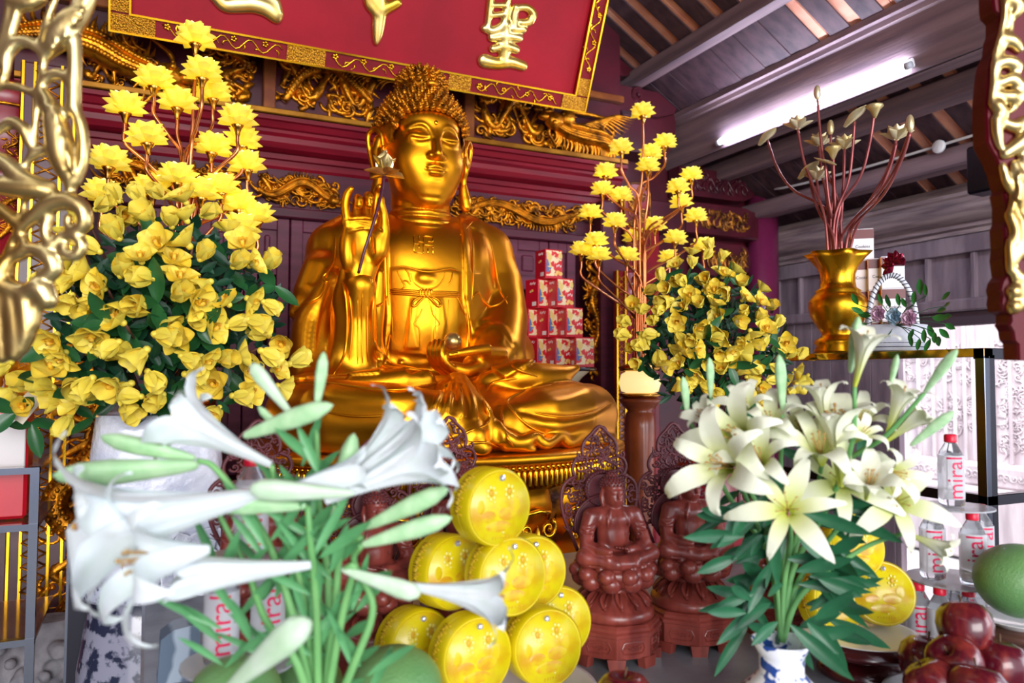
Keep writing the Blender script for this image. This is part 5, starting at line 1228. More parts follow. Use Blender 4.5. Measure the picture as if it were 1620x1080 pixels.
# tall blue and white floor vase beneath it, on which the relief vase stands
bwm = mat('blue_white_landscape', '9496a8', '2a3148', rough=.2, scale=24, contrast=(.46, .53), coat=.6, detail=9)
sv = thing('landscape_floor_vase', (vl[0]-.02, vl[1], 0), 'tall cylindrical porcelain vase with blue painted pines and cliffs, under the white relief vase', 'vase')
zs = zt-.40
MB().lathe([(.10, 0), (.125, .02), (.14, .1), (.15, .35), (.15, zs-.22), (.13, zs-.08), (.12, zs-.04), (.14, zs-.02), (.14, zs), (0, zs)], 48).obj('vase_body', bwm, sv); v.location.z = 0
MB().lathe([(.142, zs-.045), (.146, zs-.035), (.146, zs-.005), (.142, zs)], 48).obj('patterned_collar', mat('blue_pattern_band', '4a5270', 'b8bdd0', rough=.15, scale=90, kind='vor', contrast=(.2, .5)), sv)
vr = PY(1130, 700, 2.2); v2 = thing('bouquet_urn', (vr[0], vr[1], 0), 'dark red urn on the floor holding the right orchid bouquet', 'vase')
MB().lathe([(.09, 0), (.11, .03), (.10, .3), (.13, .6), (.16, .85), (.15, vr[2]-.1), (.11, vr[2]-.03), (.13, vr[2]+.02), (.12, vr[2]+.02), (.1, vr[2]-.05), (0, vr[2]-.08)], 32).obj('urn_body', red_lac, v2)
# ---------------------------------------------------------------- fluorescent tube on the big beam
ta = PX(1142, 224, 3.17); tbm = PX(1436, 108, 3.17); fl = thing('fluorescent_lamp', ((ta+tbm)/2), 'lit fluorescent tube lamp fixed under the big wooden beam', 'lamp'); L2 = abs(ta[1]-tbm[1])/2
MB().box((.0, -L2-.03, -.005), (.035, L2+.03, .04), bev=.006).obj('batten', whitepl, fl, False)
b = MB().tube([(-.016, -L2, 0), (-.016, L2, 0)], .0145, 16); b.obj('tube', tube_on, fl)
for s_ in (-1, 1): MB().tube([(-.016, s_*L2, 0), (-.016, s_*(L2+.03), 0)], .017, 14).obj('end_cap', mat('lamp_end_cap', 'b8bcc8', rough=.4), fl)
# conduit and junction box along beam 5
zc = roofz(3.98)-.055; b = MB(); pth = [PX(1222, 300, 3.84), PX(1245, 297, 3.84)]
cp = [PY(1176, 268, 4.12), PY(1190, 272, 4.11), PY(1205, 288, 4.1), PX(1218, 298, 3.9), PX(1245, 296, 3.85), PX(1331, 275, 3.85), PX(1440, 244, 3.85), PX(1560, 208, 3.85), PX(1700, 168, 3.85)]
o = MB().tube(spline(cp, 6), .008, 8).obj('cable_conduit', whitepl); tag(o, 'white cable conduit running along the lower ceiling beam', 'conduit')
jb = PX(1486, 232, 3.84); o = MB().lathe([(.0, -.004), (.036, -.004), (.036, .012), (.03, .018), (0, .02)], 24, M=lookM(jb, (-1, 0, 0))).obj('junction_box', whitepl); tag(o, 'round white junction box on the conduit of the lower beam', 'junction box')
# ---------------------------------------------------------------- brass-railed shelf on the right
SX, SZ = 2.2, 1.462
c0 = PX(1557, 549, SX); SZ = c0[2]; y0, y1 = c0[1], 2.75
sh = thing('display_shelf', (SX, c0[1], 0), 'tall metal shelf with a reflective gold rail and dark legs on the right', 'shelf')
gr = mat('reflective_gold_steel', 'd8b878', 'a88a50', rough=.10, metal=1, scale=5)
MB().box((0, 0, SZ-.028), (.04, y1-y0, SZ-.002), bev=.002).obj('gold_rail', gr, sh, False)
MB().box((0, 0, SZ-.034), (1.2, .035, SZ-.002), bev=.002).obj('dark_rail', darksteel, sh, False)
MB().box((.02, .02, SZ-.012), (1.18, y1-y0, SZ-.003)).obj('glass_top', mat('glass_shelf_top', 'c8d8d8', rough=.05, trans=.85), sh, False)
MB().box((0, 0, 0), (.022, .03, SZ-.02), bev=.002).obj('leg', steel, sh, False); MB().box((.022, 0, 0), (.048, .03, SZ-.02), bev=.002).obj('leg', darksteel, sh, False)
MB().box((1.15, 0, 0), (1.19, .035, SZ-.02), bev=.002).obj('leg', darksteel, sh, False); MB().box((0, y1-y0-.03, 0), (.03, y1-y0, SZ-.02), bev=.002).obj('leg', darksteel, sh, False)
zl = PX(1565, 785, SX)[2]; MB().box((0, 0, zl-.03), (1.2, .03, zl), bev=.002).obj('lower_rail', darksteel, sh, False); MB().box((0, 0, zl-.03), (.03, y1-y0, zl), bev=.002).obj('lower_rail', darksteel, sh, False)
# gold vase with gilded lotus sprays
vb = PX(1327, 552, SX+.12); vz = SZ; vs = thing('gilded_vase', (vb[0], vb[1], vz), 'gilded baluster vase with a fluted trumpet mouth on the gold-railed shelf', 'vase')
u = (PX(1327, 400, vb[0])[2]-vz)
prof = [(.0, .0), (.26, .0), (.27, .03), (.24, .07), (.27, .10), (.26, .13), (.20, .16), (.18, .19), (.24, .27), (.30, .36), (.325, .45), (.32, .52), (.28, .57), (.24, .60), (.25, .62), (.20, .65), (.19, .70), (.19, .78), (.22, .86), (.28, .94), (.34, 1.0), (.31, .99), (.24, .93), (.17, .83), (.16, .7)]
MB().lathe([(r*u*.86, z*u) for r, z in prof], 64, wob=lambda r, z, th: r*(1+(.12*max(0, (z/u-.78))/.22)*np.cos(th*6))).obj('vase_body', mat('vase_gilding', 'f8b828', 'dc9a1c', rough=.32, metal=1, scale=5, rvar=.08), vs)
sprays = [('leaf', 1214, 222, -70), ('flower', 1262, 205, 0), ('bud', 1293, 155, 0), ('flower', 1296, 232, 0), ('flower', 1336, 236, 1), ('leaf', 1352, 192, -60), ('pod', 1384, 174, 0), ('flower', 1418, 222, 1), ('bud', 1440, 205, 1), ('leaf', 1280, 275, -80), ('flower', 1292, 285, 0), ('bud', 1314, 210, 0), ('leaf', 1306, 262, 60), ('pod', 1318, 240, 0)]
sp_t = thing('gilded_lotus_spray', (vb[0], vb[1], vz+u*.7), 'artificial gilded lotus flowers, buds and leaves on copper stems in the gilded vase', 'artificial flowers'); so = np.array(tuple(sp_t.location)); rd = random.Random(6)
pgs = mat('pale_silver_gilding', 'e8dcb8', 'c8b070', rough=.35, metal=.55, scale=12); pink = mat('rose_copper_stem', 'a8605c', '8a4448', rough=.3, metal=.5, scale=10)
for kind, x, y, q in sprays:
    p = PX(x, y, vb[0]+rd.uniform(-.12, .06))-so; dx, dy, H = p; e0 = np.array((rd.uniform(-.03, .03), rd.uniform(-.03, .03), 0))
    pts = [e0, e0+(dx*.1, dy*.1, H*.4), (dx*.6, dy*.6, H*.62), (dx*.85, dy*.85, H*.80), (dx, dy, H)]
    MB().tube(spline(pts, 6), .0052, 7).obj('stem', pink, sp_t); b = MB()
    if kind == 'flower':
        for n, tl, L, W in ((6, 1.3, .055, .026), (6, .75, .050, .026), (4, .3, .045, .024)):
            for k in range(n): a = k*2*PI/n+tl; rpetal(b, lookM(p, (math.sin(tl)*math.cos(a), math.sin(tl)*math.sin(a), math.cos(tl)), (0, 0, 1)), L*1.15, W*1.3, .7, .2, tipp=.5)
    elif kind == 'bud': b.ball(p+(0, 0, .02), (.013, .013, .03), 10, 8)
    elif kind == 'pod': b.lathe([(.004, -.03), (.018, 0), (.03, .012), (.028, .018), (0, .014)], 14, M=Matrix.Translation(tuple(p))); [b.ball(p+(.012*math.cos(a), .012*math.sin(a), .018), .004, 6, 4) for a in np.arange(5)*1.26]
    else:
        a = math.radians(q); petal(b, lookM(p-(0, math.sin(a)*.05, .01), (0, math.sin(a), .35), (0, 0, 1)), .11, .06, .3, .12, n=9, m=7, th=.002)
    b.obj({'flower': 'lotus_flower', 'bud': 'lotus_bud', 'pod': 'seed_pod', 'leaf': 'lotus_leaf'}[kind], pgs, sp_t)
    if q and kind != 'leaf': MB().tube(spline([e0+(.01, .01, 0), e0+(dx*.15+.02, dy*.15, H*.42), (dx*.66, dy*.66, H*.6), (dx*.9, dy*.9, H*.82), (dx, dy, H-.01)], 6), .005, 7).obj('stem', pink, sp_t)
# cookie cartons behind the basket
wc = mat('white_carton', 'e6e4ea', 'd8d6de', rough=.35, scale=4, coat=.2); brn = mat('brown_print_band', '6e1c22', '5a161c', rough=.35, scale=5); gol = mat('printed_yellow_art', 'f0a020', 'c83a1c', rough=.35, scale=60, contrast=(.45, .6)); ink = mat('black_ink', '2c2430', rough=.5)
def txt_mesh(s_, size, name, m, ext=.0004, align='CENTER'):
    cu = bpy.data.curves.new('t', 'FONT'); cu.body = s_; cu.size = size; cu.extrude = ext; cu.align_x = align; cu.align_y = 'CENTER'; cu.resolution_u = 3
    o = bpy.data.objects.new('t', cu); me = bpy.data.meshes.new_from_object(o); me.name = name; me.materials.append(m); bpy.data.objects.remove(o); return me
cook = txt_mesh('Cookies', .022, 'lettering', ink)
cw, ch = .078, .118
def carton():
    A = [('carton', MB().box((-cw/2, -cw/2, 0), (cw/2, cw/2, ch), bev=.0015).mesh('carton', wc, False)), ('brown_band', MB().box((-cw/2+.001, -cw/2-.0008, ch*.68), (cw/2+.0008, cw/2, ch-.003)).mesh('brown_band', brn, False)), ('yellow_band', MB().box((-cw/2-.001, -cw/2+.001, ch*.68), (-cw/2+.004, cw/2-.002, ch-.003)).mesh('yellow_band', gol, False))]
    return A
CT = carton(); spots = [(1372, 388, 'cookie carton alone on the top of the stack behind the basket', 2), (1388, 430, 'cookie carton, left of the two in the second tier behind the bow', 1), (1407, 432, 'cookie carton, right of the two in the second tier behind the bow', 1), (1372, 480, 'cookie carton standing left of the basket handle', 0), (1395, 490, 'cookie carton seen through the left of the basket handle', 0), (1418, 492, 'cookie carton seen through the right of the basket handle', 0), (1378, 440, 'cookie carton in the third tier just right of the vase mouth', 1)]
Xc = SX+.28; cols = [(1370, 4), (1390, 3), (1411, 3)]
labs = {(0, 0): 'white and brown cookie carton at the foot of the left column, beside the gold vase', (0, 1): 'white and brown cookie carton second from the bottom of the left column', (0, 2): 'white and brown cookie carton third from the bottom of the left column', (0, 3): 'white and brown cookie carton on the very top of the carton stack', (1, 0): 'white cookie carton at the foot of the middle column, behind the basket', (1, 1): 'cookie carton in the middle of the middle column, seen through the basket handle', (1, 2): 'cookie carton topping the middle column, left behind the glitter bow', (2, 0): 'white cookie carton at the foot of the right column, behind the basket', (2, 1): 'cookie carton in the middle of the right column, right inside the basket handle', (2, 2): 'cookie carton topping the right column, behind the glitter bow'}
rzc = math.radians(-42)
for ci, (cxp, n) in enumerate(cols):
    for k in range(n):
        pc_ = PX(cxp, 500, Xc); t = thing('cookie_carton', (pc_[0]-(.02 if ci == 0 else 0), pc_[1], SZ+k*(ch+.0005)), labs[(ci, k)], 'box', 'cookie cartons stacked on the shelf', rzc)
        for nm, me in CT: link(nm, me, t)
        o = link('lettering', cook, t); o.location = (0, -cw/2-.001, ch*.42); o.rotation_euler = (PI/2, 0, 0); o.scale = (.7, .7, .7)
# gift basket with arched handle, flowers and leaves
bk = PX(1412, 545, SX+.06); bt = thing('gift_basket', (bk[0], bk[1], SZ), 'striped grey-white basket with a cord-wrapped arched handle on the shelf', 'basket', None, math.radians(-45))
wick = mat('painted_wicker', 'd8dae4', '8a90a4', rough=.6, scale=3, kind='wave', stretch=(0, 0, 9), contrast=(.25, .35)); blk = mat('dark_cord', '3a3c4c', rough=.6)
MB().lathe([(.0, 0), (.078, 0), (.086, .04), (.09, .085), (.084, .085), (.078, .03), (0, .02)], 40, wob=lambda r, z, th: r*(1+.18*np.cos(th)**2)).obj('basket_body', mat('white_wicker', 'd4d8e2', 'c2c6d2', rough=.6, scale=30), bt)
b = MB()
for k in range(6): z = .012+k*.0135; b.tube([((.079+.11*z)*(1+.18*math.cos(a)**2)*math.cos(a), (.079+.11*z)*(1+.18*math.cos(a)**2)*math.sin(a), z) for a in np.linspace(0, 2*PI, 40)], .0018, 5)
b.obj('dark_bands', blk, bt)
hh = PX(1404, 436, bk[0])[2]-SZ; hp = [(.075*math.cos(a), 0, .07+(hh-.07)*math.sin(a)) for a in np.linspace(0, PI, 30)]; hd = MB().tube(hp, .0085, 10, up=(0, 1, 0)).obj('handle', mat('white_handle', 'dcdfe8', rough=.5), bt)
b = MB()
for i in range(1, 28): p = np.array(hp[i]); q = np.array(hp[min(i+1, 29)])-p; q /= np.linalg.norm(q); u1 = np.array((0, 1, 0)); u2 = np.cross(q, u1); b.tube([p+.0092*(math.cos(a)*u1+math.sin(a)*u2)+q*.004*math.sin(a) for a in np.linspace(0, 2*PI, 10)], .0016, 4)
b.obj('cord_wrapping', blk, hd)
bow = PX(1412, 418, bk[0]-.01); b = MB(); rd = random.Random(2)
for k in range(7):
    a = -1.1+k*.72; d = Vector((-.3, math.cos(a), math.sin(a)*.8+.3)); petal(b, lookM(bow, d, (1, 0, 0)), .045, .034, 1.0, .35, n=7, m=5, th=.001)
b.ball(bow, .008, 8, 6); o = b.obj('ribbon_bow', mat('dark_red_glitter', 'a01838', '4a0c22', rough=.25, metal=.6, scale=220, contrast=(.4, .6))); tag(o, 'dark red glitter ribbon bow tied at the top of the basket handle', 'bow')
pf = [mat('silk_rose_pink', 'e8c8dc', 'd8aecb', rough=.6, scale=20), mat('silk_rose_blue', 'c4dcea', 'a6c8de', rough=.6, scale=20)]
for i, (x, y, mi, lb) in enumerate(((1391, 496, 0, 'pink silk rose, left one on the basket rim'), (1416, 500, 1, 'pale blue silk rose in the middle of the basket rim'), (1440, 503, 0, 'pink silk rose, right one on the basket rim'))):
    p = PX(x, y, bk[0]-.085); b = MB()
    for n, tl, L, W in ((7, 1.25, .03, .03), (6, .85, .028, .028), (5, .45, .024, .024), (3, .15, .02, .02)):
        for k in range(n): a = k*2*PI/n+tl*3; d = Vector((math.sin(tl)*math.cos(a), math.sin(tl)*math.sin(a), math.cos(tl))); d = Vector((-d.z, d.x-.3*d.z, d.y)); petal(b, lookM((0, 0, 0), d, (-1, 0, 0)), L, W, .8, -.1, n=6, m=5, tip=.3)
    o = b.obj('silk_rose', pf[mi], None, loc=tuple(p)); tag(o, lb, 'silk flower')
lp = PX(1420, 515, bk[0]-.06); lt_ = thing('leafy_spray', lp, 'artificial green leaf spray spilling from the basket', 'foliage'); rd = random.Random(12)
lfm = leaf_mesh(.042, .019, .2).mesh('leaf', mat('bright_green_leaf', '3f9440', '1f5c34', rough=.35, scale=30, contrast=(.35, .7)))
for i, (x, y, an) in enumerate(((1358, 482, 120), (1366, 495, 150), (1372, 512, 200), (1378, 500, 170), (1396, 482, 100), (1408, 486, 80), (1423, 484, 95), (1434, 486, 120), (1446, 482, 90), (1456, 466, 95), (1465, 468, 80), (1490, 474, 30), (1494, 484, 5), (1482, 492, 0), (1490, 502, 0), (1475, 502, -10), (1495, 512, -30), (1468, 515, -60), (1478, 525, -70), (1486, 520, -45), (1462, 520, -90), (1445, 520, -95), (1440, 530, -80), (1412, 516, -110), (1455, 535, -85), (1484, 532, -60), (1472, 536, -100), (1400, 512, -140))):
    p = PX(x, y, bk[0]-.05+rd.uniform(-.07, .03)); d = Vector((rd.uniform(-.4, .3), -math.cos(math.radians(an)), math.sin(math.radians(an)))); o = link('leaf', lfm, lt_); o.matrix_local = lookM(p-np.array(lp), d, (-1, 0, .3), rd.uniform(.85, 1.25))
    if i % 2 == 0: MB().tube(spline([(0, 0, 0), tuple((p-np.array(lp))*.6+(-.01, 0, .01)), tuple(p-np.array(lp))], 4), .0013, 5).obj('twig', grn, lt_)
# wooden strut on top of the wall head
st_ = PX(1390, 352, RX-.1)
# ---------------------------------------------------------------- lilies
wl = mat('white_lily_petal', 'e4ecf0', 'dae6e4', rough=.5, scale=6, sss=.3, sssr=.01); yl = mat('cream_lily_petal', 'e6ecc8', None, rough=.5, sss=.3, sssr=.01)
_n = yl.node_tree.nodes; _l = yl.node_tree.links; _tc = _n.new('ShaderNodeTexCoord'); _vm = _n.new('ShaderNodeVectorMath'); _vm.operation = 'LENGTH'; _rp = _n.new('ShaderNodeValToRGB'); _e = _rp.color_ramp.elements   # yellow-green throat paling outwards
_e[0].position = .12; _e[0].color = (*lin('cfdc4c'), 1); _e[1].position = .72; _e[1].color = (*lin('e8ecd4'), 1); _l.new(_tc.outputs['Object'], _vm.inputs[0]); _l.new(_vm.outputs['Value'], _rp.inputs[0]); _l.new(_rp.outputs[0], _n['Principled BSDF'].inputs['Base Color'])
gb = mat('pale_green_bud', 'b8dcae', '98c892', rough=.45, scale=5, sss=.2, sssr=.01); lg = mat('lily_leaf', '6cb074', '3f8450', rough=.4, scale=12); lgd = mat('dark_lily_leaf', '2d7048', '1a4a34', rough=.38, scale=12)
stemg = mat('lily_stem', '7cb870', '5a9a58', rough=.5, scale=9); anth = mat('anther', 'c8b060', 'a05a38', rough=.7, scale=60)
PROF = {'trumpet': [(.0, .03, .02), (.25, .05, .04), (.5, .085, .075), (.72, .14, .115), (.88, .23, .13), (.97, .34, .10), (.97, .43, .055), (.92, .47, .006)],
        'star': [(.0, .04, .03), (.16, .12, .08), (.27, .28, .125), (.33, .48, .150), (.33, .68, .13), (.28, .86, .085), (.20, .97, .05), (.14, 1.02, .006)],
        'half': [(.0, .03, .02), (.3, .055, .045), (.6, .085, .075), (.85, .12, .08), (.97, .16, .05), (1.0, .19, .006)],
        'bell': [(.0, .035, .03), (.22, .10, .075), (.42, .18, .10), (.60, .30, .12), (.70, .44, .11), (.70, .58, .08), (.60, .68, .045), (.50, .69, .006)]}
def lily_meshes(kind, m, seed=0, stam=True):
    rd = random.Random(seed); b = MB(); pr_ = PROF[kind]; P = np.array(pr_)
    Q = spline(P, 3)
    for k in range(6):
        a = k*PI/3; sc = 1 if k % 2 else .93; dr = rd.uniform(-.05, .06); wv = 1.15 if k % 2 else .85; G = []
        for i, (z, r, w) in enumerate(Q):
            t = i/(len(Q)-1); row = []; rr = (r+dr*t*t)*(1 if k % 2 else .96); tw = rd.uniform(-.012, .012)*t
            for s_ in (-1, -.6, -.25, 0, .25, .6, 1):
                l = s_*w*wv; out_ = rr*sc-abs(s_)**2*w*.35*(1-t*.6)+.018*math.sin(t*11+s_*4+k)*t*abs(s_)-(.006 if abs(s_) < .1 else 0)
                row.append((out_*math.cos(a)-l*math.sin(a), out_*math.sin(a)+l*math.cos(a), z*sc+tw+(.0 if k % 2 else .01)))
            G.append(row)
        b.grid(G)
    pet = b.mesh('petals', m)
    if not stam: return pet, None
    b = MB()
    for k in range(6):
        a = k*PI/3+.5; z1 = {'trumpet': .86, 'star': .52, 'bell': .62}.get(kind, .8); r1 = .09 if kind != 'star' else .20
        b.tube([(0, 0, .1), (.03*math.cos(a), .03*math.sin(a), .5*z1), (r1*math.cos(a), r1*math.sin(a), z1)], .007, 5); b.ball((r1*math.cos(a), r1*math.sin(a), z1), (.026, .014, .014), 6, 4)
    b.tube([(0, 0, .1), (0, .01, z1*.6), (.01, .02, z1*1.08)], .011, 6); b.ball((.01, .02, z1*1.09), .02, 7, 5)
    return pet, b.mesh('stamens', anth)
LW = {k: lily_meshes(k, wl, 1, k != 'half') for k in ('trumpet', 'half', 'bell')}; LY = {k: lily_meshes(k, yl, 5, k != 'half') for k in ('trumpet', 'star', 'bell', 'half')}
budm = MB().lathe([(.012, 0), (.035, .03), (.055, .15), (.080, .4), (.098, .62), (.088, .82), (.045, .95), (.004, 1.0)], 18, wob=lambda r, z, th: r*(1+.10*np.cos(th*3))).mesh('flower_bud', gb)
budw = MB().lathe([(.02, 0), (.035, .05), (.055, .2), (.085, .5), (.11, .75), (.10, .9), (.05, .98), (.004, 1.0)], 18, wob=lambda r, z, th: r*(1+.10*np.cos(th*3))).mesh('flower_bud', mat('greenish_white_bud', 'cfe4cc', 'b6d8b0', rough=.45, scale=3, sss=.2, sssr=.01))
def lily_bunch(loc, label, items, stems, leaves, L, lm, sm=stemg, slim=.0042, name='lily_bouquet', fs=1):
    t = thing(name, loc, label, 'lilies'); o0 = np.array(tuple(t.location))
    for it in items:
        kind, (xb, yb, db), (xm, ym, dm) = it[:3]; a, c = PD(xb, yb, db), PD(xm, ym, dm); l = np.linalg.norm(c-a); M = lookM(a-o0, c-a, (.3, .2, 1), l*(fs if 'bud' not in it[0] else 1))
        if kind == 'bud': o = link('flower_bud', budm, t)
        elif kind == 'wbud': o = link('flower_bud', budw, t)
        else:
            o = link('lily_flower', L[kind][0], t)
            if L[kind][1]: link('stamens', L[kind][1], o)
        o.matrix_local = M@Matrix.Rotation(it[3] if len(it) > 3 else .3, 4, 'Z')
    for s_ in stems:
        P = np.array([PD(*p)-o0 for p in s_]); n = (len(P)-1)*6+1; MB().tube(spline(P, 6), np.linspace(slim*1.2, slim*.7, n), 8).obj('stem', sm, t)
    for (x, y, d, ax, ay, az, l, w) in leaves:
        lf = leaf_mesh(l, w, .3, 8).mesh('leaf', lm); o = link('leaf', lf, t); o.matrix_local = lookM(PD(x, y, d)-o0, RT*ax+UP*ay-fw*az, tuple(-fw), 1)
    return t
d = .80
WI = [('trumpet', (430, 735, .84), (268, 652, .84)), ('trumpet', (440, 775, .80), (95, 845, .70)), ('bell', (330, 868, .74), (110, 905, .66), .8), ('half', (492, 893, .78), (266, 912, .74)),
      ('trumpet', (540, 762, .82), (700, 672, .85), .1), ('trumpet', (515, 792, .80), (702, 708, .81), .5), ('trumpet', (530, 775, .84), (650, 655, .87), .9), ('half', (415, 790, .8), (585, 742, .80)), ('trumpet', (640, 925, .80), (806, 948, .80), .6),
      ('wbud', (540, 900, .80), (665, 940, .79)), ('wbud', (355, 1095, .76), (488, 982, .72)),
      ('bud', (310, 725, .84), (158, 690, .82)), ('bud', (315, 735, .83), (82, 752, .79)), ('bud', (385, 690, .82), (527, 640, .80)), ('bud', (500, 650, .86), (512, 556, .86)), ('wbud', (465, 660, .86), (398, 575, .86)),
      ('bud', (455, 690, .85), (408, 642, .85)), ('bud', (525, 830, .84), (560, 685, .82)), ('bud', (485, 800, .80), (322, 796, .78)), ('bud', (575, 835, .83), (710, 772, .82)), ('bud', (572, 862, .80), (715, 818, .80)), ('wbud', (560, 780, .78), (395, 772, .76))]
root = (505, 1180, .84)
WS = [[root, (520, 950, .86), (505, 800, .86), (500, 650, .86)], [root, (530, 960, .84), (540, 870, .84), (572, 850, .82)], [root, (480, 950, .84), (440, 800, .85), (430, 735, .84)], [root, (470, 1000, .82), (420, 850, .84), (345, 745, .84), (312, 728, .84)],
      [root, (500, 960, .82), (490, 850, .80), (487, 800, .80)], [root, (540, 980, .82), (560, 900, .80), (545, 900, .80)], [root, (470, 1050, .8), (420, 980, .82), (390, 900, .84), (340, 800, .84)], [root, (560, 1050, .82), (590, 960, .82), (560, 890, .82), (572, 862, .80)], [root, (430, 1120, .8), (370, 1110, .77)]]
rd = random.Random(21); WL = []
for i in range(85):
    c = rd.choice(((505, 650, 1000), (440, 820, 1050), (550, 860, 1080), (370, 880, 1040), (480, 820, 1080), (500, 700, 900))); y = rd.uniform(c[1], c[2]); x = c[0]+rd.uniform(-26, 26)+(y-900)*.06; s_ = rd.choice((-1, 1)); WL.append((x, y+30, .84+rd.uniform(-.03, .05), s_*rd.uniform(.15, .9), rd.uniform(.4, 1.0), rd.uniform(-.3, .3), rd.uniform(.05, .085), rd.uniform(.008, .013)))
wloc = PZ(505, 1420, TZ); wloc = np.array((PD(505, 1180, .84)[0], PD(505, 1180, .84)[1], TZ+.12))
lily_bunch(wloc, 'blurred near bunch of white trumpet lilies with pale green buds on the left', WI, WS, WL, LW, lg)
vv = thing('glass_vase', (wloc[0], wloc[1], TZ), 'clear glass vase holding the white lilies, mostly below the frame', 'vase')
MB().lathe([(.0, .0), (.045, .0), (.05, .02), (.04, .08), (.05, .13), (.047, .13), (.037, .08), (.046, .02), (0, .01)], 28).obj('vase_body', mat('clear_glass', 'e8f4f0', rough=.03, trans=.95), vv)
# cream lilies on the right
RI = [('star', (1247, 812, 1.06), (1241, 778, .985), .25), ('bell', (1165, 740, 1.13), (1095, 722, 1.03), .6), ('bell', (1190, 700, 1.16), (1120, 668, 1.07), .2), ('trumpet', (1352, 612, 1.08), (1378, 505, 1.06), .3), ('trumpet', (1330, 770, 1.12), (1318, 612, 1.10), .5),
      ('bell', (1300, 735, 1.14), (1290, 650, 1.07), .1), ('star', (1330, 770, 1.16), (1340, 722, 1.08), .6), ('bell', (1395, 745, 1.12), (1462, 755, 1.05), .2), ('star', (1412, 800, 1.13), (1440, 765, 1.05), .8), ('trumpet', (1402, 690, 1.12), (1440, 595, 1.10), .4), ('trumpet', (1432, 842, 1.10), (1520, 880, 1.05), .1),
      ('bell', (1225, 690, 1.17), (1200, 625, 1.12), .4), ('bell', (1270, 690, 1.19), (1262, 640, 1.13), .9), ('trumpet', (1400, 700, 1.15), (1475, 640, 1.12), .7), ('bell', (1180, 660, 1.18), (1170, 610, 1.13), .2), ('bell', (1360, 680, 1.18), (1372, 625, 1.13), .5), ('trumpet', (1150, 690, 1.14), (1092, 640, 1.12), .2), ('trumpet', (1310, 690, 1.12), (1296, 590, 1.12), .8), ('bell', (1210, 740, 1.12), (1180, 690, 1.05), .3), ('trumpet', (1370, 790, 1.1), (1382, 735, 1.03), .6), ('bell', (1350, 700, 1.12), (1390, 660, 1.08), .3),
      ('bud', (1462, 622, 1.08), (1515, 552, 1.05)), ('bud', (1238, 650, 1.14), (1232, 560, 1.13)), ('bud', (1088, 660, 1.16), (1080, 595, 1.15)), ('bud', (1124, 630, 1.18), (1122, 565, 1.17)), ('bud', (1440, 705, 1.08), (1510, 650, 1.06)), ('bud', (1345, 590, 1.10), (1358, 500, 1.09)), ('bud', (1408, 615, 1.12), (1420, 560, 1.12))]
rr_ = (1237, 1015, 1.16)
RS = [[rr_, (1240, 930, 1.17), (1250, 860, 1.15), (1250, 825, 1.10)], [rr_, (1225, 900, 1.18), (1185, 800, 1.16), (1165, 740, 1.13)], [rr_, (1255, 900, 1.18), (1310, 800, 1.15), (1348, 700, 1.1), (1352, 612, 1.08)], [rr_, (1262, 920, 1.18), (1330, 830, 1.16), (1395, 745, 1.12)], [rr_, (1268, 940, 1.16), (1360, 870, 1.14), (1432, 842, 1.10)],
      [rr_, (1240, 880, 1.2), (1235, 760, 1.19), (1238, 650, 1.14)], [rr_, (1220, 860, 1.2), (1170, 740, 1.2), (1124, 630, 1.18)], [rr_, (1260, 860, 1.2), (1330, 740, 1.18), (1400, 690, 1.12), (1462, 622, 1.08)], [rr_, (1215, 880, 1.2), (1150, 780, 1.18), (1088, 660, 1.16)], [rr_, (1250, 880, 1.2), (1290, 780, 1.18), (1300, 735, 1.14)]]
RL = []; rd = random.Random(33)
for i in range(95):
    y = rd.uniform(760, 1010); u = (y-760)/250; x = 1245+rd.uniform(-1, 1)*(105-45*u); s_ = 1 if x > 1245 else -1; RL.append((x, y, 1.15+rd.uniform(-.07, .08), s_*rd.uniform(.1, 1.1), rd.uniform(-.8, .7), rd.uniform(-.2, .5), rd.uniform(.055, .10), rd.uniform(.014, .022)))
for i in range(24):
    RL.append((rd.uniform(1120, 1440), rd.uniform(660, 800), 1.19+rd.uniform(-.03, .05), rd.uniform(-1, 1), rd.uniform(-.5, .8), rd.uniform(-.2, .3), rd.uniform(.04, .07), rd.uniform(.012, .018)))
rv = PD(1236, 1012, 1.14); rloc = (rv[0], rv[1], TZ)
lily_bunch((rv[0], rv[1], rv[2]-.06), 'bunch of open cream-yellow lilies in the blue and white vase on the right', RI, RS, RL, LY, lgd, fs=.88)
bwv = mat('blue_white_porcelain', 'eef2fa', '2a4f9c', rough=.12, scale=42, contrast=(.56, .60), coat=.6, detail=2)
vz_ = thing('porcelain_vase', rloc, 'blue and white porcelain vase holding the cream lilies', 'vase'); hz_ = rv[2]-TZ
MB().lathe([(0, 0), (.04, 0), (.05, .01), (.062, .035), (.06, .06), (.04, hz_-.055), (.032, hz_-.045), (.033, hz_-.02), (.044, hz_), (.041, hz_), (.029, hz_-.03), (.03, hz_-.06), (0, .03)], 40).obj('vase_body', bwv, vz_)
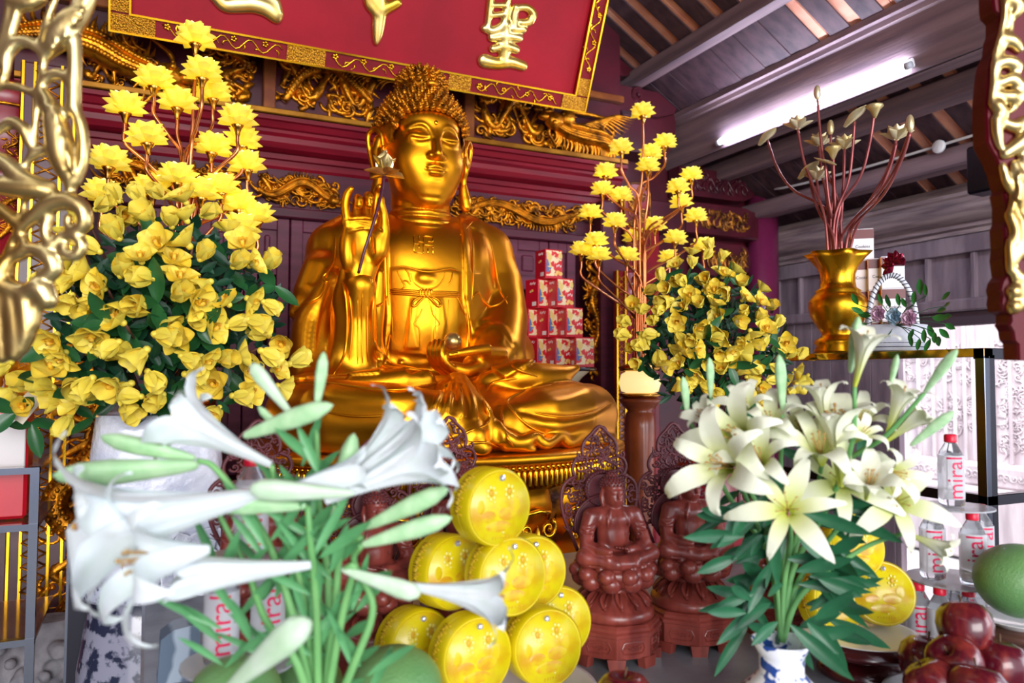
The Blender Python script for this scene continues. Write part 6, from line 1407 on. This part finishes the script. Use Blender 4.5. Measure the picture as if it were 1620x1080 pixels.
# ---------------------------------------------------------------- round yellow gift boxes
ybx = mat('yellow_gift_paper', 'dcc60c', 'cdb808', rough=.35, scale=5, coat=.15); yfa = mat('yellow_print_face', 'dccc10', 'd2a414', rough=.3, scale=22, contrast=(.44, .62), detail=5, coat=.2); ypr = mat('orange_print', 'd09c20', 'd8b428', rough=.4, scale=30); gem = mat('rhinestone', 'd8dcf4', rough=.08, metal=.7); petw = mat('sheer_white_trim', 'ece47c', rough=.3)
gr_, gt = .061, .052
A = [('drum', MB().lathe([(0, 0), (gr_-.004, 0), (gr_, .003), (gr_, gt*.46), (gr_-.0015, gt*.48), (gr_, gt*.5), (gr_, gt-.004), (gr_-.003, gt), (0, gt)], 48).mesh('drum', ybx, True, 40)), ('printed_face', MB().lathe([(gr_-.005, gt), (gr_-.0055, gt+.0012), (0, gt+.0012)], 48).mesh('printed_face', yfa))]
b = MB()
for sx in (-1, 1):
    c_ = (sx*.017, .024)
    for k in range(7): a = k*.9; b.ball((c_[0]+.0075*math.cos(a), c_[1]+.0095*math.sin(a), gt+.002), (.0026, .0032, .0012), 6, 4)
A.append(('sheer_rosettes', b.mesh('sheer_rosettes', petw)))
for sx in (-1, 1): b = MB(); b.ball((sx*.017, .024, gt+.0018), (.004, .006, .0015), 8, 5); A.append(('printed_window', b.mesh('printed_window', ypr)))
b = MB()
for x_, y_, rx_, ry_ in ((-.022, -.012, .016, .010), (.014, -.010, .020, .012), (-.004, -.028, .026, .010), (.030, .004, .010, .014), (-.036, .004, .008, .012)): b.ball((x_, y_, gt+.0008), (rx_, ry_, .0011), 12, 6)
A.append(('printed_clouds', b.mesh('printed_clouds', mat('pale_gold_print', 'd6c012', 'd09c1c', rough=.3, scale=60, contrast=(.42, .6), coat=.2)))); b = MB()
for k in range(7): b.tube([(-.015+.005*k, -.047, gt+.0012), (-.013+.005*k, -.043, gt+.0012)], .0009, 4)
A.append(('printed_script', b.mesh('printed_script', ypr))); b = MB()
for k in range(16): b.tube([(gr_*math.cos(2.2+k*.07)*1.004, gr_*math.sin(2.2+k*.07)*1.004, gt*.3), (gr_*math.cos(2.22+k*.07)*1.004, gr_*math.sin(2.22+k*.07)*1.004, gt*.7-.006*(k % 3))], .0012, 4)
A.append(('side_print', b.mesh('side_print', ypr)))
b = MB(); b.ball((.002, .046, gt+.004), .0052, 8, 5)
A.append(('rhinestone', b.mesh('rhinestone', gem, False)))
b = MB(); [b.ball((x, y, gt+.002), .0022, 6, 4) for x, y in ((-.012, .010), (.004, -.038))]
A.append(('small_pearls', b.mesh('small_pearls', petw)))
def gift(x, y, dd, rot, s, label, grp, tilt=.12, roll=0):
    c = PD(x, y, dd); n = Vector(tuple(-fw*math.cos(rot)+RT*math.sin(rot)))+Vector((0, 0, tilt)); n.normalize(); M = lookM(c, n, (0, 0, 1), s)@Matrix.Rotation(roll, 4, 'Z')
    M = Matrix.Translation(Vector(tuple(c)))@(M.to_3x3().to_4x4())@Matrix.Translation((0, 0, -gt)); t = bpy.data.objects.new('round_gift_box', None); COL.objects.link(t); t.matrix_world = M; t.empty_display_size = .03; tag(t, label, 'gift box', grp)
    for nm, me in A: link(nm, me, t)
G1, G2 = 'near pile of round yellow gift boxes', 'far pile of round yellow gift boxes'
# up axis check: printed top faces +z of the room
def gfix(t): pass
gift(791, 803, 1.20, .62, 1.0, 'round yellow gift box alone on top of the near pile', G1, .05)
gift(722, 905, 1.26, .70, 1.0, 'round yellow gift box, left one of the middle tier in the near pile', G1, .12); gift(812, 912, 1.20, .50, 1.0, 'round yellow gift box, front right of the middle tier, behind the white lily mouth', G1, .12); gift(846, 905, 1.30, .40, 1.0, 'round yellow gift box behind the right of the middle tier in the near pile', G1, .12)
gift(668, 1025, 1.24, .66, 1.0, 'round yellow gift box at the left end of the bottom tier in the near pile', G1, .12); gift(757, 1040, 1.17, .55, 1.0, 'round yellow gift box in the middle front of the bottom tier, below the lily', G1, .12); gift(868, 1025, 1.22, .42, 1.0, 'round yellow gift box at the right front of the bottom tier in the near pile', G1, .15, .1); gift(886, 985, 1.32, .35, 1.0, 'round yellow gift box at the back right of the bottom tier in the near pile', G1, .15)
gift(1357, 862, 1.38, .2, .92, 'round yellow gift box on top of the far pile, seen between the lily leaves', G2, .35); gift(1328, 950, 1.38, .35, .92, 'round yellow gift box, lower left of the far pile behind the lily leaves', G2, .3); gift(1398, 938, 1.38, -.15, .92, 'round yellow gift box, lower right of the far pile beside the bottles', G2, .3)
porc = mat('white_porcelain', 'eceff4', rough=.12, coat=.5)
def plate(c, r, label, m=porc, name='plate', h=.02):
    t = thing(name, c, label, 'plate'); MB().lathe([(0, 0), (r*.6, 0), (r*.65, .004), (r*.97, h*.9), (r, h), (r*.96, h), (r*.62, .008), (0, .006)], 48).obj('dish', m, t); return t
c_ = PD(780, 1080, 1.25); plate((c_[0], c_[1], TZ), .17, 'white porcelain plate under the near pile of yellow gift boxes')
# turned dark red stand with a plate under the far pile
sw = mat('dark_red_turned_wood', '4a1418', '34100f', rough=.2, scale=8, coat=.5); c_ = PD(1362, 1010, 1.36); stn = thing('offering_stand', (c_[0], c_[1], TZ), 'dark red turned wooden stand under the far yellow gift boxes', 'stand'); hs = c_[2]-TZ
MB().lathe([(0, 0), (.07, 0), (.074, .006), (.07, .022), (.04, .03), (.028, hs*.55), (.04, hs-.02), (.10, hs-.012), (.112, hs), (0, hs)], 48).obj('turned_body', sw, stn)
plate((c_[0], c_[1], c_[2]), .10, 'white plate on the dark red stand under the far yellow gift boxes', h=.012)
# ---------------------------------------------------------------- bottled water towers
bh_, br_ = .135, .0225; clr = mat('clear_plastic', 'f2f6fa', rough=.04, trans=.92, ior=1.2); capm = mat('red_cap', 'e01c3c', rough=.35); labm = mat('translucent_white_label', 'eef0f6', rough=.35, alpha=.5); pinkt = mat('pink_lettering', 'e0285a', rough=.4)
tm = txt_mesh('miral', .040, 'lettering', pinkt, 0); 
_bm = bmesh.new(); _bm.from_mesh(tm); bmesh.ops.triangulate(_bm, faces=_bm.faces); bmesh.ops.subdivide_edges(_bm, edges=[e for e in _bm.edges if e.calc_length() > .003], cuts=3, use_grid_fill=True); _bm.to_mesh(tm); _bm.free()
for v_ in tm.vertices:
    x, y = v_.co.x, v_.co.y; a = -PI/2-y/br_; v_.co = ((br_+.0010)*math.cos(a), (br_+.0010)*math.sin(a), .055+x)
tm.update()
bt_b = MB().lathe([(0, .003), (br_*.7, 0), (br_*.95, .003), (br_, .01), (br_, .03), (br_*.97, .033), (br_, .036), (br_, .085), (br_*.97, .09), (br_*.85, .102), (br_*.55, .114), (.009, .121), (.009, .127)], 28).mesh('bottle_body', clr)
bt_l = MB().lathe([(br_+.0003, .014), (br_+.0003, .096)], 28); bt_l.f = [f for f in bt_l.f if len(f) == 4]; bt_l = bt_l.mesh('label_sleeve', labm)
bt_c = MB().lathe([(.0105, .120), (.0108, .122), (.0108, .133), (.009, .135), (0, .135)], 20, wob=lambda r, z, th: r*(1+.03*np.cos(th*20))).mesh('cap', capm)
def bottle(x, y, tier, rz, label, grp, wz=None):
    p = (x, y, TZ+tier*(bh_+.004)); t = thing('water_bottle', p, label, 'bottle', grp, rz); link('bottle_body', bt_b, t); link('cap', bt_c, t); l = link('label_sleeve', bt_l, t); link('lettering', tm, l)
gR, gL = 'tower of water bottles on the right', 'tower of water bottles on the left'
bR = [(1443, 1.53, 0, -.3, 'water bottle at the far left back of the right tower\'s bottom tier'), (1452, 1.46, 0, 0, 'water bottle with upright pink lettering at the left end of the right tower\'s bottom tier'), (1486, 1.43, 0, .3, 'water bottle second from left in the right tower\'s bottom tier, above the red apples'), (1531, 1.42, 0, .2, 'water bottle at the right of the right tower\'s bottom tier'), (1508, 1.50, 0, .6, 'water bottle in the middle back of the right tower\'s bottom tier'), (1560, 1.50, 0, .5, 'water bottle at the far right back of the right tower\'s bottom tier'),
      (1476, 1.47, 1, .2, 'water bottle at the left of the right tower\'s middle tier'), (1540, 1.42, 1, .1, 'water bottle at the front right of the right tower\'s middle tier'), (1553, 1.50, 1, .4, 'water bottle at the back right of the right tower\'s middle tier'), (1508, 1.46, 2, .3, 'water bottle alone on top of the right tower')]
for x, dd, tier, rz, lb in bR: p = PD(x, 900, dd); bottle(p[0], p[1], tier, math.radians(-50)+rz, lb, gR)
bL = [(350, 1.02, 0, 0, 'water bottle at the front of the left tower\'s bottom tier'), (402, 1.00, 0, .2, 'water bottle at the right of the left tower\'s bottom tier'), (375, 1.09, 0, .2, 'water bottle at the back of the left tower\'s bottom tier'), (352, 1.03, 1, .1, 'water bottle with pink lettering in the left tower\'s middle tier'), (425, 1.06, 1, .3, 'water bottle at the right of the left tower\'s middle tier, behind lilies'), (396, 1.04, 2, .2, 'water bottle alone on top of the left tower behind the lilies')]
for x, dd, tier, rz, lb in bL: p = PD(x, 900, dd); bottle(p[0], p[1], tier, math.radians(-12)+rz, lb, gL)
shm = mat('clear_plastic_sheet', 'e8ecf2', rough=.15, trans=.6)
for (x, dd, tier, r, lb) in ((1510, 1.47, 1, .085, 'clear plastic sheet between the bottom and middle tiers of the right bottle tower'), (1515, 1.46, 2, .065, 'clear plastic sheet under the top bottle of the right tower'), (382, 1.04, 1, .075, 'clear plastic sheet between the lower tiers of the left bottle tower'), (392, 1.04, 2, .06, 'clear plastic sheet under the top bottle of the left tower')):
    p = PD(x, 900, dd); o = MB().lathe([(0, 0), (r, 0), (r, .003), (0, .003)], 24).obj('plastic_sheet', shm, None, False, loc=(p[0], p[1], TZ+tier*(bh_+.004)-.0036)); tag(o, lb, 'plastic sheet')
# ---------------------------------------------------------------- fruit
apm = mat('red_apple_skin', '520a1c', '94382e', rough=.22, scale=14, stretch=(3, 3, .5), contrast=(.45, .75), coat=.4); sti = mat('apple_stem', '5a4028', rough=.6); stk = mat('fruit_sticker', '6a8ab0', rough=.4)
ap_prof = [(.001, .012), (.008, .004), (.02, .0), (.032, .008), (.039, .024), (.041, .040), (.038, .056), (.028, .068), (.016, .072), (.006, .066), (.001, .060)]
apb = MB().lathe(ap_prof, 32, wob=lambda r, z, th: r*(1+.025*np.cos(th*5))).mesh('apple_body', apm); aps = MB().tube([(0, 0, .060), (.001, 0, .07), (.004, 0, .082)], [.0015, .0013, .0018], 6).mesh('apple_stem', sti); apk = MB().ball((.018, -.034, .045), (.008, .003, .008), 10, 6).mesh('sticker', stk)
ag = 'red apples in the pile by the right edge'
for x, y, dd, tl, lb in ((1527, 990, 1.20, .5, 'dark red apple with a sticker on top of the apple pile'), (1510, 1050, 1.16, 1.1, 'red and yellow streaked apple at the front of the apple pile'), (1580, 1052, 1.18, .3, 'dark red apple at the right of the apple pile'), (1466, 1046, 1.22, .2, 'red apple at the left back of the apple pile'), (1478, 1085, 1.14, .8, 'red apple at the lower left of the apple pile, cut by the frame'), (1545, 1095, 1.10, .4, 'red apple at the bottom of the apple pile, mostly below the frame')):
    c = PD(x, y, dd); t = thing('apple', c, lb, 'apple', ag); t.rotation_euler = (tl*.6, tl*.3, tl*4); M = Matrix.Translation((0, 0, -.036))
    for nm, me in (('apple_body', apb), ('apple_stem', aps), ('sticker', apk)): o = link(nm, me, t); o.location = (0, 0, -.036)
c = PD(1520, 1120, 1.18); plate((c[0], c[1], TZ), .11, 'white plate under the red apples by the right edge', h=.03)
c = PD(988, 1108, 1.08); t = thing('apple', (c[0], c[1], c[2]), 'pinkish red fruit just showing at the bottom edge in front of the nearest statuette', 'apple'); [setattr(link(nm, me, t), 'location', (0, 0, -.036)) for nm, me in (('apple_body', apb), ('apple_stem', aps))]
c2 = plate((c[0], c[1], TZ), .08, 'white plate under the single fruit at the bottom edge', h=.02)
pom = mat('green_pomelo_skin', '74a060', '548850', rough=.38, scale=7, bump=.25, bscale=260, contrast=(.3, .7), coat=.1)
def pomelo(x, y, dd, r, lb, sq=(1, 1, .92)):
    c = PD(x, y, dd); o = MB().lathe([(r*math.sin(t)*(1-.06*math.cos(t)), -r*math.cos(t)) for t in np.linspace(.001, PI-.001, 24)], 40).obj('pomelo', pom, None, loc=tuple(c)); o.scale = sq; tag(o, lb, 'fruit', None); return c
pomelo(1612, 918, 1.34, .074, 'large green fruit on the wooden stand at the right edge', (1.05, .9, .84))
c = PD(1612, 990, 1.36); s2 = thing('offering_stand', (c[0], c[1], TZ), 'brown turned wooden stand with a dish under the green fruit at the right edge', 'stand'); hs = c[2]-TZ
MB().lathe([(0, 0), (.05, 0), (.055, .01), (.03, .02), (.025, hs*.5), (.04, hs-.03), (.075, hs-.012), (.08, hs), (0, hs)], 40).obj('turned_body', mat('brown_turned_wood', '5e4034', '46302a', rough=.3, coat=.3), s2); plate((c[0], c[1], c[2]+.0005), .066, 'white dish on the brown stand under the green fruit', h=.014)
pomelo(625, 1092, 1.02, .062, 'round green pomelo at the bottom edge left of the yellow gift boxes'); pomelo(372, 1105, .92, .054, 'round green pomelo at the bottom edge behind the lowest white lily bud'); pomelo(455, 962, 1.16, .052, 'green pomelo behind the lily stems beside the water bottles'); pomelo(478, 1090, 1.08, .056, 'green pomelo between the lily stems at the bottom edge')
c = PD(520, 1120, 1.05); plate((c[0], c[1], TZ), .17, 'white plate under the pomelos at the bottom edge', h=.02)
# ---------------------------------------------------------------- gilded openwork hanging close to the visitor
def px_vol(xa, ya, xb, yb, d, th, h):
    c = np.array([PD(x, y, d+t) for x in (xa, xb) for y in (ya, yb) for t in (-th, th)]); return Vol(c.min(0), c.max(0), h)
dl = .95; V = px_vol(-60, -40, 165, 600, dl, .035, .0026)
def gs(pts, k=.004, dd=0, sp=4): V.stroke([PD(p[0], p[1], dl+dd+(p[3] if len(p) > 3 else 0)) for p in pts], [p[2]*(1.2 if p[2] > 3.5 else 1)/F_*dl for p in pts], k, 'add', sp)
for q in ([(20, -20, 6), (10, 40, 6), (-4, 95, 6)], [(38, -20, 6), (22, 40, 6), (4, 100, 6)], [(20, 0, 10), (45, 6, 10), (66, -2, 8)], [(150, -20, 8), (132, 14, 12), (112, 36, 17), (92, 60, 16), (76, 86, 7)], [(90, -6, 4), (76, 30, 6), (70, 64, 7), (73, 88, 4)], [(118, 60, 9), (119, 110, 9), (117, 168, 8)], [(112, -20, 4), (122, 10, 5)],
          [(-5, 140, 6), (8, 118, 6), (14, 86, 7), (32, 66, 8), (56, 72, 8), (69, 90, 6), (66, 120, 5), (60, 150, 6), (57, 190, 5), (52, 245, 6)], [(66, 140, 5), (78, 122, 7), (96, 118, 8), (112, 130, 8), (117, 160, 8), (106, 178, 7)], [(8, 136, 5), (30, 138, 6), (54, 148, 5)],
          [(72, 152, 9), (84, 176, 13), (92, 210, 17), (100, 250, 18), (110, 285, 10), (113, 300, 6)], [(118, 170, 8), (130, 205, 8), (132, 250, 8), (122, 288, 6)], [(-5, 208, 6), (18, 194, 8), (38, 204, 9), (47, 225, 8)], [(34, 272, 5), (48, 250, 6), (64, 240, 7), (80, 238, 6)],
          [(-10, 248, 10), (14, 262, 12), (40, 282, 11), (84, 292, 5)], [(-10, 292, 12), (30, 298, 14), (62, 300, 12), (88, 304, 6)], [(43, 306, 4), (38, 326, 4), (33, 346, 5)], [(-10, 322, 8), (8, 336, 9), (28, 352, 9), (38, 360, 5)],
          [(10, 400, 5), (26, 372, 6), (44, 352, 9), (64, 334, 11), (86, 322, 12), (110, 318, 12), (130, 330, 11), (134, 352, 10), (122, 364, 8), (108, 358, 6), (108, 344, 6)], [(78, 344, 7), (72, 366, 8), (84, 388, 8), (96, 372, 6)], [(104, 372, 6), (122, 376, 8), (130, 390, 8), (120, 404, 8), (104, 400, 8), (102, 386, 6)],
          [(4, 430, 14), (16, 410, 10), (36, 398, 9), (60, 396, 10), (80, 408, 12), (86, 426, 11), (70, 438, 9), (62, 428, 5)], [(30, 366, 5), (40, 386, 8), (34, 404, 8)], [(-6, 440, 16), (10, 452, 14), (40, 462, 12), (64, 456, 16), (76, 474, 13)], [(2, 470, 12), (2, 520, 11), (4, 566, 8)], [(18, 470, 11), (26, 520, 13), (24, 560, 10)], [(40, 472, 12), (44, 520, 12), (36, 552, 8)], [(58, 480, 9), (54, 512, 8)], [(-12, 340, 8), (-14, 400, 9), (-8, 470, 9)]):
    gs(q)
rd = random.Random(3)
for (x0, y0, x1, y1, r, n) in ((128, 14, 80, 80, 13, 60), (80, 165, 110, 285, 14, 80)):
    for i in range(n):
        t = rd.random(); x, y = x0+(x1-x0)*t+rd.uniform(-r, r)*.8, y0+(y1-y0)*t+rd.uniform(-3, 3); gs([(x, y, 3.2, -.012), (x+.1, y+2.5, 2.8, -.013)], .001, sp=0)
V.smooth(1); cL = PD(60, 280, dl); o = link('hanging_carving', V.mesh('hanging_carving', gold_silver, cL), None, tuple(cL)); tag(o, 'blurred gilded openwork carving with bird, scrolls and lobes at the upper left edge', 'carving')
# right: red lacquered scalloped board with gilded relief
dr = 1.08; edge = [(1568, -60), (1569, 4), (1571, 18), (1580, 27), (1580, 46), (1576, 58), (1574, 78), (1567, 92), (1563, 108), (1560, 134), (1558, 160), (1558, 196), (1560, 226), (1566, 238), (1574, 252), (1582, 272), (1586, 288), (1590, 300), (1586, 306), (1590, 324), (1590, 350), (1586, 362), (1588, 392), (1586, 410), (1590, 436), (1583, 446), (1580, 458), (1583, 468), (1581, 480), (1584, 492), (1596, 498), (1597, 508), (1594, 514), (1600, 524), (1602, 538), (1608, 544), (1609, 570), (1660, 572), (1760, 560), (1760, -60)]
fb_ = thing('lacquered_frame', PD(1620, 280, dr), 'red lacquered scalloped board with gilded relief close at the right edge', 'carved frame'); fo = np.array(tuple(fb_.location))
b = MB(); n = len(edge)
fr_ = [PD(x, y, dr)-fo for x, y in edge]; bk_ = [PD(x, y, dr)-fo+fw*.03 for x, y in edge]; mid = [PD(x+2.5, y, dr)-fo-fw*.004 for x, y in edge]
b.add(mid+fr_+bk_, [tuple(range(n))]+[(i, n+i, n+(i+1) % n, (i+1) % n) for i in range(n)]+[(n+i, 2*n+i, 2*n+(i+1) % n, n+(i+1) % n) for i in range(n)]+[tuple(range(3*n-1, 2*n-1, -1))]); b.obj('board', mat('dark_lacquer_board', '6a0c1c', '560a18', rough=.38, scale=5, spec=.3), fb_, False)
dl = dr-.008; V = px_vol(1560, -20, 1650, 520, dl, .035, .0026)
for q in ([(1588, -10, 5), (1590, 20, 5), (1585, 48, 4), (1574, 90, 4), (1571, 130, 4), (1568, 164, 4)], [(1600, 30, 4), (1598, 50, 4), (1582, 90, 4), (1577, 130, 4), (1574, 164, 4)], [(1598, 0, 9), (1612, 10, 9), (1606, 22, 7)], [(1590, 60, 6), (1602, 66, 9), (1612, 78, 6)], [(1578, 102, 6), (1592, 98, 9), (1606, 104, 9), (1608, 118, 5)], [(1582, 132, 7), (1600, 126, 9), (1614, 138, 9)], [(1582, 150, 6), (1598, 154, 10), (1612, 150, 7)], [(1600, 176, 4), (1612, 160, 5), (1622, 146, 4)], [(1578, 168, 9), (1586, 180, 8), (1580, 190, 6)], [(1576, 188, 7), (1578, 212, 7), (1582, 232, 5)], [(1592, 196, 7), (1606, 200, 9), (1620, 190, 7)], [(1590, 244, 7), (1604, 234, 10), (1620, 222, 12)], [(1586, 262, 5), (1592, 284, 6), (1598, 300, 5)], [(1604, 258, 5), (1610, 282, 9), (1616, 310, 10), (1614, 334, 7)], [(1620, 250, 8), (1626, 300, 9)],
          [(1598, 340, 7), (1606, 362, 8), (1604, 384, 7)], [(1610, 372, 6), (1612, 396, 8), (1604, 412, 7)], [(1598, 392, 6), (1600, 420, 6)], [(1606, 430, 7), (1606, 440, 6)], [(1604, 460, 10), (1604, 462, 10)], [(1604, 484, 10), (1604, 486, 10)], [(1596, 380, 4), (1597, 430, 4)], [(1618, 440, 9), (1620, 480, 10)], [(1622, 340, 9), (1624, 400, 9)], [(1604, 306, 5), (1600, 330, 5)]):
    gs(q)
for i in range(50): x, y = 1612+rd.uniform(-7, 7), rd.uniform(268, 330); gs([(x, y, 2.2, -.010), (x+.1, y+2, 2, -.010)], .001, sp=0)
V.smooth(1); link('gilded_relief', V.mesh('gilded_relief', gold_silver, fo), fb_)
# dark loudspeaker-like box behind it
c = PX(1566, 262, 3.6); o = MB().box((-.06, -.08, -.13), (.06, .08, .10), bev=.01).obj('wall_box', darksteel, None, False, loc=tuple(c)); tag(o, 'small dark box partly behind the red frame under the roof', 'box')
# ---------------------------------------------------------------- left edge: lacquer drum, pilaster, steel stand, packages
c = PD(10, 300, 2.75); t = thing('lacquer_canopy', (c[0], c[1], c[2]), 'red lacquered drum-shaped canopy with gilded bands behind the hanging carving at the left', 'canopy')
MB().lathe([(.12, -.28), (.15, -.26), (.155, -.02), (.17, 0), (.165, .04), (.155, .06), (.155, .24), (.175, .27), (.18, .32), (.165, .34), (.10, .37), (0, .38)], 48).obj('drum', red_lac, t)
b = MB()
for z, r in ((.0, .172), (.05, .16), (.26, .175), (.33, .18), (-.26, .155)): b.tube([(r*math.cos(a), r*math.sin(a), z) for a in np.linspace(0, 2*PI, 50)], .006, 6)
for k in range(14):
    a = k*2*PI/14; M = Matrix.Rotation(a+PI/2, 4, 'Z'); q = MB(); scrolls(q, -.03, .08, .06, .14, y=-.157, seed=k, dens=1, r=.005); dragon(q, [(-.03, -.2), (0, -.15), (-.02, -.09), (.02, -.05)], .011, y=-.157, seed=k, head=0); b.add([M@Vector(p) for p in q.v], q.f)
b.obj('gilded_bands', gold_old, t); MB().tube([(0, 0, .37), (0, 0, 1.4)], .012, 8).obj('hanging_rod', red_dark, t)
c = PY(66, 600, 3.05); t = thing('gilded_pilaster', (c[0], 3.05, 0), 'tall red pilaster with gilded borders behind the left orchid bouquet', 'pilaster')
MB().box((-.09, 0, 0), (.09, .05, 2.45), bev=.005).obj('board', red_dark, t, False); b = MB()
for x in (-.085, -.05, .03, .07): b.box((x, -.008, 0), (x+.008, 0, 2.45))
b.obj('gilded_edge', gold_bright, t, False); b = MB()
for k in range(60): z = .02+k*.04; b.tube([(-.045, -.006, z), (.028, -.006, z+.04)], .003, 5); b.tube([(.028, -.006, z), (-.045, -.006, z+.04)], .003, 5)
b.obj('gilded_lattice', gold_old, t)
c = PY(128, 700, 3.1); carving('dragon_panel_carving', 'tall gilded dragon carving on dark red wood left of the white relief vase', c[0]-.13, .55, 1, 1, 3.06, lambda b: (scrolls(b, 0, 0, .26, 1.0, seed=91, dens=1.3, r=.018), dragon(b, [(.08, 0), (.18, .2), (.06, .4), (.2, .62), (.1, .9)], .04, seed=15)), gold_old)
struct('trim_15', MB().box((c[0]-.25, 3.07, 0), (c[0]+.35, 3.2, 1.7), bev=.01), red_dark)
p0 = PD(30, 830, 1.9); t = thing('steel_stand', (p0[0]-.35, p0[1], 0), 'polished steel stand with glass shelves at the left edge', 'stand')
x1 = .37; zs_ = [PD(20, 830, 1.9)[2], PD(20, 1010, 1.9)[2]]
for (lx, ly) in ((x1, 0), (x1+.16, .42), (-.3, 0), (-.3, .42)): MB().box((lx, ly, 0), (lx+.02, ly+.02, 1.15)).obj('leg', steel, t, False)
for z in zs_+[1.15]:
    MB().box((-.3, -.002, z-.016), (x1+.02, .02, z)).obj('rail', steel, t, False); MB().box((-.28, .02, z-.012), (x1+.02, .42, z-.004)).obj('glass_shelf', mat('brown_glass', '9a6a5c', rough=.08, trans=.5), t, False)
p1 = PD(132, 1000, 2.0); t = thing('steel_post', (p1[0], p1[1], 0), 'dark mirror-steel table leg with a bright edge between the stone block and the landscape vase', 'post')
MB().box((-.035, -.03, 0), (.05, .03, 1.0)).obj('post_body', darksteel, t, False); MB().box((-.04, -.032, 0), (-.034, .03, 1.0)).obj('bright_edge', steel, t, False)
c = PZ(72, 1160, 0); c = PD(72, 1030, 2.35); t = thing('carved_stone_block', (c[0], c[1], 0), 'weathered carved stone block behind the steel stand, lower left', 'stone'); V = Vol((-.16, -.12, -.02), (.16, .12, c[2]+.14), .007)
hh_ = c[2]+.10; V.ell((0, 0, hh_*.5), (.14, .10, hh_*.62), .01)
for i in range(60): V.ell((rd.uniform(-.12, .12), -.09+rd.uniform(-.01, .01), rd.uniform(.1, hh_)), (rd.uniform(.015, .03),)*3, .01, 'add' if i % 2 else 'sub')
V.D = np.maximum(V.D, V.ax[2][None, None, :].astype(np.float32)*0+(V.ax[2][None, None, :]-hh_).astype(np.float32)); link('stone_body', V.mesh('stone_body', mat('weathered_stone', '9a979c', '6c6a72', rough=.85, scale=16, bump=.6), (0, 0, 0)), t)
c = PD(8, 700, 1.88); t = thing('gift_package', (c[0]-.05, c[1]+.16, zs_[0]), 'red and white wrapped package on the steel stand at the left edge', 'package')
MB().box((-.09, -.05, 0), (.085, .06, .30), bev=.008).obj('wrapping', redp, t, False); MB().box((-.085, -.053, .13), (.08, -.048, .27), bev=.004).obj('white_label', mat('pale_label', 'd8d4d4', rough=.3), t, False)
c = PD(44, 640, 1.9); o = MB().box((-.02, 0, -.045), (.02, .003, .045)).obj('paper_tag', mat('cream_card', 'e8dcc0', rough=.5), None, False, loc=tuple(c)); o.rotation_euler = (0, math.radians(35), 0); tag(o, 'small cream paper tag leaning on the package at the left edge', 'tag')
c = PD(284, 1010, 1.33); t = thing('folded_cloth', (c[0], c[1], TZ), 'pale blue-grey folded cover on the table corner right of the landscape vase', 'cover'); b = MB(); zt_ = PD(284, 994, 1.33)[2]-TZ; b.prism([(-.034, 0), (-.03, zt_-.01), (-.01, zt_+.004), (.03, zt_+.01), (.034, 0)], -.02, .04); b.obj('cover_body', mat('blue_grey_cloth', '9fb0c0', '5a6c80', rough=.7, scale=6, kind='wave', contrast=(.3, .7)), t, True, 40)
# orange lilies peeking at the left edge
om = mat('orange_petal', 'f4a818', 'e88a10', rough=.5, scale=12, sss=.2, sssr=.01); op_, ost = lily_meshes('bell', om, 9); oL = {'bell': (op_, ost)}
oloc = PD(-10, 700, 2.0)
lily_bunch(oloc, 'orange trumpet flowers at the left edge under the hanging carving', [('bell', (5, 590, 2.02), (40, 612, 1.96)), ('bell', (20, 560, 2.05), (48, 585, 2.0), .7), ('bell', (60, 612, 2.0), (92, 630, 1.95), .2), ('bell', (-10, 620, 2.0), (15, 655, 1.95), .4)], [[(-10, 700, 2.0), (-5, 650, 2.03), (5, 590, 2.02)], [(-10, 700, 2.0), (5, 640, 2.06), (20, 560, 2.05)], [(-10, 700, 2.0), (20, 660, 2.03), (60, 612, 2.0)]], [], oL, lgd, stemg, .003, 'orange_bouquet')
